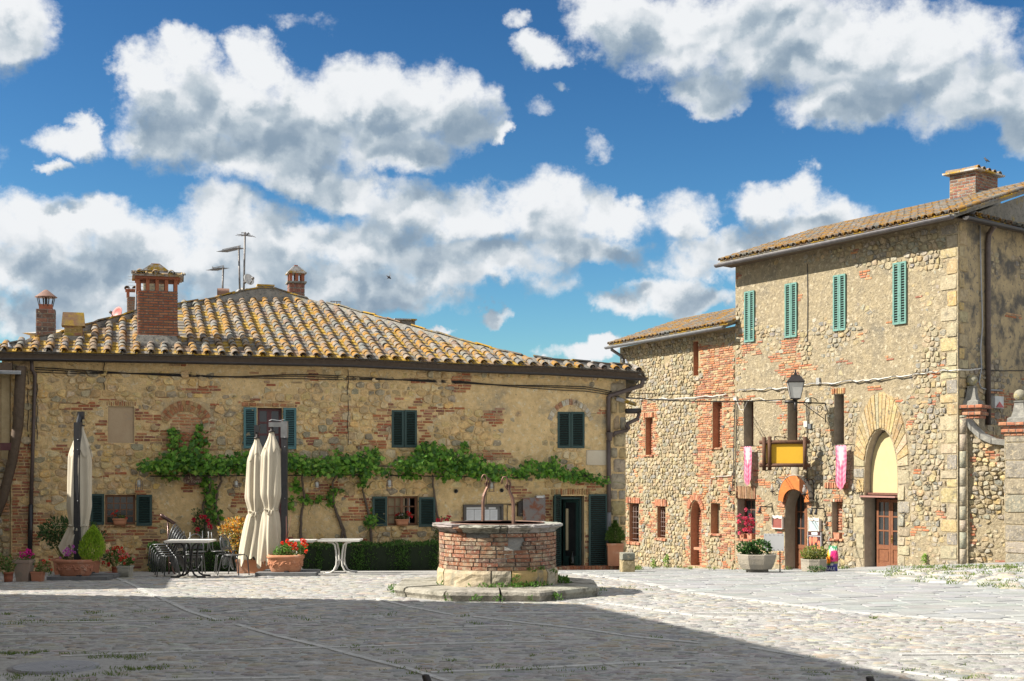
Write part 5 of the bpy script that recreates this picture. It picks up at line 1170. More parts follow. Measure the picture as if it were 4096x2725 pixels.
def arcblock(a0, a1, r0, r1, z0, z1, n=5, prof=None, col=(1, 1, 1), jit=.004, nz=2):
    """a curved block between two angles; prof(t) gives outer radius along its height"""
    b = Bag(); vs = []; prof = prof or (lambda t: r1)
    for i in range(n + 1):
        a = lerp(a0, a1, i / n)
        for j in range(nz + 1):
            t = j / nz; r = prof(t) + noise.noise(Vector((cos(a) * 9, sin(a) * 9, (z0 + t) * 9))) * jit * 2; vs.append((cos(a) * r, sin(a) * r, lerp(z0, z1, t) + noise.noise(Vector((a * 14, t * 3, z0))) * jit))
        vs.append((cos(a) * r0, sin(a) * r0, z1)); vs.append((cos(a) * r0, sin(a) * r0, z0))
    m = nz + 3; fs = []
    for i in range(n):
        for j in range(m): fs.append((i * m + j, (i + 1) * m + j, (i + 1) * m + (j + 1) % m, i * m + (j + 1) % m))
    fs.append(tuple(range(m))); fs.append(tuple(n * m + k for k in range(m))[::-1]); b.add(vs, fs, col, 0, False); return b
Bag().lathe([(.96, .1), (.96, 1.06)], 48).obj('mortar_core', mat('well_mortar', (.34, .33, .30), (.26, .25, .22), 9, .95, .8, 40, bdist=.02), WELL, WM0)
zc_ = .43; hz = .0685
for j in range(9):
    k = 0; a = R.uniform(0, .2)
    end = a + 2 * pi
    while a < end - .05:
        L = R.choice([.28, .28, .28, .25, .15]); da = min(L, end - a)
        am = (a + da / 2) % (2 * pi); front = sin(am) < -.15
        px_ = WX + cos(am)                               # the cement patch and crack right of centre
        patch_ = sin(am) < 0 and ((5 <= j <= 6 and -.12 < px_ < .22) or (j == 7 and .0 < px_ < .1) or (j == 8 and -.75 < px_ < -.35))
        if not patch_:
            c = R.choice([(.30, .13, .075), (.27, .115, .065), (.31, .155, .09), (.25, .11, .07), (.29, .135, .08), (.18, .12, .09), (.30, .19, .12)])
            arcblock(a + .010, a + da - .010, .9, 1.0, zc_ + j * hz + .007, zc_ + (j + 1) * hz - .007, 3, (lambda t, e=R.uniform(-.006, .008): 1.0 + e), jitcol(R, c, .14), .003, 1).obj('brick', M_WB2, WELL, WM0)
        a += da
bs = [-3.0, -2.53, -2.35 + .0, -1.62, -1.28 + .0, -.62, -.32, .3, 1.0, 1.8, 2.6, 2 * pi - 3.0]
bs = [-3.25, -2.62, -1.66, -1.33, -.62, -.30, .4, 1.2, 2.0, 2 * pi - 3.25]
YC_ = [(.50, .44, .30), (.42, .37, .27), (.54, .47, .32), (.56, .42, .20), (.44, .41, .33)]
for i in range(len(bs) - 1):
    arcblock(bs[i] + .012, bs[i + 1] - .012, .85, 1.03, .10, .432, 9, lambda t: 1.035 - .03 * (t > .9) - .02 * (t < .1), jitcol(R, YC_[[0, 1, 4, 3, 4, 0, 1, 2, 3][i]], .08), .010, 6).obj('base_block', M_YB, WELL, WM0)
# moulded rim stones
def rimprof(t): return [1.0, 1.015, 1.02, 1.045, 1.08, 1.115, 1.125, 1.11][min(7, int(t * 7.99))]
rs = [-3.4, -2.30, -2.17, -1.52, -1.40, -1.02, -.55, -.1, .6, 1.3, 2.2, 2 * pi - 3.4]
for i in range(len(rs) - 1):
    c = (1, 1, 1) if i not in (1, 3) else ((.75, .38, .28) if i == 1 else (.62, .60, .58)); s_ = 1 if i not in (1, 3) else .985
    arcblock(rs[i] + .008, rs[i + 1] - .008, .62, 1.1, 1.05, 1.18 - (.03 if i in (1,) else 0), 10, lambda t, s_=s_: rimprof(t) * s_, tuple(x * R.uniform(.92, 1.04) for x in c), .012, 9).obj('rim_stone', M_WS, WELL, WM0)
b = Bag(); b.tube([(.80 * cos(2 * pi * i / 40), .80 * sin(2 * pi * i / 40), 1.187) for i in range(41)], .012, 4); b.obj('iron_ring', mat('rusty_dark_iron', (.13, .07, .055), (.20, .12, .09), 14, .6, .3, 50, metal=.5), WELL, WM0)
b = Bag(); b.lathe([(1e-3, 1.186), (.76, 1.186)], 40); b.obj('cover_plate', mat('pale_cover', (.55, .54, .52), None, 6, .7, .3, 30), WELL, WM0)
M_RI = mat('rusty_bar_iron', (.22, .12, .08), (.14, .085, .07), 18, .5, .3, 60, metal=.55)
def post(pts, name='iron_post'):
    b = Bag(); w = [Vector((x, y, z)) for x, y, z in pts]; b.tube(w, [.031] * (len(w) - 3) + [.024] * 3, 4); o = b.obj(name, M_RI, WELL)
    t = w[-1]; c = Bag(); c.tube([t + Vector((.055 * cos(a) * (1 - a * .05), 0, .075 * sin(a))) for a in [pi + k * .7 for k in range(9)]], .016, 5); c.tube([t + Vector((-.06 + .05 * cos(a), -.01, .05 + .09 * sin(a))) for a in [k * .75 - 1 for k in range(7)]], .014, 5); c.obj('scroll', M_RI, o)
Ya, Yb = 23.0, 21.75
pa = lambda x, y: tuple(P(x, y, Ya)); pb = lambda x, y: tuple(P(x, y, Yb))
post([pa(1932, 2092), pa(1932, 2050), pa(1932, 2010), pa(1935, 1985), pa(1942, 1965), pa(1950, 1948), pa(1951, 1930)])
post([pb(2054, 2102), pb(2054, 2060), pb(2053, 2015), pb(2049, 1990), pb(2040, 1970), pb(2035, 1957), pb(2033, 1940)])
# the worn step: irregular slabs, proud of the square
sa = [-3.45, -2.62, -2.05, -1.53, -.98, -.42, -.05, .7, 1.5, 2.2, 2 * pi - 3.45]
for i in range(len(sa) - 1):
    a0, a1 = sa[i] + .012, sa[i + 1] - .012; n = 8; top = .165 - (.015 if i in (1, 5) else 0); vs = []; b = Bag()
    for k in range(n + 1):
        a = lerp(a0, a1, k / n); q = 1.79 * (1 + .03 * noise.noise(Vector((a * 3, i, 0)))) / max(.92, abs(cos(((a + .39) % .785) - .39)) ) * .955; w = noise.noise(Vector((a * 9, 2, i))) * .02; gx = gz(WX + cos(a) * q, WY + sin(a) * q)
        vs += [(cos(a) * .95, sin(a) * .95, top + .01), (cos(a) * (q - .07), sin(a) * (q - .07), top + w * .5), (cos(a) * (q - .015), sin(a) * (q - .015), top - .02 + w), (cos(a) * (q + w * .8), sin(a) * (q + w * .8), top - .07 + w), (cos(a) * (q - .03 - abs(w)), sin(a) * (q - .03 - abs(w)), top - .12), (cos(a) * (q - .05), sin(a) * (q - .05), gx - .05), (cos(a) * .95, sin(a) * .95, gx - .05)]
    m = 7
    for k in range(n):
        for j in range(m): b.f.append((k * m + j, (k + 1) * m + j, (k + 1) * m + (j + 1) % m, k * m + (j + 1) % m)[::-1])
    b.f += [tuple(range(m))[::-1], tuple(n * m + k for k in range(m))]; b.v = vs; b.c = [jitcol(R, (.95, .95, .93), .08)] * len(vs); b.m = [0] * len(b.f); b.sm = [False] * len(b.f)
    b.obj('step_slab', M_WS, WELL, WM0)
b = Bag()                                                # weeds round the foot of the well
M_WEED = mat('weed_leaf', (.11, .24, .03), (.07, .16, .02), 12, .6, 0, sub=.3)
def leafball(b, c, rad, n, size, R, cols=((1, 1, 1),), flat=1., up=.4, hollow=.55, shape=None, wl=.5, fold=.25, zmin=None):
    """n folded leaves spread through an ellipsoid"""
    c = Vector(c); rad = rad if isinstance(rad, (tuple, list)) else (rad,) * 3
    for _ in range(n):
        while True:
            v = Vector((R.uniform(-1, 1), R.uniform(-1, 1), R.uniform(-1, 1)))
            if hollow * .7 < v.length <= 1: break
        if shape and not shape(v): continue
        p = c + Vector((v.x * rad[0], v.y * rad[1], v.z * rad[2]))
        if zmin is not None and p.z < zmin: continue
        d = Vector((v.x + R.uniform(-.8, .8), v.y + R.uniform(-.8, .8), v.z + up + R.uniform(-.6, .6))).normalized(); leaf(b, p, d, size * R.uniform(.6, 1.3), R, jitcol(R, R.choice(cols), .22), wl, fold)
def leaf(b, p, d, s, R, col, wl=.5, fold=.25):
    sd = d.cross(Vector((R.uniform(-1, 1), R.uniform(-1, 1), R.uniform(-.3, 1)))).normalized(); nn = d.cross(sd)
    m = p + d * s * .5
    b.add([tuple(p), tuple(m + sd * s * wl * .5 + nn * s * fold * .5), tuple(p + d * s), tuple(m - sd * s * wl * .5 + nn * s * fold * .5)], [(0, 1, 2), (0, 2, 3)], col)
for (a, n, s_, r_) in ((-2.62, 30, .05, .06), (-2.0, 20, .04, .06), (-1.72, 120, .045, .14), (-1.52, 60, .05, .1), (-1.33, 140, .05, .14), (-1.1, 160, .06, .16), (-.9, 120, .06, .15), (-.7, 60, .05, .12), (-.1, 120, .09, .16), (.1, 60, .08, .12)):
    leafball(b, (WX + cos(a) * 1.1, WY + sin(a) * 1.1, .18), (r_, .07, .045), n // 2, s_, R, ((1, 1, 1), (.7, .8, .7), (1.4, 1.3, .7)), up=1)
for (a, z) in ((-1.0, .44), (-.8, .45), (-1.28, .33), (-1.28, .25), (-.5, .38)): leafball(b, (WX + cos(a) * 1.05, WY + sin(a) * 1.05, z), (.08, .03, .04), 30, .04, R, up=1)
for (a, n) in ((-2.9, 40), (-2.0, 30), (-1.55, 30), (-1.25, 30), (-1.0, 60), (-.2, 20), (3.05, 60), (-1.75, 40)): leafball(b, (WX + cos(a) * 1.8, WY + sin(a) * 1.8, .05), (.09, .05, .06), n, .045, R, ((1, 1, 1), (1.3, 1.2, .7)), up=1)
o = b.obj('weeds', M_WEED, None, label='green weeds and grass growing round the foot of the brick well', cat='weeds', kind='stuff')
# ------------------------------------------------------------------ grapevines along the front of the low house
M_VL = mat('vine_leaf', (1.0, 1.0, 1.0), (.78, .82, .7), 7, .55, .15, 40, attr=True, sub=.42)
M_BARK = mat('vine_bark', (.10, .075, .055), (.16, .125, .095), 20, .95, .9, 60)
M_STEM = mat('green_stem', (.16, .22, .05), (.20, .16, .07), 12, .7, 0)
VC = [(.15, .34, .035), (.11, .28, .035), (.22, .44, .05), (.07, .19, .03), (.30, .50, .08), (.06, .16, .025), (.17, .38, .04)]
LF = [(0, -.1), (.32, -.28), (.5, .05), (.36, .2), (.42, .5), (.16, .5), (0, .85), (-.16, .5), (-.42, .5), (-.36, .2), (-.5, .05), (-.32, -.28)]
def vleaf(p, n, s, R, drop):
    n = n.normalized(); d = Vector((R.uniform(-.7, .7), R.uniform(-.3, .3), -drop)); d = (d - n * d.dot(n)).normalized(); x = d.cross(n)
    return [tuple(p)] + [tuple(p + x * a * s + d * b_ * s + n * (-.22 * abs(a) * s + (-.12 * b_ * s if b_ > .4 else 0))) for a, b_ in LF], [(0, i + 1, (i + 1) % 12 + 1) for i in range(12)]
VINES = [ # label, trunks [(picture points)], leaf clouds (x, y, rx, ry, n, out0, out1)
 ('grapevine at the far end of the front climbing highest over the blind arch', [[(818, 2170, .2), (822, 2080, .1), (812, 2020, .1), (838, 1960, .12), (842, 1930, .2), (834, 1900, .3)], [(886, 2170, .15), (880, 2110, .1), (862, 2040, .08), (870, 1960, .15), (885, 1925, .2), (880, 1890, .3)]],
  [(630, 1862, 72, 28, 190, .15, .6), (740, 1835, 90, 55, 420, .1, .6), (700, 1760, 26, 42, 70, .05, .25), (800, 1760, 34, 38, 80, .05, .25), (795, 1712, 14, 20, 14, .05, .15), (690, 1725, 14, 14, 18, .05, .15), (870, 1860, 110, 38, 400, .1, .6), (975, 1850, 60, 42, 170, .1, .5), (680, 1905, 40, 18, 30, .05, .3), (840, 1990, 30, 60, 110, .05, .2), (860, 2060, 28, 30, 60, .04, .18), (810, 1920, 40, 25, 50, .05, .3)]),
 ('grapevine right of the pair of parasols with a short leafy side shoot', [[(1212, 2190, .1), (1202, 2130, .06), (1204, 2060, .06), (1218, 1990, .1), (1208, 1920, .2), (1205, 1890, .3)]],
  [(1170, 1850, 70, 38, 260, .1, .6), (1260, 1865, 80, 36, 260, .1, .6), (1185, 1940, 20, 45, 40, .05, .2), (1165, 2010, 16, 30, 30, .03, .15), (1235, 2000, 44, 18, 50, .03, .15), (1280, 1990, 14, 12, 16, .03, .12)]),
 ('grapevine with a forked trunk between parasols and the second ground floor window', [[(1355, 2200, .1), (1372, 2120, .06), (1345, 2050, .06), (1330, 1990, .06), (1332, 1930, .15), (1350, 1895, .3)], [(1392, 2190, .1), (1375, 2120, .06), (1352, 2060, .06)]],
  [(1355, 1862, 75, 40, 270, .1, .6), (1420, 1850, 55, 42, 180, .1, .6), (1325, 1990, 18, 38, 36, .03, .15), (1350, 1960, 26, 12, 20, .05, .2), (1345, 1800, 30, 10, 10, .05, .2)]),
 ('thin grapevine beside the open shutter of the second ground floor window', [[(1488, 2195, .1), (1484, 2130, .06), (1480, 2080, .06), (1462, 2010, .06), (1452, 1960, .1), (1450, 1920, .3)]],
  [(1480, 1848, 48, 50, 210, .1, .6), (1452, 1925, 22, 30, 50, .1, .4), (1480, 2085, 26, 30, 60, .03, .15), (1494, 2060, 14, 24, 20, .03, .12), (1540, 1890, 30, 20, 24, .1, .5), (1500, 1805, 20, 18, 24, .05, .2)]),
 ('long grapevine reaching over the doorway from beside the well to the street corner', [[(1744, 2200, .2), (1762, 2150, .1), (1752, 2080, .06), (1742, 2020, .06), (1734, 1960, .08), (1730, 1900, .3)]],
  [(1650, 1860, 80, 34, 300, .1, .7), (1730, 1830, 80, 55, 400, .1, .65), (1850, 1855, 90, 50, 420, .1, .65), (1855, 1785, 20, 24, 30, .05, .2), (1720, 1780, 34, 16, 40, .05, .25), (1960, 1885, 70, 32, 220, .1, .6), (2080, 1888, 60, 26, 130, .1, .5), (2190, 1880, 70, 34, 210, .1, .5), (2120, 1850, 26, 18, 30, .1, .3), (2215, 1845, 22, 20, 24, .1, .3), (2290, 1900, 70, 26, 180, .1, .5), (2380, 1915, 50, 18, 70, .1, .4), (2420, 1930, 26, 12, 16, .1, .3), (1790, 1905, 60, 16, 70, .1, .4), (1640, 1905, 50, 14, 50, .1, .4)])]
R = random.Random(41)
for vi, (lb, trunks, clouds) in enumerate(VINES):
    c0 = trunks[0][0]; base = FL.w(*FL.hit(c0[0], c0[1], c0[2]), c0[2]); base.z = gz(base.x, base.y)
    t = thing('grapevine', lb, 'grapevine', base, 'grapevines trained along the house front')
    for tr in trunks:
        b = Bag(); pts = []
        for i in range(len(tr) - 1):
            for k in range(4):
                f = k / 4; x, y, o = (lerp(tr[i][j], tr[i + 1][j], f) for j in range(3)); pts.append(FL.w(*FL.hit(x + R.uniform(-2, 2), y, o), o + R.uniform(-.01, .01)))
        pts.append(FL.w(*FL.hit(*tr[-1]), tr[-1][2])); p0 = pts[0].copy(); p0.z = gz(p0.x, p0.y) - .02; pts = [p0] + pts
        n = len(pts); b.tube(pts, [.042 - .018 * i / n for i in range(n)], 6); b.obj('trunk', M_BARK, t)
    b = Bag()
    for q in range(16):
        cx, cy, rx, ry, n, o0, o1 = R.choice(clouds); x = R.gauss(cx, rx * .6); y = R.gauss(cy, ry * .5); pts = []
        a = R.uniform(0, 2 * pi)
        for k in range(7): pts.append(FL.w(*FL.hit(x + cos(a) * k * 9, y + sin(a) * k * 5 + k * k * .6, lerp(o0, o1, .7)), lerp(o0, o1, .7))); a += R.uniform(-.3, .3)
        b.tube(pts, .006, 4)
    b.obj('tendrils', M_STEM, t)
    L = []
    for (cx, cy, rx, ry, n, o0, o1) in clouds:
        for _ in range(int(n * 1.05)):
            while True:
                u, v = R.gauss(0, .52), R.gauss(0, .5)
                if u * u + v * v < 1.5: break
            x, y = cx + u * rx, cy + v * ry; o = lerp(o0, o1, R.random()); s, z = FL.hit(x, y, o); p = FL.w(s, z, o)
            nr = FL.n * R.uniform(.3, 1) + Vector((R.uniform(-.7, .7), 0, R.uniform(-.1, 1.0))); sz = R.uniform(.045, .12) * (1.15 if o > .3 else 1)
            vs, fs = vleaf(p, nr, sz, R, R.uniform(.5, 1.2)); L.append((sz * (1 + o), vs, fs, jitcol(R, R.choice(VC), .2)))
    emit(L, 'leaf', 'leaves', M_VL, t, I4, 60, sm=False)
# support bars of the vine
b = Bag()
for (x0, y0, x1, y1, o) in ((980, 1857, 1000, 1857, .45), (600, 1905, 1000, 1903, .35), (1110, 1902, 1450, 1900, .35), (1470, 1864, 1570, 1865, .4), (1560, 1902, 2100, 1912, .35), (2330, 1905, 2372, 1896, .4), (760, 1857, 990, 1858, .45)):
    b.tube([FL.w(*FL.hit(x0, y0, o), o), FL.w(*FL.hit(x1, y1, o), o)], .014, 5)
for x in (610, 1000, 1150, 1450, 1600, 2000, 2350): b.tube([FL.w(*FL.hit(x, 1905, .4), .4), FL.w(FL.hit(x, 1905, .4)[0], FL.hit(x, 1905, .4)[1], -.02)], .012, 5)
b.obj('vine_support', M_IRON, None, label='thin dark iron rail and brackets carrying the vine along the house front', cat='rail')
# ---- hedge
M_HD = mat('hedge_leaf', (.085, .19, .03), (.05, .125, .022), 9, .7, 0, sub=.25)
def hedge(x0, x1, label):
    s0 = FL.hit(x0, 2240, .7)[0]; s1 = FL.hit(x1, 2240, .7)[0]; c = FL.w((s0 + s1) / 2, 0, .6); zg = gz(c.x, c.y); zt_ = FL.hit((x0 + x1) / 2, 2170, .6)[1]
    t = thing('hedge', label, 'hedge', (c.x, c.y, zg), 'clipped hedges at the foot of the house'); R = random.Random(int(x0)); h = zt_ - zg
    Bag().box(s0 + .08, s1 - .08, -.78, -.3, zg, zt_ - .08).obj('stems', mat('hedge_core', (.012, .022, .008), None, 9, 1, 0), t, FL.M)  # plain dark box: the hedge's inner shade as colour, no modelled stems
    b = Bag(); n = int((s1 - s0) * 2200)
    for _ in range(n):
        s = R.uniform(s0, s1); q = R.random(); bul = .10 * noise.noise(Vector((s * 2.0, 0, 3))) + .08 * noise.noise(Vector((s * 6, 1, 3))) - .03
        if q < .28: o, z, d = R.uniform(.25, .85), zt_ + bul - R.uniform(0, .08), Vector((R.uniform(-.4, .4), R.uniform(-.4, .4), 1))
        else: z = R.uniform(zg, zt_); o = .82 + .05 * noise.noise(Vector((s * 3, z * 4, 8))) + bul - R.uniform(0, .10); d = FL.n + Vector((R.uniform(-.8, .8), R.uniform(-.8, .8), R.uniform(.2, 1.6)))
        p = FL.w(s, z, o); leaf(b, p, d.normalized(), R.uniform(.035, .075), R, jitcol(R, (1, 1, 1), .3), .45)
    b.obj('foliage', M_HD, t, kind='stuff')
hedge(590, 1030, 'dark clipped hedge behind the stacked black chairs'); hedge(1195, 1760, 'dark clipped hedge behind the white tables left of the well')
# ---- pots and planters
M_TER = mat('terracotta', (.46, .20, .115), (.38, .16, .095), 6, .9, .3, 40, c3=(.52, .33, .24), s3=4, t3=(.56, .70), bdist=.008)
M_TER2 = mat('bright_terracotta', (.52, .24, .13), (.44, .19, .10), 5, .9, .3, 40, c3=(.60, .38, .27), s3=3, t3=(.55, .70), bdist=.008)
M_BRP = mat('red_brown_pot', (.34, .11, .06), (.28, .095, .05), 6, .75, .15, 40)
M_SOIL = mat('soil', (.07, .05, .035), None, 20, 1, .5)
M_GL_ = mat('leaf_green', (1, 1, 1), (.75, .75, .7), 9, .6, .1, 50, attr=True, sub=.35)
M_FL = mat('petal', (1, 1, 1), (.85, .85, .85), 20, .6, 0, attr=True, sub=.3)
def potobj(name, label, cat, x0, x1, yt, yb, prof='round', matl=M_TER, Y=None, z0=None, taper=.72, depth=None, group=None, rim=.06, relief=False, rz=0):
    """a pot seen between picture columns x0..x1 and rows yt..yb; returns thing, centre, radius, top height"""
    g = G((x0 + x1) / 2, yb) if Y is None else GY((x0 + x1) / 2, Y); k = g.y / F; w = (x1 - x0) * k / 2
    zb_ = (g.z if z0 is None else z0); H = (yb - yt) * k; c = Vector((g.x, g.y, zb_))
    t = thing(name, label, cat, c, group); M = Matrix.Translation(c) @ Matrix.Rotation(rz, 4, 'Z'); b = Bag()
    rmh = min(.06, H * .16)
    if prof == 'round':
        b.lathe([(w * taper, 0), (lerp(w * taper, w, .5) * .99, H * .45), (w * .93, H - rmh), (w * 1.0, H - rmh), (w * 1.01, H - rmh * .3), (w * .99, H), (w * .86, H), (w * .84, H - .04)], 24)
    elif prof == 'square':
        d = (depth or w); q = 1.41421
        pr_ = [(taper, 0), (.93, H - rmh), (1.0, H - rmh), (1.0, H), (.88, H), (.86, H - .04)]
        b.lathe([(r * q * w, z) for r, z in pr_], 4, sy=d / w, sm=False); M = M @ Matrix.Identity(4)
        b.v = [(x * cos(pi / 4) - y * (w / d) * sin(pi / 4), (x * sin(pi / 4) + y * (w / d) * cos(pi / 4)) * d / w, z) for x, y, z in b.v]
    else:                                                # long oval planter with a garland
        d = depth or w * .5; n = 40
        pr_ = [(.74, 0), (.76, .02), (.80, H * .12), (.86, H * .35), (.90, H * .62), (.93, H - rmh * 1.4), (.98, H - rmh * 1.3), (1.0, H - rmh * .6), (.97, H), (.86, H), (.84, H - .04)]
        se = lambda a: (abs(cos(a)) ** 3 + abs(sin(a)) ** 3) ** (-1 / 3)
        b.lathe([(r * w, z) for r, z in pr_], n, sy=d / w, fn=lambda a, z: se(a))
    b.obj('pot', matl, t, M)
    if relief:
        R = random.Random(int(x0)); b = Bag(); d = depth or w * .5; n = 54
        for i in range(n):
            a = pi + pi * (i + .5) / n; q = (abs(cos(a)) ** 3 + abs(sin(a)) ** 3) ** (-1 / 3)
            for _q in range(3):
                zz = H * (.50 + .09 * sin(i * .75)) + R.uniform(-.05, .05) * H * 1.6; r = w * .885; b.ball((cos(a) * r * q, sin(a) * r * q * d / w, zz), R.uniform(.010, .022), 5, 3, sx=1.4)
        b.obj('garland', matl, t, M)
        b = Bag(); b.lathe([(w * .905 * 1.0, H * .70), (w * .925, H * .71), (w * .93, H * .73), (w * .91, H * .74)], 40, sy=d / w, fn=lambda a, z: (abs(cos(a)) ** 3 + abs(sin(a)) ** 3) ** (-1 / 3)); b.obj('moulding', matl, t, M)
    b = Bag(); rr_ = w * (.84 if prof != 'square' else .84)
    if prof == 'square': b.box(-rr_, rr_, -rr_ * (depth or w) / w, rr_ * (depth or w) / w, H - .06, H - .035)
    else: b.lathe([(rr_, H - .05), (1e-3, H - .03)], 20, sy=(1 if prof == 'round' else (depth or w * .5) / w))
    b.obj('soil', M_SOIL, t, M)
    return t, c, w, zb_ + H, k
def blossom(parent, p, r, col, R, n=16):
    b = Bag(); p = Vector(p)
    for _ in range(n):
        v = Vector((R.gauss(0, 1), R.gauss(0, 1), R.gauss(.2, 1))).normalized(); leaf(b, p + v * r * .35, (v + Vector((0, 0, .2))).normalized(), r * .95, R, jitcol(R, col, .2), 1.0, .3)
    b.obj('blossom', M_FL, parent)
def plant(parent, name, clusters, size, cols, R, stems=True, base=None, M=M_GL_, wl=.6, up=.4, hollow=.3):
    """clusters: (centre, radii, n)"""
    b = Bag()
    for c, r, n in clusters: leafball(b, c, r, n, size, R, cols, up=up, hollow=hollow, wl=wl)
    b.obj('foliage', M, parent, kind='stuff')
    if stems and base is not None:
        b = Bag()
        for c, r, n in clusters:
            for k in range(5):
                e = Vector(c) + Vector((R.uniform(-.6, .6) * r[0], R.uniform(-.6, .6) * r[1], R.uniform(-.3, .7) * r[2])); m = Vector(base).lerp(e, .5) + Vector((R.uniform(-.03, .03), 0, .02)); b.tube([Vector(base) + Vector((R.uniform(-.04, .04), R.uniform(-.04, .04), 0)), m, e], [.007, .006, .004], 4)
        b.obj('stem', M_STEM, parent)
GN = [(.09, .20, .03), (.06, .15, .025), (.13, .26, .04)]
RED = (.75, .035, .02); PNK = (.85, .22, .24); MAG = (.80, .03, .35); VIO = (.68, .17, .62)
R = random.Random(55)
def at(x, y, Y): return P(x, y, Y)
def plantpx(t, Y, cl, size, cols, base, **kw):           # clusters given in picture units (x, y, rx, ry, n)
    k = Y / F; plant(t, 'foliage', [(P(x, y, Y), (rx * k, min(rx, ry) * k * kw.get('dz', .8), ry * k), n) for x, y, rx, ry, n in cl], size, cols, R, base=base, **{a: b_ for a, b_ in kw.items() if a != 'dz'})
# left group
t, c, w, zt_, k = potobj('flower_pot', 'small red-brown round pot with straggly green geranium at the picture edge', 'potted plant', 14, 53, 2289, 2329, matl=M_BRP, taper=.8)
plantpx(t, c.y, [(20, 2262, 24, 30, 90), (42, 2258, 16, 34, 70), (8, 2250, 12, 30, 40)], .055, GN + [(.25, .16, .05)], (c.x, c.y, zt_ - .04))
t, c, w, zt_, k = potobj('flower_pot', 'tall tapered square clay pot with magenta geraniums', 'potted plant', 62, 130, 2238, 2326, 'square', mat('mossy_clay', (.36, .25, .19), (.27, .22, .18), 4, .85, .3, 30, c3=(.20, .20, .16), s3=3, t3=(.5, .7)), taper=.66)
plantpx(t, c.y, [(98, 2232, 34, 14, 120), (128, 2240, 10, 22, 40)], .04, GN, (c.x, c.y, zt_ - .04))
for x, y, r_ in ((85, 2213, 7), (101, 2217, 10), (114, 2206, 10), (120, 2214, 7), (130, 2220, 7), (84, 2228, 7), (118, 2232, 4), (110, 2200, 6)): blossom(t, at(x, y, c.y - .05), r_ * c.y / F, MAG, R)
t, c, w, zt_, k = potobj('flower_pot', 'small embossed clay pot with leaning red geranium', 'potted plant', 129, 175, 2286, 2326, 'square', M_TER, taper=.8)
plantpx(t, c.y, [(155, 2280, 14, 10, 40), (175, 2262, 22, 18, 60), (196, 2290, 14, 12, 30)], .05, GN, (c.x, c.y, zt_ - .04))
for x, y, r_ in ((176, 2245, 6), (197, 2241, 5), (206, 2279, 5)): blossom(t, at(x, y, c.y - .05), r_ * c.y / F, RED, R)
SH_Y = 29.0
t, c, w, zt_, k = potobj('planter', 'plain terracotta planter with spreading glossy shrub behind the parasol', 'planter', 219, 396, 2217, 2284, 'square', M_TER, Y=28.3, depth=.22, taper=.86)
plantpx(t, c.y, [(225, 2120, 62, 48, 420), (275, 2095, 40, 30, 180), (190, 2140, 40, 30, 160), (240, 2165, 46, 34, 200), (360, 2110, 26, 22, 60), (402, 2150, 22, 30, 40), (400, 2225, 22, 14, 40)], .085, [(.055, .13, .03), (.04, .10, .025), (.10, .19, .06), (.16, .22, .10)], (c.x - .3, c.y, zt_ - .04), wl=.42)
PG = G(305, 2322)
def slab(label, x0, x1, yt, yb, parent=None, name='base_slab', dep=.5, M=None):
    g = G((x0 + x1) / 2, yb); k = g.y / F; b = Bag(); w = (x1 - x0) * k / 2; h = .07
    b.box(-w, w, 0, dep, 0, h); b.box(-w + .02, w - .02, dep + .12, dep * 2 + .1, 0, h)
    return b.obj(name, mat('dark_grey_slab', (.10, .105, .11), (.16, .16, .16), 6, .8, .3, 30), parent, Matrix.Translation(g)), g, h
t, c, w, zt_, k = potobj('planter', 'big oblong terracotta planter with garland, lime green cypress and violet cyclamen', 'planter', 225, 378, 2238, 2304, 'oval', M_TER, Y=G(300, 2322).y + .25, z0=G(300, 2322).z + .075, relief=True, depth=.24)
CYC = t; k = c.y / F
b = Bag()
for _ in range(4200):                                    # feathery lime cypress: upright flame
    h = R.random() ** .8; a = R.uniform(0, 2 * pi); prof_ = .5 * (sin(pi * min(1, (h * .93 + .08)) ** .75) ** .8); r = prof_ * (R.random() ** .35)
    H = 138 * k; p = Vector((at(364 + 10 * h, 2250, c.y).x + cos(a) * r * 104 * k, c.y + sin(a) * r * 95 * k, zt_ - .05 + h * H)); d = Vector((cos(a) * .35, sin(a) * .35, 1 + R.uniform(-.3, .5))).normalized()
    leaf(b, p, d, R.uniform(.03, .065), R, jitcol(R, R.choice([(.40, .60, .04), (.32, .52, .04), (.20, .36, .03), (.50, .66, .07)]), .2), .3)
b.obj('cypress', M_GL_, t, kind='stuff')
plantpx(t, c.y, [(275, 2234, 20, 10, 60), (262, 2238, 12, 8, 30)], .04, [(.10, .13, .06), (.06, .09, .04)], (at(275, 2240, c.y).x, c.y, zt_ - .04))
for x, y, r_ in ((258, 2207, 8), (268, 2198, 8), (275, 2215, 9), (264, 2219, 7), (290, 2187, 7), (286, 2208, 8), (299, 2210, 6), (241, 2232, 4)): blossom(t, at(x, y, c.y - .1), r_ * k, VIO, R)
t, c, w, zt_, k = potobj('flower_pot', 'round clay pot on a saucer with tall deep red and pink geraniums', 'potted plant', 446, 472, 2266, 2297, matl=M_BRP)
Bag().lathe([(.12, 0), (.20, .03), (.19, .035), (.11, .015)], 20).obj('saucer', M_BRP, t, Matrix.Translation(c - Vector((.03, .02, .0))))
plantpx(t, c.y, [(450, 2225, 30, 34, 220), (480, 2215, 22, 30, 120), (432, 2240, 14, 26, 50)], .05, GN, (c.x, c.y, zt_ - .03))
for x, y, r_, q in ((449, 2215, 6, RED), (455, 2193, 8, RED), (470, 2190, 7, RED), (485, 2197, 9, RED), (430, 2207, 8, PNK), (419, 2205, 5, PNK), (413, 2251, 7, (.6, .02, .02)), (431, 2258, 9, (.55, .02, .02)), (478, 2208, 7, PNK), (462, 2196, 6, RED)): blossom(t, at(x, y, c.y - .12), r_ * c.y / F, q, R)
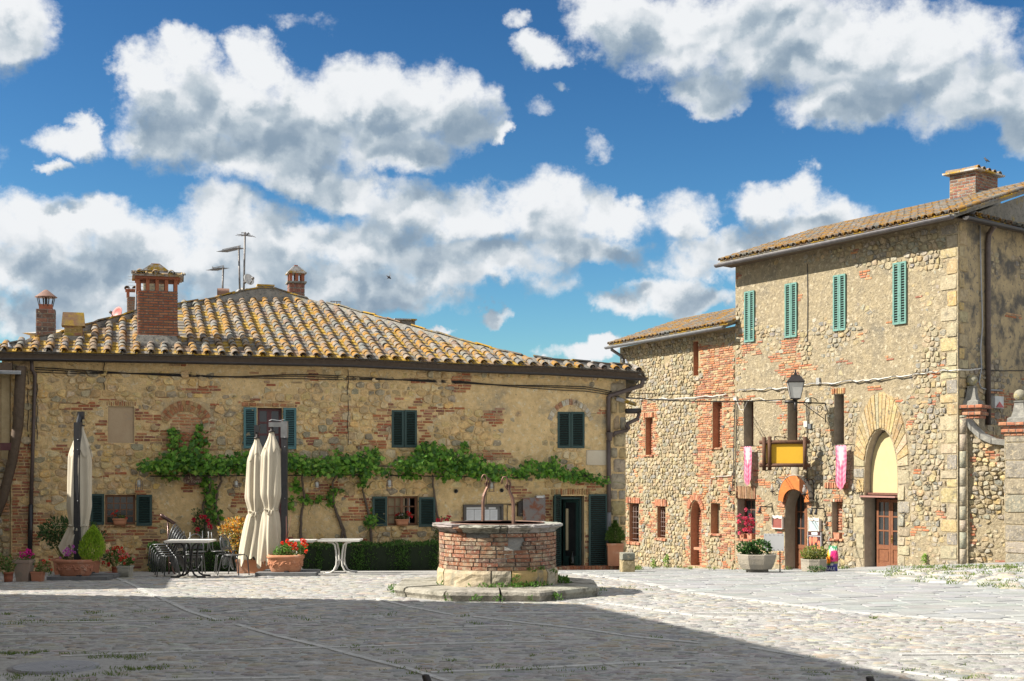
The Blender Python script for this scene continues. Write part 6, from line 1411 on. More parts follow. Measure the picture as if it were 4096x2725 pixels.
t, c, w, zt_, k = potobj('flower_pot', 'tiny round clay pot tucked between geranium pots', 'pot', 464, 478, 2268, 2300, matl=M_TER)
t, c, w, zt_, k = potobj('flower_pot', 'fluted grey concrete square pot with salmon and red geraniums', 'potted plant', 474, 529, 2262, 2311, 'square', mat('grey_concrete', (.42, .40, .33), (.32, .31, .26), 8, .95, .6, 40), taper=.78)
b = Bag()
for i in range(9):
    x = lerp(-w * .66, w * .66, i / 8); b.tube([(x * .9, -w * .80, .03), (x * 1.05, -w * .93, (zt_ - c.z) - .05)], .012, 5)
b.obj('fluting', MATS['grey_concrete'], t, Matrix.Translation(c))
plantpx(t, c.y, [(500, 2245, 36, 22, 260), (520, 2250, 18, 12, 60)], .045, GN, (c.x, c.y, zt_ - .04))
for x, y, r_, q in ((487, 2236, 8, RED), (500, 2231, 8, RED), (478, 2228, 6, PNK), (492, 2219, 7, PNK), (510, 2218, 8, PNK), (534, 2238, 6, PNK), (498, 2254, 5, RED), (493, 2207, 6, RED), (515, 2226, 5, PNK), (480, 2240, 6, RED)): blossom(t, at(x, y, c.y - .12), r_ * c.y / F, q, R)
# planter by the parasols
gg = G(1140, 2305)
t, c, w, zt_, k = potobj('planter', 'oblong terracotta planter with garland and scarlet geraniums by the pair of parasols', 'planter', 1068, 1218, 2222, 2290, 'oval', M_TER2, Y=gg.y + .25, z0=gg.z + .075, relief=True, depth=.24)
plantpx(t, c.y, [(1130, 2205, 34, 22, 170), (1170, 2195, 42, 26, 240), (1205, 2200, 26, 26, 120), (1115, 2215, 20, 12, 60)], .055, [(.14, .30, .05), (.10, .22, .04), (.20, .36, .07)], (c.x, c.y, zt_ - .04))
for x, y, r_ in ((1129, 2173, 7), (1150, 2165, 9), (1163, 2178, 9), (1172, 2190, 9), (1183, 2176, 8), (1185, 2195, 8), (1208, 2160, 7), (1213, 2172, 10), (1222, 2180, 10), (1225, 2206, 8), (1176, 2183, 8), (1218, 2166, 8), (1158, 2176, 7)): blossom(t, at(x, y, c.y - .14), r_ * k, (.85, .06, .015), R)
b = Bag(); b.tube([at(1144, 2225, c.y), at(1146, 2130, c.y), at(1145, 2065, c.y)], [.014, .010, .005], 5); b.tube([at(1148, 2150, c.y), at(1158, 2110, c.y), at(1164, 2060, c.y)], [.009, .007, .004], 5); b.obj('bare_stem', mat('red_stem', (.20, .08, .06), None, 9, .7, 0), t)
# orange leaved shrub behind
t, c, w, zt_, k = potobj('planter', 'terracotta planter holding an orange and yellow leaved shrub behind the parasols', 'planter', 950, 1092, 2217, 2272, 'square', M_TER2, Y=29.4, depth=.25, taper=.9)
plantpx(t, c.y, [(940, 2110, 46, 40, 330), (900, 2125, 28, 26, 90), (955, 2160, 38, 34, 220), (985, 2100, 24, 22, 90), (935, 2190, 26, 20, 60), (1000, 2140, 30, 30, 60)], .085, [(.75, .36, .04), (.80, .50, .08), (.60, .40, .08), (.75, .60, .30), (.25, .28, .06), (.62, .22, .04)], (c.x - .1, c.y, zt_ - .04), wl=.45)
# window boxes on sills
def sillpot(fr, label, x0, x1, yt, yb, out, flowers, fol, matl=M_TER2, prof='oval', cols=GN, fsz=.04, depth=.1, nm='window_box', dfl=.06):
    c = fr.w(*fr.hit((x0 + x1) / 2, yb, out), out); k = c.y / F; t, c2, w, zt_, k = potobj(nm, label, 'window box', x0, x1, yt, yb, prof, matl, Y=c.y, z0=c.z, depth=depth, rz=atan2(fr.u.y, fr.u.x), taper=.8)
    plantpx(t, c.y, fol, fsz, cols, (c.x, c.y, zt_ - .03), stems=False)
    for x, y, r_, q in flowers: blossom(t, at(x, y, c.y - dfl), r_ * k, q, R)
    return t
sillpot(FL, 'small terracotta box with sparse red geranium in the gridded window', 450, 508, 2074, 2102, .02, [(450, 2057, 6, RED), (463, 2048, 4, RED), (468, 2044, 4, RED), (506, 2073, 4, RED), (462, 2062, 4, RED)], [(470, 2065, 12, 12, 40), (490, 2070, 16, 6, 30)])
sillpot(FL, 'small terracotta box with bushy red geranium between open shutters', 1580, 1637, 2077, 2103, .04, [(1586, 2062, 6, (.5, .02, .03)), (1594, 2055, 5, (.5, .02, .03)), (1630, 2051, 7, (.6, .02, .03)), (1640, 2056, 6, RED), (1648, 2067, 5, (.6, .02, .03)), (1637, 2062, 6, (.6, .02, .03)), (1598, 2061, 3, (.7, .7, .7)), (1609, 2059, 3, (.7, .7, .7))], [(1608, 2066, 28, 12, 220)], cols=[(.04, .10, .02), (.03, .08, .02)])
for i, (x0, x1) in enumerate(((2961, 2987), (2990, 3020))):
    FLW = [(R.gauss(2992, 20), R.gauss(2092, 24), R.uniform(4, 7), (.80, .10, .20) if R.random() < .7 else (.85, .05, .10)) for _ in range(32)]
    sillpot(FT, ('small lattice clay box, the farther of two, with crimson begonias in the low street window', 'small lattice clay box, the nearer of two, with crimson begonias in the low street window')[i], x0, x1, 2135, 2157, -.10, FLW, [(x0 + 12, 2105, 22, 30, 110)], M_TER, 'square', [(.16, .10, .04), (.10, .14, .04), (.5, .08, .1)], depth=.09)
sillpot(FT, 'empty lattice clay box in the narrow bricked window', 3336, 3371, 2131, 2156, -.06, [], [(3350, 2133, 8, 3, 8)], M_TER, 'square', depth=.09)
# roses on the wall
def climber(label, base, cl, fl, tr):
    t = thing('rose_bush', label, 'rose', base); plantpx(t, base.y - .1, cl, .05, [(.04, .11, .02), (.03, .08, .02), (.06, .15, .03)], None, stems=False, dz=.4)
    for x, y, r_ in fl: blossom(t, at(x, y, base.y - .3), r_ * base.y / F, (.62, .01, .06), R, 22)
    b = Bag(); b.tube([base] + [FL.w(*FL.hit(x, y, .1), .1) for x, y in tr], .012, 5); b.obj('stem', M_BARK, t)
s_, z_ = FL.hit(800, 2240, .25); bb = FL.w(s_, 0, .25); bb.z = gz(bb.x, bb.y)
climber('dark red climbing rose on the wall above the stacked chairs', bb, [(795, 2090, 30, 40, 260), (805, 2135, 26, 26, 140), (785, 2050, 18, 18, 60), (830, 2075, 22, 26, 90)], [(775, 2080, 8), (806, 2067, 8), (819, 2069, 8), (833, 2085, 9), (838, 2104, 9), (843, 2112, 7), (790, 2118, 8), (784, 2136, 5)], [(796, 2190), (800, 2140), (798, 2080)])
s_, z_ = FL.hit(1768, 2240, .35); bb = FL.w(s_, 0, .35); bb.z = gz(bb.x, bb.y)
climber('small red rose showing over the rim of the well', bb, [(1760, 2120, 24, 34, 120), (1765, 2082, 16, 12, 40), (1790, 2090, 20, 16, 60), (1745, 2170, 20, 40, 120)], [(1752, 2081, 8), (1769, 2077, 6), (1791, 2070, 8), (1787, 2083, 8), (1765, 2088, 5), (1800, 2068, 5)], [(1764, 2190), (1768, 2130), (1775, 2090)])
# box bush by the street corner
t, c, w, zt_, k = potobj('planter', 'tall square terracotta pot with clipped box bush on the brick step', 'planter', 2426, 2494, 2184, 2274, 'square', M_TER2, Y=FL.w(*FL.hit(2460, 2274, .3), .3).y, taper=.86, z0=zt)
b = Bag()
for _ in range(3800):
    h = R.random() ** .9; a = R.uniform(0, 2 * pi); pr_ = [.60, .98, 1.0, .88, .62, .30, .1][min(6, int(h * 7))]; r = pr_ * (R.random() ** .4) * 38 * k * (1 + .12 * noise.noise(Vector((a * 2, h * 5, 0))))
    p = Vector((c.x + cos(a) * r, c.y + sin(a) * r, zt_ - .02 + h * 92 * k)); leaf(b, p, Vector((cos(a), sin(a), R.uniform(0, 1.5))).normalized(), R.uniform(.025, .05), R, jitcol(R, R.choice([(.10, .19, .03), (.07, .14, .02), (.16, .26, .05)]), .25), .55)
b.obj('box_foliage', M_GL_, t, kind='stuff')
# stone trough and planters on the street side
def trough(label, x0, x1, yt, yb, dep, taper, matl, fol, size, cols, legs=False, nm='stone_trough'):
    g = G((x0 + x1) / 2, yb); k = g.y / F; w = (x1 - x0) * k / 2 / .94; H = (yb - yt) * k; t = thing(nm, label, 'planter', g); rz = atan2(FT.u.y, FT.u.x) + .9
    M = Matrix.Translation(g); b = Bag(); z0 = .10 if legs else 0
    b.lathe([(w * taper, z0), (w * lerp(taper, 1, .55), z0 + (H - z0) * .35), (w * .97, H * .78), (w, H * .97), (w * .98, H), (w * .86, H), (w * .84, H - .08)], 8, sy=dep / w, sm=False, fn=lambda a, z: 1 + .02 * noise.noise(Vector((a, z * 3, 0)))); b.obj('trough', matl, t, M @ Matrix.Rotation(.2, 4, 'Z'))
    if legs: Bag().box(-w * .45, w * .45, -dep * .4, dep * .4, 0, .1).obj('foot', M_MORT, t, M)
    Bag().lathe([(w * .84, H - .06), (1e-3, H - .05)], 12, sy=dep / w).obj('soil', M_SOIL, t, M)
    plantpx(t, g.y, fol, size, cols, (g.x, g.y, g.z + H - .05)); return t, g
M_TR = mat('pale_travertine', (.34, .30, .235), (.26, .235, .19), 5, .92, .8, 26, c3=(.28, .26, .22), s3=2.5, t3=(.55, .7))
trough('large pale stone trough on a foot with glossy evergreen shrub', 2948, 3106, 2216, 2292, .45, .76, M_TR, [(2985, 2195, 34, 24, 200), (3040, 2190, 40, 28, 240), (3010, 2205, 50, 14, 120)], .085, [(.05, .13, .025), (.035, .09, .02), (.10, .22, .05)], True)
trough('pale octagonal stone planter with variegated yellow-green bush', 3204, 3306, 2236, 2288, .33, .92, M_TR, [(3255, 2215, 50, 32, 620), (3230, 2228, 26, 18, 160), (3285, 2225, 24, 20, 160)], .055, [(.30, .32, .07), (.40, .40, .12), (.14, .20, .04), (.22, .27, .05)])
g = G(3262, 2293); t = thing('small_shrub', 'low dark green plant in front of the octagonal planter', 'plant', g); plantpx(t, g.y, [(3250, 2278, 14, 12, 60), (3280, 2276, 20, 12, 80)], .05, [(.05, .12, .03), (.10, .19, .06)], tuple(g))
for i, (x, y, n, lb) in enumerate(((2613, 2252, 60, 'lower bright green weed at the foot of the street house'), (2664, 2238, 90, 'taller bright green weed at the foot of the street house'), (3696, 2230, 60, 'small green weed on the stones of the tall house near its corner'))):
    g = FW.w(*FW.hit(x, 2266, .1), .1) if i < 2 else FT.w(*FT.hit(x, 2268, .1), .1); t = thing('wall_weed', lb, 'weed', g); plantpx(t, g.y, [(x, y + 8, 9, 18, n), (x + 3, y - 6, 5, 14, n // 3)], .06, [(.18, .36, .04), (.25, .42, .06)], None, stems=False)
# ------------------------------------------------------------------ chimneys, aerials and birds
ROOF = RID; aL = atan2(FL.u.y, FL.u.x)
def locM(px, py, Y): c = P(px, py, Y); return Matrix.Translation(c) @ Matrix.Rotation(aL, 4, 'Z'), Y / F
s_, b_ = roofhit(630, 1384); pf = roofpt(s_, b_); Yf = pf.y + .45; MC, k = locM(630, 1352, Yf); R = random.Random(71)
hh = (1352 - 1172) * k; wd = 150 * k
CH = brickbox('chimney', ROOF, MC, wd, .75, hh, R, [(.44, .15, .07), (.40, .13, .065), (.48, .18, .085), (.42, .16, .08), (.50, .22, .11)], bl=.235, bh=hh / 17, prot=.010, faces=(0, 1, 3), core=mat('dark_joint', (.16, .13, .11), None, 9, .95, .5))
Bag().lathe([(wd * 1.0, -.62), (wd * .86, -.2), (wd * .735, .02)], 4, sy=.9, sm=False).obj('chimney_flashing', M_MORT, CH, MC @ Matrix.Rotation(pi / 4, 4, 'Z'))
M_HB = mat('chimney_brick', (.42, .15, .075), (.34, .12, .06), 9, .9, .5, 40)
b = Bag(); ph = 46 * k
for i, x in enumerate((-.47, -.24, -.02, .20, .42)):
    for y in (-.33, .33): Bag().box(x * 1.0 - .035, x + .045, y - .04, y + .04, hh, hh + ph).obj('cap_pier', M_HB, CH, MC)
for y in (0,): 
    for x in (-.43, .42): Bag().box(x - .04, x + .04, -.1, .1, hh, hh + ph).obj('cap_pier', M_HB, CH, MC)
Bag().box(-.53, .53, -.44, .44, hh + ph, hh + ph + .06).obj('cap_slab', M_BRP, CH, MC)
Bag().box(-.60, .60, -.52, .52, hh + ph + .06, hh + ph + .09).obj('cap_slab', M_TP, CH, MC)
for i, x in enumerate((-.42, -.05, .32)):
    for sg in (0, 1):
        Mt = MC @ Matrix.Translation((x, 0, hh + ph + .12 + (.12 if 0 else 0))) @ Matrix.Rotation(pi * sg, 4, 'Z') @ Matrix.Translation((0, -.56, 0)) @ Matrix.Rotation(.22, 4, 'X')
        link('cover_tile', CV[(i * 3 + sg) % len(CV)], CH, Mt)
for i, x in enumerate((-.42, -.05, .30, -.6, .6)):
    for sg in (0, 1):
        Mt = MC @ Matrix.Translation((x + .18 - (.36 if x > .5 else 0), 0, hh + ph + .09)) @ Matrix.Rotation(pi * sg, 4, 'Z') @ Matrix.Translation((0, -.57, 0)) @ Matrix.Rotation(.20, 4, 'X')
        link('pan_tile', PN[(i * 3 + sg) % len(PN)], CH, Mt)
Bag().box(-.62, .60, -.05, .05, hh + ph + .17, hh + ph + .24).obj('cap_ridge', M_TP, CH, MC)
# small mossy chimney
s_, b_ = roofhit(292, 1368); Yf = roofpt(s_, b_).y + .3; MC, k = locM(294, 1348, Yf); hh = 44 * k
MOS = mat('lichen_stucco', (.40, .30, .10), (.30, .16, .12), 5, .95, .5, 30, c3=(.55, .36, .04), s3=3, t3=(.45, .6))
CH2 = brickbox('chimney', ROOF, MC, 66 * k, .4, hh, R, [(.42, .30, .10), (.45, .36, .08), (.36, .20, .12)], bl=.22, bh=.09, faces=(0, 1, 3), core=MOS)
Bag().lathe([(62 * k, -.3), (50 * k, 0)], 4, sm=False).obj('chimney_flashing', M_MORT, CH2, MC @ Matrix.Rotation(pi / 4, 4, 'Z'))
b = Bag(); b.add([(-.27, -.24, hh - .02), (.27, -.24, hh - .02), (.24, -.16, hh + .31), (-.24, -.16, hh + .31), (-.27, .24, hh - .02), (.27, .24, hh - .02), (.24, .16, hh + .31), (-.24, .16, hh + .31)], [(0, 1, 2, 3), (5, 4, 7, 6), (3, 2, 6, 7), (4, 0, 3, 7), (1, 5, 6, 2)]); b.obj('chimney_hood', MOS, CH2, MC)
# square brick chimney with sheet hat on the house behind
YB = 43.; FAR = thing('far_house', 'house behind whose chimneys and roof ridge rise above the tiled roof', 'house', P(600, 1500, YB))
b = Bag(); a = P(120, 1440, YB); c = P(760, 1440, YB); b.box(a.x, c.x, YB, YB + 5, -1.3, P(0, 1335, YB).z); b.obj('wall', M_PL, FAR)
b = Bag(); zt0 = P(0, 1335, YB).z; b.add([(a.x - .2, YB - .2, zt0), (c.x + .2, YB - .2, zt0), (P(690, 1290, YB + 2.5).x, YB + 2.5, P(0, 1305, YB + 2.5).z), (P(400, 1290, YB + 2.5).x, YB + 2.5, P(0, 1305, YB + 2.5).z), (a.x - .2, YB + 5, zt0), (c.x + .2, YB + 5, zt0)], [(0, 1, 2, 3), (5, 4, 3, 2), (4, 0, 3), (1, 5, 2)]); b.obj('roof', M_TP, FAR)
def fc(px, yb, yt, w, Y, rows, name='chimney', par=None, pal=((.16, .09, .07), (.22, .12, .09), (.12, .08, .07), (.28, .14, .10))):
    M, k = locM(px, yb, Y); return brickbox(name, par or FAR, M, w * k, w * k * .9, (yb - yt) * k, R, list(pal), bl=.34, bh=(yb - yt) * k / rows, prot=.012, faces=(0, 1, 3)), M, k
c1, M, k = fc(184, 1400, 1240, 70, YB - 2, 9); h = 160 * k
Bag().box(-.20, .20, -.18, .18, h, h + .16).obj('flue', M_BRP, c1, M)
b = Bag(); b.lathe([(44 * k, h + 50 * k), (42 * k, h + 52 * k), (6 * k, h + 80 * k), (1e-3, h + 80 * k)], 14); b.obj('sheet_hat', mat('rust_sheet', (.24, .13, .09), (.17, .10, .08), 8, .7, .3), c1, M)
b = Bag()
for i in range(10): a = 2 * pi * i / 10; b.tube([(cos(a) * 26 * k, sin(a) * 26 * k, h + .1), (cos(a) * 34 * k, sin(a) * 34 * k, h + 50 * k)], .012, 4)
b.tube([(0, 0, h), (0, 0, h + 60 * k)], .04, 6); b.obj('hat_rods', M_IRON, c1, M)
c2, M, k = fc(533, 1250, 1190, 46, YB + 1, 6, pal=((.36, .20, .14), (.30, .18, .13)))
h = 60 * k; b = Bag(); b.box(-.22, -.12, -.2, .2, h, h + .2); b.box(.12, .22, -.2, .2, h, h + .2); b.box(-.26, .26, -.25, .25, h + .2, h + .25); b.obj('cap_pier', M_BRP, c2, M)
for x in (-.2, .05): link('cover_tile', CV[3], c2, M @ Matrix.Translation((x, -.26, h + .28)))
c3, M, k = fc(622, 1240, 1092, 92, YB, 10, pal=((.42, .36, .24), (.38, .32, .22), (.40, .30, .2))); h = 148 * k
b = Bag(); b.add([(-55 * k, -.5, h), (52 * k, -.5, h), (18 * k, -.5, h + 26 * k), (-18 * k, -.5, h + 26 * k), (-55 * k, .5, h), (52 * k, .5, h), (18 * k, .5, h + 26 * k), (-18 * k, .5, h + 26 * k)], [(0, 1, 2, 3), (5, 4, 7, 6), (3, 2, 6, 7), (4, 0, 3, 7), (1, 5, 6, 2)]); b.obj('chimney_hood', M_TP, c3, M); Bag().box(-17 * k, 17 * k, -.3, .3, h + 26 * k, h + 32 * k).obj('cap_slab', M_BRP, c3, M)
# turret chimney with stepped pyramid at the ridge, low block beside it
YR = 39.; c4, M, k = fc(1184, 1215, 1136, 60, YR, 4, par=ROOF, pal=((.34, .14, .10), (.30, .13, .10), (.26, .13, .10))); h = 79 * k
Bag().box(-38 * k, 38 * k, -36 * k, 36 * k, h, h + .05).obj('cap_slab', M_MORT, c4, M); b = Bag()
for x in (-24, 0, 24):
    for y in (-24, 24): Bag().box((x - 6) * k, (x + 6) * k, (y - 5) * k, (y + 5) * k, h + .05, h + 38 * k).obj('cap_pier', M_BRP, c4, M)
Bag().box(-5 * k, 5 * k, -24 * k, 24 * k, h + .05, h + 38 * k).obj('cap_pier', M_DARK, c4, M)  # dark block between the brick piers, shade under the cap as colour
for i in range(7): w_ = (38 - i * 5.2) * k; Bag().box(-w_, w_, -w_, w_, h + (38 + i * 5.2) * k, h + (38 + (i + 1) * 5.2) * k).obj('stepped_cap', M_TP if i < 6 else M_BRP, c4, M)
M, k = locM(1059, 1180, YR - .5); Bag().box(-32 * k, 32 * k, -.3, .3, 0, 30 * k).obj('ridge_block', M_MORT, ROOF, M); Bag().box(-34 * k, 34 * k, -.34, .34, 30 * k, 36 * k).obj('ridge_tile', M_TP, ROOF, M)
# cowl
M, k = locM(892, 1190, YR); b = Bag(); b.tube([(-22 * k, 0, 18 * k), (24 * k, 0, 18 * k)], 18 * k, 14, caps=False); b.box(-20 * k, 20 * k, -.1, .1, -.3, 10 * k); b.obj('cowl', MATS['rust_sheet'], ROOF, M)
# aerials
M_AL = mat('aerial_metal', (.12, .11, .11), (.2, .19, .18), 9, .5, 0, metal=.6)
def aerial(label, x0, yb, x1, yt, boom, Y, n=10, tilt=0., el=.30, nm='tv_aerial', cross=False):
    a, c = P(x0, yb, Y), P(x1, yt, Y); t = thing(nm, label, 'TV aerial', a, 'television aerials on the roof ridge'); b = Bag(); b.tube([a - Vector((0, 0, .5)), c], .03, 6); b.obj('mast', M_AL, t)
    b = Bag(); (bx0, by0, bx1, by1) = boom; p, q = P(bx0, by0, Y - .1), P(bx1, by1, Y - .1); b.tube([p, q], .014, 4); b.tube([p + Vector((0, 0, .07)), q + Vector((0, 0, .07))], .010, 4)
    for i in range(n):
        m = p.lerp(q, i / (n - 1)); d = Vector((.35, .93, .12)) if not cross else Vector((.95, .3, R.uniform(-.25, .25)))
        b.tube([m - d * el, m + d * el], .006, 4); b.tube([m, m + Vector((0, 0, .07))], .006, 4)
    b.obj('antenna_array', M_AL, t); return t
aerial('shortest TV aerial, with a bird sitting on its boom', 888, 1160, 893, 1067, (848, 1082, 895, 1072), YR)
aerial('middle-height TV aerial with a long lattice boom pointing away from the tall mast', 961, 1172, 955, 984, (889, 1008, 962, 992), YR, 14)
aerial('tallest TV aerial mast carrying a small cross array and a satellite dish', 974, 1160, 980, 929, (966, 940, 1000, 945), YR, 7, cross=True, el=.18)
def dish(label, px, py, r, Y, face, matl, par=None):
    c = P(px, py, Y); t = thing('satellite_dish', label, 'satellite dish', c); n = Vector(face).normalized(); q = n.to_track_quat('Z', 'Y').to_matrix().to_4x4(); M = Matrix.Translation(c) @ q; rr_ = r / F * Y; b = Bag()
    pr_ = [(rr_ * t_, rr_ * .28 * t_ * t_) for t_ in (.001, .3, .55, .78, 1)]; b.lathe(pr_ + [(rr_, rr_ * .28 - .02)] + [(a, z - .02) for a, z in pr_[::-1][1:]], 24); b.obj('reflector', matl, t, M)
    b = Bag(); b.tube([(0, -rr_ * .9, rr_ * .2), (0, -rr_ * .3, rr_ * 1.1)], .016, 5); b.ball((0, -rr_ * .25, rr_ * 1.15), .05, 8, 5); b.obj('feed_arm', M_AL, t, M); b = Bag(); b.tube([(0, 0, 0), (0, 0, -.2)], .05, 6); b.obj('mount', M_AL, t, M); return t
M_DI = mat('pale_dish', (.60, .60, .58), (.45, .45, .44), 5, .5, .1)
dish('pale grey satellite dish clamped to the tallest aerial mast', 993, 1120, 24, YR - .3, (.75, -.6, .35), M_DI)
dish('white satellite dish with a rust spot half hidden behind the ridge', 968, 1175, 24, YR + .2, (-.1, -.8, .5), mat('rust_spot_dish', (.60, .58, .52), (.50, .46, .40), 3, .5, .1, c3=(.45, .2, .05), s3=2, t3=(.66, .72)))
dish('red satellite dish on the roof behind the big brick chimney', 472, 1258, 30, 37.5, (-.55, -.75, .35), mat('red_dish', (.42, .12, .10), (.36, .10, .09), 4, .5, .1))
b = Bag(); t = thing('lattice_mast', 'thin lattice aerial mast behind the big brick chimney', 'mast', P(545, 1240, YB)); a = P(542, 1250, YB - 1); c = P(546, 1130, YB - 1); q = P(556, 1130, YB - 1)
b.tube([a, c], .025, 4); b.tube([P(552, 1250, YB - 1), q], .02, 4)
for i in range(8): b.tube([a.lerp(c, i / 8), P(552, 1250, YB - 1).lerp(q, (i + 1) / 8)], .012, 4)
for i in range(5): b.tube([P(513, 1105 + i * 12, YB - 1), P(575, 1110 + i * 12, YB - 1)], .008, 4)
b.obj('lattice', MATS['grey_conduit'], t)
b = Bag(); b.tube([P(1322, 1205, 40), P(1364, 1207, 40)], .012, 4)
for i in range(9): x = 1322 + i * 5; b.tube([P(x, 1205, 40), P(x + 1, 1222, 40)], .007, 4)
b.tube([P(1345, 1205, 40), P(1345, 1240, 40)], .02, 5); t = thing('tv_aerial', 'faint comb-shaped aerial low on the far slope', 'TV aerial', P(1345, 1240, 40)); b.obj('antenna_array', M_AL, t)
M, k = locM(1612, 1300, 36.5); Bag().box(-40 * k, 40 * k, -.3, .3, -.4, 14 * k).obj('ridge_block', M_MORT, ROOF, M); Bag().box(-45 * k, 45 * k, -.4, .4, 14 * k, 19 * k).obj('ridge_tile', M_TP, ROOF, M)
# birds
M_BD = mat('black_feathers', (.02, .02, .024), (.04, .04, .05), 20, .6, .1)
M_PG = mat('pigeon_feathers', (.22, .24, .28), (.12, .13, .16), 12, .6, .1)
def bird(label, px, py, hpx, Y, face, matl, nm='bird'):
    """a standing bird: one skinned body with head, beak and tail, and two legs; py is where the feet are"""
    h = hpx / F * Y; p = P(px, py, Y); t = thing(nm, label, 'bird', p); M = Matrix.Translation(p) @ Matrix.Rotation(face, 4, 'Z') @ Matrix.Scale(h, 4)
    b = Bag(); path = [(-.62, .02), (-.45, .14), (-.25, .30), (-.05, .42), (.10, .56), (.20, .72), (.27, .86), (.36, .92), (.44, .90), (.56, .86)]; rad = [.02, .07, .15, .21, .20, .14, .12, .115, .06, .005]
    b.tube([(x, 0, z) for x, z in path], rad, 10); b.obj('body', matl, t, M)
    b = Bag(); b.tube([(-.05, -.19, .42), (-.3, -.17, .28), (-.62, -.05, .08)], [.09, .08, .01], 6); b.tube([(-.05, .19, .42), (-.3, .17, .28), (-.62, .05, .08)], [.09, .08, .01], 6); b.obj('wings', matl, t, M)
    b = Bag(); b.tube([(.02, -.07, .3), (.03, -.07, 0), (.12, -.07, 0)], .02, 4); b.tube([(.02, .07, .3), (.03, .07, 0), (.12, .07, 0)], .02, 4); b.obj('legs', M_BD, t, M)
bird('small dark bird on top of the far gable behind the big brick chimney', 622, 1071, 15, YB, .3, M_BD)
bird('dark bird perched on the boom of the shortest TV aerial', 853, 1080, 14, YR - .1, 2.6, M_BD)
bird('dark bird perched beside the top of the tallest aerial mast', 989, 945, 15, YR - .1, -.2, M_BD)
bird('dark bird standing on the chimney slab of the tall house', 3946, 651, 22, Yc + .2, 2.5, M_BD)
bird('grey pigeon sitting on the eave tiles at the far left', 38, 1396, 26, roofpt(*roofhit(38, 1408)).y, 2.4, M_PG, 'pigeon')
bird('grey pigeon on the ridge end next to the street house', 2507, 1463, 26, 34.6, 2.0, M_PG, 'pigeon')
pp = P(1556, 1110, 36); t = thing('swift', 'swift in flight against the clouds above the low house', 'bird', pp); b = Bag(); MS = Matrix.Translation(pp) @ Matrix.Rotation(.6, 4, 'Y') @ Matrix.Rotation(1.2, 4, 'X')
b.tube([(-.09, 0, 0), (-.03, 0, 0), (.03, 0, 0), (.07, 0, 0)], [.008, .022, .024, .006], 7); b.obj('body', M_BD, t, MS)
for sg in (-1, 1):
    b = Bag(); b.add([(.03, 0, .005), (.0, sg * .07, .02), (-.09, sg * .17, 0), (-.02, sg * .07, .0), (-.02, 0, 0)], [(0, 1, 3, 4), (1, 2, 3)]); b.obj('wing', M_BD, t, MS)
# ---- shed at the left edge
SD = thing('timber_shed', 'lean-to shed with pale boards and a dark leaning post at the left picture edge', 'shed', FL.w(sL0 - .6, gz(-12, 30), .1))
q0 = FL.hit(-260, 1900)[0]; zt2 = FL.hit(20, 1470)[1]; zm = FL.hit(20, 1850)[1]
n = 8; R = random.Random(2); M_BO = mat('sun_bleached_board', (.60, .47, .28), (.48, .36, .20), 9, .9, .4, 30, attr=True)
for i in range(n):
    a = lerp(q0, sL0 - .02, i / n); c = lerp(q0, sL0 - .02, (i + 1) / n); Bag().box(a + .008, c - .008, .02, .06, zm, zt2, jitcol(R, (1, 1, 1), .1)).obj('board', M_BO, SD, FL.M)
Bag().box(q0, sL0 - .01, .07, .3, -1, zt2).obj('wall', M_PL, SD, FL.M)
masonry(FL, SD, q0, sL0 - .02, -.6, zm, [], .24, .16, 33, [(-300, 1800, 60, 2300, .4)], [], .9, .04, M_ST, M_BR, lim=60, blim=60, pal=STC)
b = Bag(); b.tube([FL.w(*FL.hit(84, 1465, .25), .25), FL.w(*FL.hit(72, 1700, .25), .25), FL.w(*FL.hit(48, 1850, .25), .25), FL.w(*FL.hit(12, 1990, .25), .25), FL.w(*FL.hit(-30, 2100, .25), .25)], [.12, .12, .11, .11, .1], 6); b.obj('leaning_post', MATS['dark_timber'], SD)
q = FL.r(0, 1772, 50, 1802, .3); Bag().box(q[0], q[1] + .05, -.32, -.22, q[2], q[3]).obj('bracket', M_WR, SD, FL.M)
q = FL.r(-250, 1432, 60, 1480, .2); Bag().box(q[0], q[1] - .05, -.35, .05, q[2], q[3] - .1).obj('eaves_beam', MATS['dark_timber'], SD, FL.M)
t = thing('tube_lamp', 'grey fluorescent tube lamp under the eaves at the left edge', 'lamp', FL.w(*FL.hit(40, 1490, .35), .35)); q = FL.r(-60, 1482, 84, 1498, .4)
b = Bag(); b.box(q[0], q[1], -.46, -.36, q[3] - .03, q[3]); b.obj('housing', mat('white_enamel', (.6, .6, .6), None, 4, .4, .05), t, FL.M); b = Bag(); b.tube([(q[0], -.41, q[2] + .04), (q[1], -.41, q[2] + .04)], .035, 8); b.obj('tube_cover', mat('clear_cover', (.42, .46, .50), None, 4, .2, 0), t, FL.M)
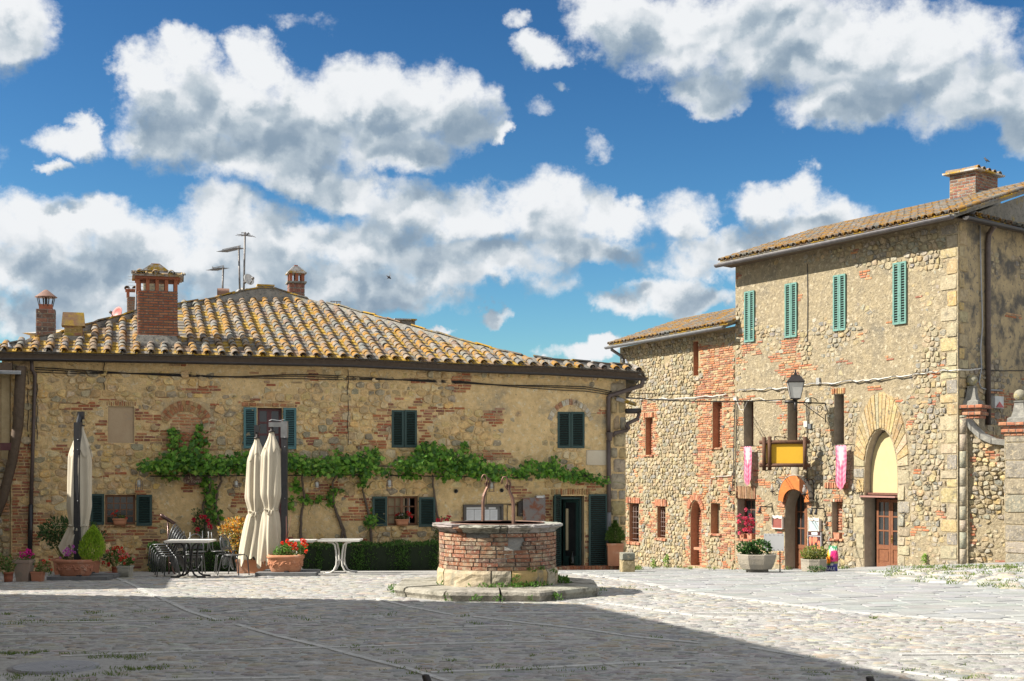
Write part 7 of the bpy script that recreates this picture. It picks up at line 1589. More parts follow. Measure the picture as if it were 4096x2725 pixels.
# ------------------------------------------------------------------ parasols
M_CV = mat('cream_canvas', (.62, .56, .44), (.56, .50, .39), 3, .95, .25, 60, bdist=.004, sub=.12)
M_PO = mat('anthracite_metal', (.045, .047, .052), (.06, .06, .065), 9, .4, .05, metal=.3)
M_SV = mat('grey_aluminium', (.38, .39, .40), None, 9, .35, .05, metal=.6)
def parasol(label, cx, yt, yw, yb, wt, ww, wb, Y, pole, arm, seed, capw=1.0, slabpx=None, tailx=0):
    k = Y / F; base = GY(pole[0], Y + pole[3]); t = thing('closed_parasol', label, 'parasol', base, 'closed cream parasols'); R = random.Random(seed)
    zt_, zw, zb_ = P(cx, yt, Y).z, P(cx, yw, Y).z, P(cx, yb, Y).z; X = P(cx, yt, Y).x
    nf = 9; ph = [R.uniform(0, 6.28) for _ in range(4)]; amp = [R.uniform(.7, 1.3) for _ in range(40)]
    def fold(a, v, ruf): return 1 + ruf * (.55 * sin(a * nf + ph[0] + 1.2 * sin(v * 2 + ph[2])) + .35 * sin(a * 5 + ph[1] + v * 2.5) + .2 * sin(a * 14 + ph[3]))
    b = Bag(); n = 72; rows = 40; vs = []
    for j in range(rows + 1):
        v = j / rows; z = lerp(zt_, zw, v)
        r = lerp(.05, wt * k, sstep(0, .33, v)) if v < .33 else lerp(wt * k, wt * k * 1.06, sin((v - .33) / .45 * pi / 2) if v < .78 else 1) if v < .78 else lerp(wt * k * 1.06, ww * k, sstep(.78, 1, v))
        dx = tailx * k * .25 * v
        for i in range(n):
            a = 2 * pi * i / n; q = r * fold(a, v, .12 + .16 * v); vs.append((X + dx + cos(a) * q, Y + sin(a) * q * .8, z))
    m = rows + 1
    for j in range(1, 15):                               # skirt below the tie
        v = j / 14; r = lerp(ww * k, wb * k, v ** .6); dx = tailx * k * (.25 + .75 * v)
        for i in range(n):
            a = 2 * pi * i / n; q = r * fold(a, v + 2, .18 + .10 * v); e = (.30 * sin(a * 4 + ph[0]) + .2 * sin(a * nf + ph[1])) * v * v * .30
            vs.append((X + dx + cos(a) * q, Y + sin(a) * q * .75, lerp(zw, zb_, v) + e))
    rows2 = rows + 14; b.add(vs, [(j * n + i, j * n + (i + 1) % n, (j + 1) * n + (i + 1) % n, (j + 1) * n + i)[::-1] for j in range(rows2) for i in range(n)], (1, 1, 1), 0, True); cv = b.obj('canopy', M_CV, t)
    b = Bag(); vs = []; rows = 10                          # overlapping wind cap with pointed corners
    for j in range(rows + 1):
        v = j / rows
        for i in range(n):
            a = 2 * pi * i / n; pt = abs(sin(a * 2 + ph[1])) ** 2.5; L = lerp(zt_ + .02, lerp(zt_, zw, .20 + .11 * pt), v); r = lerp(.05, wt * k * (.80 + .30 * pt) * capw, sstep(0, 1.1, v)) * fold(a, v * .6, .09 + .05 * v)
            vs.append((X + cos(a) * r, Y + sin(a) * r * .85, L))
    b.add(vs, [(j * n + i, j * n + (i + 1) % n, (j + 1) * n + (i + 1) % n, (j + 1) * n + i)[::-1] for j in range(rows) for i in range(n)], (1, 1, 1), 0, True); b.obj('wind_cap', M_CV, t)
    b = Bag(); n2 = 30
    b.tube([(X + tailx * k * .25 + cos(2 * pi * i / n2) * ww * k * 1.08, Y + sin(2 * pi * i / n2) * ww * k * .9, zw + .015 * sin(i)) for i in range(n2 + 1)], .016, 5)
    for q in range(3): c = Vector((X + tailx * k * .25 - ww * k * .5 + q * .05, Y - ww * k * .95, zw)); b.tube([c, c + Vector((-.06 + .03 * q, -.03, -.10 + .12 * (q == 0)))], [.014, .022], 5)
    b.obj('tie_strap', M_CV, t)
    b = Bag(); b.lathe([(.075, 0), (.08, .02), (.03, .04), (.03, .13), (.02, .13)], 12, (X, Y, zt_)); b.obj('hub', M_IRON, t)
    px_, py0, py1, dy = pole; pw = .062; xx = P(px_, 0, Y + dy).x; z1 = P(px_, py0, Y + dy).z; g = GY(px_, Y + dy).z
    b = Bag(); b.box(xx - pw, xx + pw, Y + dy - .06, Y + dy + .06, g + .05, z1); b.box(xx - pw * .6, xx + pw * .6, Y + dy - .066, Y + dy - .06, g + .5, z1 - .6); b.obj('post', M_PO, t)
    b = Bag()
    for zz in (z1 - .35, z1 - .55, (z1 + g) / 2, g + .6): b.ball((xx + .02, Y + dy - .068, zz), .012, 6, 4)
    b.obj('bolts', M_SV, t)
    if arm == 'bar':
        b = Bag(); b.box(X - .06, xx + .05, Y + dy * .5 - .04, Y + dy * .5 + .04, z1 - .12, z1 - .02); b.box(xx - .07, xx + .07, Y + dy - .07, Y + dy + .07, z1 - .35, z1); b.obj('arm', M_SV, t)
        b = Bag(); b.tube([(X - .06, Y, z1 + .01), (X, Y, z1 + .04), (xx - .1, Y, z1 + .015), (xx, Y, z1 + .04)], .008, 4); b.tube([(X, Y, zt_ + .1), (X, Y, z1 - .05)], .03, 8); b.obj('cable_stay', M_SV, t)
    else:
        tp = Vector((X, Y, zt_ + .14)); b = Bag(); s_ = Vector((xx, Y + dy, z1 - .05)); b.tube([s_, tp + Vector((-.02, 0, .12))], .045, 4); b.obj('arm', M_PO, t)
        b = Bag(); b.tube([(X, Y, zt_ + .1), tp + Vector((0, 0, .16))], .03, 8); b.box(X - .06, X + .06, Y - .04, Y + .04, zt_ + .14, zt_ + .30); b.obj('crank_head', M_PO, t)
    if slabpx:
        x0, x1, yb2 = slabpx; g = G((x0 + x1) / 2, yb2); kk = g.y / F; w = (x1 - x0) * kk / 2; MB = Matrix.Translation(g)
        for j, dd_ in enumerate((0, .62)): Bag().box(-w + .05 * j, w - .05 * j, dd_, dd_ + .42, 0, .075).obj('base_slab', mat('dark_grey_slab', (.115, .12, .125), (.17, .17, .17), 6, .8, .3, 30), t, MB)
        Bag().box(-.04, .04, .1, 1.0, .0751, .10).obj('base_frame', M_PO, t, MB)
    return t
YP1 = G(300, 2322).y + .55
parasol('single closed cream parasol standing apart among the flower pots', 324, 1706, 2103, 2205, 42, 33, 44, YP1, (311, 1690, 2240, -.12), 'lean', 3, slabpx=(186, 428, 2323), tailx=-34)
YP2 = G(1140, 2305).y + 1.5
parasol('closed cream parasol, the farther of the adjoining pair, hung from a slanting arm', 1028, 1755, 2048, 2240, 36, 25, 50, YP2, (1026, 1790, 2280, .35), 'lean', 8, slabpx=(915, 1140, 2286), tailx=-22)
YP3 = G(1140, 2305).y + .55
parasol('closed cream parasol, the nearer of the adjoining pair, hung from a square metal gallows post', 1087, 1729, 2040, 2250, 38, 26, 47, YP3, (1138, 1686, 2240, .0), 'bar', 5, slabpx=(1020, 1262, 2306), tailx=-6)
# yellow-lined fold hanging out of the nearer parasol
k = YP3 / F; b = Bag(); pts = [(1062, 2110), (1040, 2140), (1030, 2170), (1046, 2215), (1052, 2262), (1066, 2245), (1072, 2180)]
# ------------------------------------------------------------------ tables and chairs
M_CM = mat('grey_coated_steel', (.085, .09, .095), (.12, .125, .13), 12, .35, .05, metal=.5)
M_BK = mat('black_tube', (.02, .02, .022), None, 9, .35, 0, metal=.3)
M_WH = mat('white_enamelled', (.70, .68, .63), (.62, .60, .55), 6, .5, .1)
def chairmesh():
    D = {}; r = .0125
    b = Bag(); b.lathe([(.19, .435), (.205, .44), (.205, .452), (1e-3, .452)], 20, fn=lambda a, z: (abs(cos(a)) ** 3.2 + abs(sin(a)) ** 3.2) ** (-1 / 3.2)); D['seat'] = [b.mesh('seat', M_CM)]
    leg = []
    for sx in (-1, 1):
        b = Bag(); b.tube([(sx * .19, -.17, .43), (sx * .195, -.20, .38), (sx * .205, -.235, .0)], r, 7); leg.append(b.mesh('leg', M_CM))
        b = Bag(); b.tube([(sx * .18, .15, .46), (sx * .19, .20, .36), (sx * .21, .29, .0)], r, 7); leg.append(b.mesh('leg', M_CM))
    D['leg'] = leg; b = Bag(); pts = []
    for k in range(17):
        a = pi * k / 16; x = cos(a) * .185; z = .60 + sin(a) * .27; pts.append((x, .17 + (z - .45) * .28, z))
    pts = [(.185, .15, .44)] + pts + [(-.185, .15, .44)]; b.tube(pts, r, 7); D['back_frame'] = [b.mesh('back_frame', M_CM)]
    b = Bag(); yb = lambda z: .17 + (z - .45) * .28; b.box(-.175, .175, yb(.56) - .004, yb(.56) + .004, .545, .60); D['back_band'] = [b.mesh('back_band', M_CM)]
    sl = []
    for i in range(9):
        x = -.15 + i * .0375; zt_ = .60 + sqrt(max(0, .27 ** 2 * (1 - (x / .185) ** 2))) - .01; b = Bag(); zm = min(zt_, .80)
        b.tube([(x * .75, yb(.60), .60), (x, yb(zm), zm)], .0055, 4); sl.append(b.mesh('back_bar', M_CM))
    D['back_bar'] = sl; return D
CHM = chairmesh()
def chair(label, M, group='black metal garden chairs'):
    t = thing('metal_chair', label, 'chair', M.translation, group); WM[t.name] = M; t.matrix_world = M; t.matrix_basis = M
    for nm, ms_ in CHM.items():
        for m_ in ms_: link(nm, m_, t, M)
    return t
CY = G(660, 2308); 
def chM(x, y, rz, dx=0, dz=0, inv=False, dy=0):
    g = G(x, y); M = Matrix.Translation((g.x + dx, g.y + dy, g.z + dz)) @ Matrix.Rotation(rz, 4, 'Z')
    if inv: M = M @ Matrix.Translation((0, 0, .92)) @ Matrix.Rotation(pi, 4, 'X')
    return M
ORD = ['lowest', 'second lowest', 'third from the bottom', 'fourth from the bottom', 'second from the top', 'topmost']
for i in range(6): chair('black metal chair, %s in the tall chair stack' % ORD[i], chM(676, 2307, -pi / 2 - .12, -.042 * i + .05, .046 * i, dy=.02 * i))
chair('upright metal chair just behind the black-legged table, another chair upturned on it', chM(776, 2297, .12))
chair('upturned metal chair resting on the one behind the black-legged table', chM(786, 2297, pi + .5, 0, .02, True, .02))
chair('metal chair facing the parasols with its seat clear, nearest to them', chM(938, 2302, pi / 2 - .35))
chair('metal chair back to back with the one nearest the parasols, set behind it', chM(912, 2292, -pi / 2 + .3, dx=-.05))
chair('upturned metal chair whose backrest slopes down to the paving beside the table', chM(885, 2292, pi / 2 + .4, -.02, .02, True))
chair('upturned metal chair behind the others in front of the orange shrub', chM(935, 2288, -pi / 2 - .3, .05, .03, True))
def table(label, x0, x1, yt, yb, depth, legmat, cx0, cx1, Yt=None, top_th=.035):
    g = G((x0 + x1) / 2, yb); Y = g.y if Yt is None else Yt; g = GY((x0 + x1) / 2, Y); k = Y / F; t = thing('garden_table', label, 'table', g); w = (x1 - x0) * k / 2; z = P(0, yt, Y).z - g.z; M = Matrix.Translation(g)
    b = Bag(); b.box(-w, w, -depth / 2, depth / 2, z - top_th, z); b.box(-w + .02, w - .02, -depth / 2 + .02, depth / 2 - .02, z - top_th - .01, z - top_th + .001); b.obj('table_top', M_WH, t, M)
    a = (cx0 - (x0 + x1) / 2) * k; c = (cx1 - (x0 + x1) / 2) * k; m = (a + c) / 2; hw = (c - a) / 2
    for dy in (-depth * .32, depth * .32):
        for sg in (-1, 1):
            b = Bag(); b.tube([(m + sg * (hw + .12), dy, z - top_th - .02), (m + sg * (hw + .02), dy, z - top_th - .03), (m + sg * hw * .72, dy, z - .12), (m + sg * hw * .55, dy, z - .25), (m + sg * hw * .42, dy, z * .42), (m + sg * hw * .5, dy, z * .25), (m + sg * hw * .9, dy, z * .10), (m + sg * (hw + .06), dy, .03), (m + sg * (hw + .22), dy, .02)], .021, 8); b.obj('leg', legmat, t, M)
    b = Bag(); b.tube([(m, -depth * .32, z * .4), (m, depth * .32, z * .4)], .014, 6); b.tube([(m - hw * .4, -depth * .32, z * .4), (m + hw * .4, -depth * .32, z * .4)], .012, 6); b.obj('stretcher', legmat, t, M); return t
table('garden table with white top and black curved legs beside the stacked chairs', 673, 850, 2160, 2310, .7, M_BK, 738, 790)
table('white garden table with white curved legs standing nearest the well', 1279, 1445, 2157, 2293, .7, M_WH, 1338, 1386)
table('white garden table half hidden behind the scarlet geranium planter', 1150, 1262, 2160, 2290, .7, M_WH, 1176, 1200, Yt=29.6)
# tilted brown metal fitting on a pole beside the stack
M_BM = mat('glossy_brown_metal', (.07, .035, .03), (.12, .07, .06), 14, .25, .1, metal=.4)
g = G(690, 2300); Yq = g.y + .35; t = thing('metal_stand', 'glossy brown metal pole stand with tilted top bar and curled foot beside the chair stack', 'stand', GY(676, Yq)); pq = lambda x, y: P(x, y, Yq)
b = Bag(); b.tube([GY(676, Yq), pq(675, 2200), pq(671, 2085)], .018, 8); b.obj('pole', M_BM, t)
b = Bag(); b.tube([pq(642, 2059), pq(650, 2066), pq(700, 2098)], [.035, .045, .022], 8); b.tube([pq(652, 2060), pq(702, 2092)], .014, 6); b.obj('top_bar', M_BM, t)
b = Bag(); b.tube([pq(680, 2262), pq(682, 2252), pq(690, 2256), pq(691, 2280), pq(700, 2298), pq(715, 2304), pq(735, 2302)], .02, 8); b.obj('curled_foot', M_BM, t)
# stone block and small box at the street corner
g = G(2514, 2291); k = g.y / F; t = thing('stone_block', 'rough squared stone block at the corner beside the terracotta pot', 'stone', g); R = random.Random(12)
for (z0, z1, c) in ((0, .28, (.36, .29, .16)), (.29, .45, (.24, .24, .20))):
    vs, fs, cc = pillow(rounded(rectp(-.15, .15, z0, z1), .1), .02, R, base=0, top=.9); b = Bag(); b.box(-.145, .145, -.004, .34, z0, z1, c); b.add([(x, y - .005, z) for x, y, z in vs], fs, c, 0, False); b.obj('block_course', M_ST, t, Matrix.Translation(g) @ Matrix.Rotation(.1, 4, 'Z'))
q = FW.w(*FW.hit(2524, 2225, .15), .15); t = thing('meter_box', 'small grey box low on the wall behind the stone block', 'box', q); Bag().box(-.11, .11, 0, .12, -.1, .12).obj('case', mat('grey_box', (.24, .22, .19), None, 5, .6, .1), t, Matrix.Translation(q))
# ------------------------------------------------------------------ things on the low house front
def onwall(fr, name, label, cat, x0, y0, x1, y1, out=.0, group=None):
    q = fr.r(x0, y0, x1, y1, out); return thing(name, label, cat, fr.w(q[0], q[2], out), group), q
t, q = onwall(FL, 'notice_board', 'dark framed notice board holding four white sheets behind the well', 'notice board', 1851, 2018, 2010, 2100)
q = FL.r(1851, 2018, 2010, 2118); b = Bag(); b.box(q[0], q[0] + .06, -.10, 0, q[2], q[3]); b.box(q[1] - .06, q[1], -.10, 0, q[2], q[3]); b.box(q[0] + .06, q[1] - .06, -.098, -.002, q[3] - .05, q[3]); b.box(q[0] + .06, q[1] - .06, -.098, -.002, q[2], q[2] + .05); b.obj('frame', mat('grey_brown_frame', (.09, .08, .07), None, 6, .6, .1), t, FL.M)
Bag().box(q[0] + .06, q[1] - .06, -.03, -.005, q[2] + .05, q[3] - .05).obj('backing', mat('grey_felt', (.20, .20, .19), None, 6, .9, .1), t, FL.M)
M_PAP = mat('paper', (.66, .67, .67), (.60, .61, .62), 5, .8, .05)
for (a, c) in ((1866, 1896), (1898, 1930), (1932, 1959), (1961, 1990)):
    w = FL.r(a, 2039, c, 2082, .04); Bag().box(w[0], w[1], -.036, -.034, w[2], w[3]).obj('sheet', M_PAP, t, FL.M)
    b = Bag(); [b.box(w[0] + .03, w[1] - .03 - .04 * (i % 3 == 2), -.0375, -.037, w[3] - .04 - i * .022, w[3] - .036 - i * .022) for i in range(9)]; b.obj('print_lines', mat('faint_print', (.42, .43, .44), None, 5, .8, 0), t, FL.M)
for (a, c) in ((1866, 1942), (1955, 1983)): w = FL.r(a, 2029, c, 2037, .04); Bag().box(w[0], w[1], -.036, -.034, w[2], w[3]).obj('sheet', M_PAP, t, FL.M)
w = FL.r(1866, 2084, 1990, 2112, .04); Bag().box(w[0], w[1], -.036, -.034, w[2], w[3]).obj('sheet', M_PAP, t, FL.M)
t, q = onwall(FL, 'mail_box', 'black wall mail box partly behind the rusty plate', 'mail box', 2067, 2003, 2100, 2065); b = Bag(); m_ = (q[0] + q[1]) / 2; b.box(q[0], q[1], -.14, 0, q[2], q[3] - .05); b.add([(q[0] - .01, -.15, q[3] - .05), (q[1] + .01, -.15, q[3] - .05), (m_, -.15, q[3] + .01), (q[0] - .01, 0, q[3] - .05), (q[1] + .01, 0, q[3] - .05), (m_, 0, q[3] + .01)], [(0, 1, 2), (5, 4, 3), (0, 2, 5, 3), (2, 1, 4, 5), (1, 0, 3, 4)]); b.obj('case', M_IRON, t, FL.M); Bag().box(q[0] + .06, q[1] - .02, -.143, -.14, q[2] + .06, q[2] + .07).obj('slot', MATS['pale_post'], t, FL.M)
b = Bag(); w = lambda x, y: FL.w(*FL.hit(x, y, .03), .03)
for p_ in ([(1945, 1940), (1945, 2017), (2066, 2017)], [(2066, 2021), (2030, 2021), (2029, 2100)]): b.tube([w(*p) for p in p_], .012, 5)
b.obj('conduit', MATS['dark_timber'], HOUSE)
t, q = onwall(FL, 'rusty_plate', 'square rust-streaked metal plate hung beside the doorway', 'plate', 2091, 1991, 2181, 2096, .16); Bag().box(q[0], q[1], -.18, -.165, q[2], q[3]).obj('plate', mat('rusted_plate', (.20, .17, .15), (.15, .14, .14), 3, .6, .3, 30, c3=(.19, .065, .03), s3=5, t3=(.46, .58)), t, FL.M)
b = Bag(); [b.ball((x, -.182, z), .012, 6, 4) for x in (q[0] + .05, q[1] - .05) for z in (q[2] + .1, q[3] - .04)]; [b.tube([(x, 0, z), (x, -.165, z)], .015, 5) for x in (q[0] + .05, q[1] - .05) for z in (q[2] + .1, q[3] - .04)]; b.obj('bolts', M_SV, t, FL.M)
t, q = onwall(FL, 'white_hood_lamp', 'flat white wall light above the rusty plate', 'lamp', 2142, 1983, 2182, 1992, .1); b = Bag(); b.box(q[0], q[1] - .08, -.2, 0, q[2], q[3]); b.ball((q[1] - .05, -.1, (q[2] + q[3]) / 2), .045, 10, 6); b.obj('case', MATS['white_plastic'], t, FL.M)
# oval wooden house sign
t, q = onwall(FL, 'oval_sign', 'oval dark brown wooden sign lettered Le Torri, half under the vine', 'sign', 732, 1893, 808, 1942, .25); cx, cz = (q[0] + q[1]) / 2, (q[2] + q[3]) / 2; rx, rz_ = (q[1] - q[0]) / 2, (q[3] - q[2]) / 2
n = 28; R = random.Random(9); ov = [(cx + cos(2 * pi * i / n) * rx * (1 + .03 * sin(i * 1.7)), cz + sin(2 * pi * i / n) * rz_ * (1 + .04 * sin(i * 2.3))) for i in range(n)]; b = Bag(); b.add([(x, -.28, z) for x, z in ov] + [(x, -.25, z) for x, z in ov], [tuple(range(n)), tuple(range(n, 2 * n))[::-1]] + [(i, n + i, n + (i + 1) % n, (i + 1) % n) for i in range(n)]); b.obj('board', mat('oiled_brown_wood', (.085, .032, .018), (.06, .025, .016), 8, .6, .2), t, FL.M)
def text(s, fr, sx, z, size, out, matl, parent, name='lettering', ext=.003, shear=0, align='CENTER', bold=0):
    cu = bpy.data.curves.new(name, 'FONT'); cu.body = s; cu.size = size; cu.extrude = ext; cu.align_x = align; cu.align_y = 'CENTER'; cu.offset = bold; cu.resolution_u = 3
    M = fr.M @ Matrix.Translation((sx, -out, z)) @ Matrix.Rotation(pi / 2, 4, 'X'); tmp = bpy.data.objects.new('tmp', cu); COL.objects.link(tmp)
    bpy.context.view_layer.update(); me = bpy.data.meshes.new_from_object(tmp.evaluated_get(bpy.context.evaluated_depsgraph_get())); bpy.data.objects.remove(tmp)
    me.materials.clear(); me.materials.append(matl); return link(name, me, parent, M)
M_LET = mat('pale_letter', (.42, .34, .25), None, 5, .8, 0)
text('Le Torri', FL, cx, cz - .05, .11, .283, M_LET, t); text('Lo   lle', FL, cx + .03, cz + .045, .10, .283, M_LET, t)
b = Bag(); [b.tube([(cx + dx, -.27, cz + rz_ * .8), (cx + dx, -.3, cz + rz_ + .15)], .006, 4) for dx in (-.1, .1)]; b.obj('chain', M_IRON, t, FL.M)
# hanging lanterns under the vine
for (x, y0, y1, o, lb) in ((556, 1900, 1960, .35, 'cage lantern hanging alone at the bare end of the vine'), (945, 1908, 1957, .45, 'wide cage lantern beside the farther parasol of the pair'), (1268, 1912, 1960, .4, 'slim cage lantern between vine trunks right of the parasols'), (1558, 1900, 1961, .45, 'arched cage lantern over the window with bushy geranium'), (1966, 1912, 1966, .3, 'small cage lantern seen behind the iron post of the well')):
    s_, z1 = FL.hit(x, y0, o); _, z0 = FL.hit(x, y1, o); t = thing('cage_lantern', lb, 'lantern', FL.w(s_, z0, o), 'cage lanterns hung under the vine'); M = FL.M @ Matrix.Translation((s_, -o, z0)); h = (z1 - z0); hb = h * .78; w_ = .085; b = Bag()
    for a in range(4):
        an = a * pi / 2 + .4; b.tube([(cos(an) * w_, sin(an) * w_, 0), (cos(an) * w_, sin(an) * w_, hb * .55)] + [(cos(an) * w_ * cos(q), sin(an) * w_ * cos(q), hb * .55 + sin(q) * hb * .45) for q in (.4, .8, 1.2, 1.55)], .006, 4)
    for zz in (0, hb * .4): b.tube([(cos(2 * pi * i / 12) * w_, sin(2 * pi * i / 12) * w_, zz) for i in range(13)], .006, 4)
    b.tube([(0, 0, hb), (0, 0, h + .1)], .006, 4); b.obj('cage', MATS['rusty_bar'], t, M)
    Bag().lathe([(.02, hb * .85), (.04, hb * .78), (.045, hb * .4), (.03, hb * .25), (1e-3, hb * .22)], 12).obj('bulb', mat('milk_glass', (.62, .62, .58), None, 4, .3, 0), t, M)
# ------------------------------------------------------------------ things on the street fronts
def banner(label, x0, x1, yt, yb, out=.22):
    s0, s1, z0, z1 = FT.r(x0, yt, x1, yb, out); t = thing('hanging_banner', label, 'banner', FT.w(s0, z1, out), 'pink checked cloth banners'); b = Bag(); n = 12; m = 26; L = z1 - z0; tip = L * .17; sm = (s0 + s1) / 2; M = FT.M
    for j in range(m + 1):
        for i in range(n + 1):
            u = i / n; v = j / m; s = lerp(s0, s1, u); zb_ = z0 + tip * abs(u - .5) * 2 + 0; z = lerp(z1, zb_, v); w = .02 * sin(u * 9 + v * 2) * v + .012 * sin(u * 21)
            b.v.append((s + .01 * sin(v * 5), -out + w, z)); ck = ((int(u * 7) + 0) % 2) + ((int(v * 16)) % 2); c = [(.60, .09, .19), (.62, .19, .29), (.62, .36, .42)][ck]
            if abs(u - .5) < .22 and v < .34 + (.5 - abs(u - .5) * 2) * .25: c = (.56, .52, .52)
            if v < .05: c = (.80, .35, .45)
            b.c.append(c)
    for j in range(m):
        for i in range(n): b.f.append((j * (n + 1) + i, (j + 1) * (n + 1) + i, (j + 1) * (n + 1) + i + 1, j * (n + 1) + i + 1)); b.m.append(0); b.sm.append(True)
    b.obj('cloth', mat('checked_cloth', (1, 1, 1), (.92, .92, .92), 30, .9, .2, 80, attr=True, sub=.15), t, M)
    b = Bag(); b.tube([(s0 - .12, -out, z1), (s1 + .12, -out, z1)], .012, 5); b.tube([(s0 - .1, 0, z1), (s0 - .1, -out, z1)], .012, 5); b.tube([(s1 + .1, 0, z1), (s1 + .1, -out, z1)], .012, 5); b.obj('rod', M_IRON, t, M)
banner('pink checked pennant banner farther from the big arch, left of the yellow sign', 2975, 3005, 1785, 1944); banner('pink checked pennant banner between the yellow sign and the big stone arch', 3342, 3384, 1780, 1962)
# yellow sign in a rough timber frame hung out from the wall on an iron bracket, seen square on
Ys = FT.w(FT.hit(3240, 1800)[0], 0, .55).y; FY = Frame((P(3150, 0, Ys).x, Ys), (.93, -.36)); q = FY.r(3085, 1776, 3212, 1855)
t = thing('yellow_sign', 'blank yellow sign board in a rough dark log frame above the restaurant door', 'sign', FY.w(q[0], q[2], 0)); Bag().box(q[0] - .15, q[1] + .02, .0, .04, q[2] - .02, q[3] + .02).obj('board', mat('yellow_board', (.58, .34, .012), (.54, .31, .012), 3, .6, .08), t, FY.M)
M_LOG = mat('dark_log', (.11, .045, .02), (.06, .028, .015), 14, .8, .5, 40)
b = [((q[0] - .34, q[3] + .05), (q[1] + .2, q[3] + .05)), ((q[0] - .34, q[2] - .05), (q[1] + .2, q[2] - .05)), ((q[0] - .04, q[3] + .22), (q[0] - .04, q[2] - .20)), ((q[1] + .06, q[3] + .20), (q[1] + .06, q[2] - .18)), ((q[0] - .2, q[3] + .20), (q[0] - .2, q[2] - .2))]
for i, ((a, za), (c, zc__)) in enumerate(b): bb = Bag(); y = -.05 if i > 1 else -.02; bb.tube([(a, y, za), ((a + c) / 2, y - .005, (za + zc__) / 2 + .006), (c, y, zc__)], [.062, .055, .06], 7); bb.obj('frame_log', M_LOG, t, FY.M)
bb = Bag(); w1 = FT.w(*FT.hit(3140, 1750, .05), .0); w2 = FT.w(*FT.hit(3222, 1750, .05), .0)
for ww_, s_ in ((w1, q[0] + .1), (w2, q[1] - .1)): e_ = FY.w(s_, q[3] + .05, .0); bb.tube([ww_, Vector((e_.x, e_.y, ww_.z)), e_], .014, 5); bb.tube([ww_ + Vector((0, 0, -.3)), Vector((e_.x, e_.y, ww_.z))], .01, 4)
bb.obj('bracket', M_IRON, t)
# arched orange hood over the restaurant door
OH = .16; c = FT.hit(3174, 2005, OH); k_s = (FT.hit(3184, 2005, OH)[0] - c[0]) / 10; k_z = (c[1] - FT.hit(3174, 2015, OH)[1]) / 10; t = thing('door_hood', 'arched orange-brown metal hood projecting over the restaurant door', 'door hood', FT.w(c[0], c[1], .3)); n = 22
def hp(a, r, y): rx = (62, 43)[r]; rzz = (102, 52)[r]; return (c[0] + cos(a) * rx * k_s, -y, c[1] + sin(a) ** .9 * rzz * k_z - (0 if r == 0 else 4) * k_z) if 0 < a < pi else (c[0] + cos(a) * rx * k_s, -y, c[1] - (0 if r == 0 else 4) * k_z)
b = Bag(); vs = []
for i in range(n + 1):
    a = lerp(.0001, pi - .0001, i / n); vs += [hp(a, 0, OH), hp(a, 1, OH), hp(a, 0, OH - .02), hp(a, 1, OH - .02)]
fs = []
for i in range(n): k4 = i * 4; fs += [(k4, k4 + 1, k4 + 5, k4 + 4), (k4 + 3, k4 + 2, k4 + 6, k4 + 7), (k4 + 1, k4 + 3, k4 + 7, k4 + 5)]
fs += [(0, 2, 3, 1), (n * 4, n * 4 + 1, n * 4 + 3, n * 4 + 2)]; b.add(vs, fs); b.obj('fascia', mat('burnt_orange_metal', (.50, .16, .035), (.42, .115, .025), 4, .5, .15, 30, c3=(.58, .26, .08), s3=6, t3=(.58, .72)), t, FT.M)
b = Bag(); vs = []
for i in range(n + 1): a = lerp(.0001, pi - .0001, i / n); x, y, z = hp(a, 0, OH + .01); vs += [(x, y, z + .01), (x, 0, z + .01), (x, y, z + .03), (x, 0, z + .03)]
fs = []
for i in range(n): k4 = i * 4; fs += [(k4 + 2, k4 + 3, k4 + 7, k4 + 6), (k4 + 1, k4, k4 + 4, k4 + 5), (k4, k4 + 2, k4 + 6, k4 + 4)]
b.add(vs, fs); b.obj('canopy_sheet', mat('pale_sheet', (.50, .46, .40), (.36, .30, .24), 5, .5, .15), t, FT.M)
# street lantern on its bracket
s_, z_ = FT.hit(3302, 1614); LT = thing('street_lantern', 'black four-sided street lantern with frosted panes on a scrolled wall bracket', 'lantern', FT.w(s_, z_, 0)); OUT = 1.15
b = Bag(); b.tube([(s_, 0, z_), (s_, -OUT, z_)], .022, 6); b.tube([(s_, 0, z_ - .02), (s_, 0, z_ - .55)], .018, 6); b.tube([(s_, -.05, z_ - .45), (s_, -.5, z_ - .22), (s_, -.85, z_ - .03)], .012, 5)
b.tube([(s_, -.22 + .13 * cos(a) * (1 - a / 14), z_ - .18 + .13 * sin(a) * (1 - a / 14)) for a in [i * .6 for i in range(15)]], .010, 5); b.tube([(s_, -.55 - .25 * cos(a), z_ + .02 + .13 * sin(a)) for a in [i * .5 for i in range(7)]], .012, 5); b.obj('bracket', M_IRON, LT, FT.M)
ML = FT.M @ Matrix.Translation((s_, -OUT, z_)) @ Matrix.Rotation(radians(52), 4, 'Z') @ Matrix.Scale(.86, 4); b = Bag(); b.tube([(0, 0, -.28), (0, 0, .08)], .05, 8); b.tube([(-.35, .05, .02), (0, 0, .02)], .055, 8); b.lathe([(.03, .05), (.07, .07), (.11, .10), (.11, .12)], 12); b.obj('lamp_holder', M_GUT, LT, ML)
w0, w1_, h0, h1 = .155, .265, .12, .66; q2 = 1.4142
Bag().lathe([(w0 * q2 * .97, h0), (w1_ * q2 * .97, h1)], 4, sm=False).obj('pane', mat('frosted_pane', (.52, .52, .50), (.46, .46, .44), 3, .35, .05), LT, ML @ Matrix.Rotation(pi / 4, 4, 'Z'))
b = Bag()
for i in range(4):
    a = i * pi / 2; a2 = a + pi / 2; p = [(cos(x) * r * q2, sin(x) * r * q2, z) for x, r, z in ((a, w0, h0), (a, w1_, h1), (a2, w0, h0), (a2, w1_, h1))]; b.tube([p[0], p[1]], .014, 4); b.tube([p[0], p[2]], .016, 4); b.tube([p[1], p[3]], .018, 4)
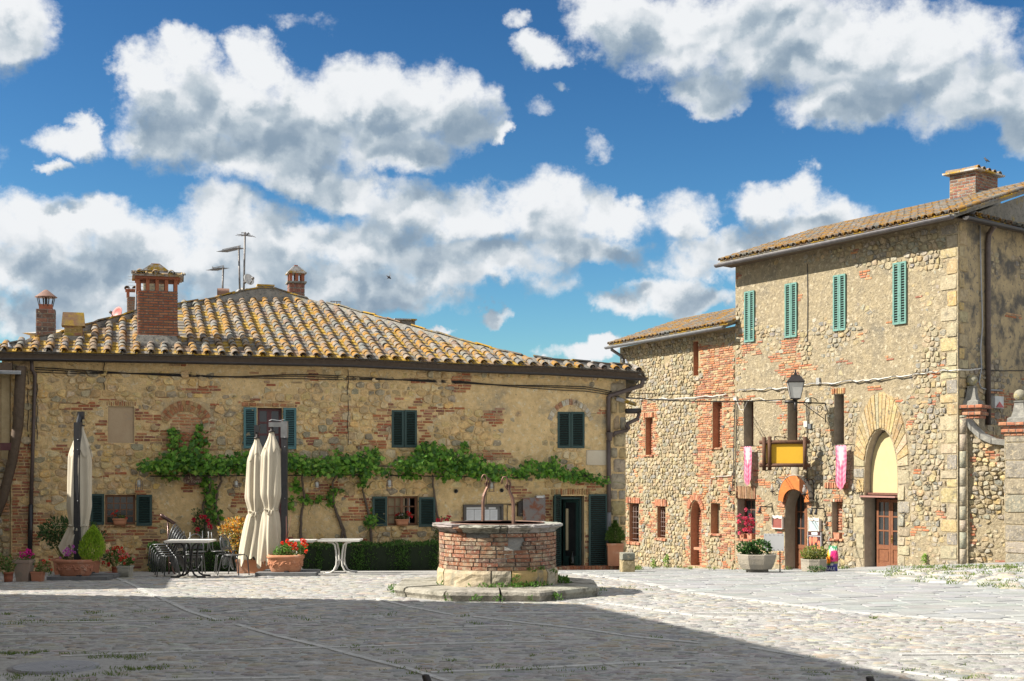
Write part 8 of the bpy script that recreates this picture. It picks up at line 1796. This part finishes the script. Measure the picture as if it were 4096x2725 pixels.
b.obj('lantern_frame', M_IRON, LT, ML @ Matrix.Rotation(pi / 4, 4, 'Z'))
Bag().lathe([((w1_ + .02) * q2, h1), ((w1_ + .02) * q2, h1 + .03), (.15 * q2, h1 + .20), (.15 * q2, h1 + .22), (.05, h1 + .26), (.03, h1 + .36), (.045, h1 + .39), (1e-3, h1 + .43)], 4, sm=False).obj('lantern_roof', M_GUT, LT, ML @ Matrix.Rotation(pi / 4, 4, 'Z'))
b = Bag()
for i in range(4): a = i * pi / 2 + pi / 4; b.tube([(cos(a) * (.10 + .05 * cos(q)), sin(a) * (.10 + .05 * cos(q)), h1 + .28 + .05 * sin(q)) for q in [j * .8 for j in range(8)]], .008, 4)
b.obj('finial_scrolls', M_IRON, LT, ML)
# wrought iron wall lamps with small glass flames
def sconce(label, x, y, sc=1.):
    s_, z_ = FT.hit(x, y); t = thing('wall_lamp', label, 'wall lamp', FT.w(s_, z_, 0), 'wrought iron wall lamps'); M = FT.M @ Matrix.Translation((s_, 0, z_)) @ Matrix.Scale(sc, 4); b = Bag()
    b.tube([(0, -.01, -.22), (0, -.01, .30)], .014, 5)
    for (cy, cz, r0, n_) in ((-.12, .22, .10, 10), (-.13, -.10, .11, 10), (-.28, .27, .07, 9)): b.tube([(0, cy + r0 * cos(a) * (1 - a / 12), cz + r0 * sin(a) * (1 - a / 12)) for a in [i * .6 for i in range(n_)]], .010, 4)
    b.tube([(0, 0, -.16), (0, -.2, -.2), (0, -.32, -.08)], .012, 5); b.lathe([(.02, -.10), (.075, -.075), (.08, -.05)], 10, (0, -.32, 0)); b.tube([(0, -.32, -.2), (0, -.32, -.05)], .012, 5); b.obj('bracket', M_IRON, t, M)
    Bag().lathe([(.03, -.05), (.06, .0), (.05, .08), (.022, .12), (.03, .17)], 10, (0, -.32, 0)).obj('glass_shade', mat('clear_shade', (.7, .7, .68), None, 4, .08, 0, trans=.7), t, M)
sconce('wrought iron wall lamp between the street house and the low flowered window', 2946, 1960, .85); sconce('wrought iron wall lamp on the far side of the orange hood', 3118, 1958, .9)
sconce('larger wrought iron wall lamp on the near side of the orange hood', 3256, 1966, 1.15); sconce('wrought iron wall lamp beside the jamb of the big stone arch', 3440, 1955, .8)
def spots(label, x, y, n):
    s_, z_ = FT.hit(x, y); t = thing('spot_bracket', label, 'spotlight', FT.w(s_, z_, 0)); M = FT.M @ Matrix.Translation((s_, 0, z_)); b = Bag(); b.tube([(0, 0, .12), (0, 0, -.2)], .014, 5); b.tube([(0, 0, -.02), (0, -.48, 0)], .02, 5); b.tube([(0, 0, .1), (0, -.3, 0)], .01, 4); b.obj('bracket', M_IRON, t, M)
    for i in range(n): y_ = -.46 + i * .18; Bag().lathe([(.02, 0), (.035, -.03), (.035, -.10), (.055, -.17), (.05, -.17)], 10, (0, y_, -.02)).obj('spot_head', M_PO, t, M @ Matrix.Translation((0, y_, 0)) @ Matrix.Rotation(.25, 4, 'Y') @ Matrix.Translation((0, -y_, 0)))
spots('iron bracket with a single spotlight above the maroon menu board', 3088, 2026, 1); spots('iron bracket with two spotlights above the pale blue menu board', 3296, 2032, 2)
# menu boards, poster, blank panel
def board(name, label, x0, y0, x1, y1, out, matl, th=.10, edge=None, wavy=False, fr=FT, cat='menu board'):
    q = fr.r(x0, y0, x1, y1, out); t = thing(name, label, cat, fr.w(q[0], q[2], out)); Bag().box(q[0], q[1], -out, -out + th, q[2], q[3]).obj('panel', matl, t, fr.M)
    if edge:
        b = Bag(); r = .018; b.box(q[0] - r, q[0], -out - .02, -out + th, q[2], q[3]); b.box(q[1], q[1] + r, -out - .02, -out + th, q[2], q[3]); b.box(q[0] - r, q[1] + r, -out - .018, -out + th, q[2] - r * 1.6, q[2])
        if wavy:
            n = 12
            for i in range(n): u = i / n; h = .05 * abs(sin(u * 2 * pi)) ; a = lerp(q[0] - r, q[1] + r, u); b.box(a, lerp(q[0] - r, q[1] + r, (i + 1) / n), -out - .022, -out - .002, q[3] - .06 + (.03 - h * .6), q[3] + .05 - h * .5)
        b.obj('frame', edge, t, fr.M)
    return t, q
M_PF = mat('pink_white_frame', (.62, .50, .42), (.66, .62, .56), 30, .6, .1)
board('menu_board', 'small maroon menu board with a pale wavy frame beside the restaurant door', 3091, 2067, 3129, 2112, .08, mat('maroon_panel', (.22, .06, .05), (.26, .09, .07), 6, .4, .05), .06, M_PF, True)
t, q = board('menu_board', 'small pale blue menu board with wavy frame on the near side of the restaurant door', 3236, 2076, 3276, 2121, .10, mat('pale_blue_panel', (.42, .50, .52), (.38, .45, .47), 6, .4, .05), .08, M_PF, True)
for i in (1, 2): x = lerp(q[0], q[1], i / 3); Bag().box(x - .004, x + .004, -.102, -.1, q[2] + .02, q[3] - .06).obj('divider', MATS['faint_print'], t, FT.M)
t, q = board('meat_poster', 'poster of red hanging meat in a pale frame under the blue menu board', 3234, 2128, 3284, 2205, .10, mat('poster_dark', (.05, .025, .025), (.09, .03, .03), 6, .4, .05), .03, mat('pale_metal_frame', (.5, .5, .52), None, 4, .4, 0), cat='poster'); R = random.Random(3)
M_MEAT = mat('printed_red_meat', (.62, .13, .07), (.75, .26, .15), 24, .5, .0)
for i in range(4): x = lerp(q[0], q[1], (.16, .42, .6, .82)[i]); h = (q[3] - q[2]); b = Bag(); zt_ = q[3] - h * (.26, .26, .26, .45)[i]; zb_ = q[2] + h * (.3, .3, .45, .1)[i]; m = 10; b.add([(x + sgn * (.02 + .035 * sin(pi * (j / m) ** .7)), -.102, lerp(zt_, zb_, j / m)) for j in range(m + 1) for sgn in (-1, 1)], [(j * 2, j * 2 + 2, j * 2 + 3, j * 2 + 1) for j in range(m)]); b.obj('meat_print', M_MEAT, t, FT.M)
b = Bag(); [b.ball((lerp(q[0] + .03, q[1] - .03, R.random()), -.1, q[2] + R.uniform(.02, .22) * h), .035, 6, 4, sy=.05) for _ in range(16)]; b.obj('meat_print', M_MEAT, t, FT.M)
Bag().box(lerp(q[0], q[1], .25), lerp(q[0], q[1], .72), -.104, -.101, q[3] - h * .15, q[3] - h * .02).obj('price_strip', M_PAP, t, FT.M); Bag().box(q[0], q[1], -.103, -.101, q[3] - h * .24, q[3] - h * .19).obj('printed_band', MATS['faint_print'], t, FT.M)
Yb = G(3100, 2290).y - .2; FB = Frame((P(3095, 0, Yb).x, Yb), (.97, -.22)); q = FB.r(3055, 2135, 3136, 2204); t = thing('blank_panel', 'blank light grey sign panel standing at the stone trough', 'sign', FB.w((q[0] + q[1]) / 2, gz(FB.o.x, Yb), -.02)); Bag().box(q[0], q[1], -.012, .012, q[2], q[3]).obj('panel', mat('light_grey_panel', (.44, .44, .44), (.42, .42, .42), 3, .5, .03), t, FB.M)
b = Bag()
for i in range(5): x = lerp(q[0] + .04, q[1] - .04, i / 4); b.ball((x, -.014, q[3] - .03), .008, 6, 4); b.ball((x, -.014, q[2] + .03), .008, 6, 4)
b.obj('screws', M_IRON, t, FB.M); g0 = gz(FB.o.x, Yb); b = Bag(); [b.tube([(x, .03, g0), (x, .03, q[3] - .1)], .016, 6) for x in (lerp(q[0], q[1], .2), lerp(q[0], q[1], .8))]; b.obj('support_leg', M_IRON, t, FB.M)
# bag of potting soil
g = G(3327, 2287); k = g.y / F; t = thing('soil_bag', 'bright upright potting soil bag printed with a pink flower', 'bag', g); h = 104 * k; w = 23 * k; n = 12; m = 14; b = Bag(); cols = []
for side in (-1, 1):
    for j in range(m + 1):
        v = j / m; ww_ = w * (1 - .30 * v ** 3) * (1 - .06 * sin(v * 9)); th = .11 * (sin(pi * min(1, v * .9 + .12)) ** .6) * (1 - v ** 6)
        for i in range(n + 1):
            u = i / n * 2 - 1; b.v.append((u * ww_ + .03 * v, side * th * sqrt(max(0, 1 - u * u * .97)), v * h))
            if v < .25: c_ = (.06, .05, .30)
            elif v < .30: c_ = (.10, .35, .05) if u < -.2 else ((.06, .05, .30) if u > .3 else (.7, .7, .65))
            elif v > .84: c_ = (.03, .25, .09) if noise.noise(Vector((u * 4, v * 20, 0))) < .1 else (.75, .8, .75)
            elif u < -.25 - (v - .3) * .3: c_ = (.85, .22, .01) if v < .6 else (.88, .40, .02)
            elif v < .36: c_ = (.03, .12, .03) if u < .4 else (.4, .4, .02)
            elif (u - .05) ** 2 * .16 + (v - .52) ** 2 * .9 < .003: c_ = (.015, .01, .01)
            else: c_ = (.78, .04, .22) if (int(atan2(v - .5, u * .4) * 4) % 2) else (.55, .01, .11)
            b.c.append(c_)
N1 = (m + 1) * (n + 1)
for sd in (0, 1):
    for j in range(m):
        for i in range(n): a = sd * N1 + j * (n + 1) + i; f_ = (a, a + 1, a + n + 2, a + n + 1); b.f.append(f_ if sd == 0 else f_[::-1]); b.m.append(0); b.sm.append(True)
FBg = Frame((g.x, g.y), (.95, -.31)); MB = FBg.M @ Matrix.Translation((0, 0, g.z)); b.obj('sack', mat('printed_plastic', (1, 1, 1), (.9, .9, .9), 20, .3, .15, 12, attr=True), t, MB)
text('ERALE', FBg, -w * .35, g.z + h * .12, .10, .125, M_PAP, t, bold=.002)
# carved relief and rings on the tall house
s_, z_ = FT.hit(3184, 1880); t = thing('stone_relief', 'small oval carved stone under the yellow sign', 'carving', FT.w(s_, z_, 0)); Bag().ball((0, 0, 0), .17, 12, 8, sy=.5, sz=1.5).obj('carving', M_TR, t, FT.M @ Matrix.Translation((s_, -.03, z_)))
for i, (x, y) in enumerate(((3664, 1975), (3716, 1930), (3690, 2012), (3620, 2050))):
    s_, z_ = FT.hit(x, y); t = thing('tether_ring', ['iron tether ring left of the topmost on the tall house', 'topmost iron tether ring on the tall house near its corner', 'iron tether ring below the middle of the group near the house corner', 'lowest iron tether ring on the tall house nearest the arch'][i], 'iron ring', FT.w(s_, z_, 0)); b = Bag(); b.tube([(0, -.05 - .012 * (j % 2), -.06 + .06 * cos(j * pi / 8)) if 0 else (.055 * sin(j * pi / 8), -.06, -.05 + .055 * cos(j * pi / 8)) for j in range(17)], .009, 5); b.tube([(0, .03, 0), (0, -.07, 0)], .012, 5); b.obj('ring', M_IRON, t, FT.M @ Matrix.Translation((s_, 0, z_)))
# worn stone bench in front of the big arch
q = FT.r(3560, 2266, 3655, 2280, .25); t = thing('stone_bench', 'low worn grey stone bench against the wall beside the big arch door', 'bench', FT.w(q[0], q[2], .25)); Bag().box(q[0], q[1], -.38, -.02, q[2], q[3]).obj('seat', MATS['lichen_grey_stone'], t, FT.M)
zg = gz(*FT.w((q[0] + q[1]) / 2, 0, .2)[:2]) - .1; b = Bag(); b.box(q[0] + .05, q[0] + .2, -.34, -.05, zg, q[2]); b.box(q[1] - .2, q[1] - .05, -.34, -.05, zg, q[2]); b.obj('support', MATS['lichen_grey_stone'], t, FT.M)
# bottles in the doorway
for i, (x, lb) in enumerate(((2289, 'dark wine bottle on the doorway floor, the farther from the brass handle'), (2308, 'dark wine bottle on the doorway floor, the nearer to the brass handle'))):
    s_, z1 = FL.hit(x, 2205, -.35); _, z0 = FL.hit(x, 2268, -.35); h = z1 - z0; t = thing('wine_bottle', lb, 'bottle', FL.w(s_, z0, -.35)); Bag().lathe([(.085, 0), (.09, .02), (.09, h * .55), (.07, h * .66), (.03, h * .76), (.028, h), (.02, h)], 14).obj('bottle', mat('dark_bottle_glass', (.012, .016, .01), None, 4, .08, 0), t, FL.M @ Matrix.Translation((s_, .35, z0)))
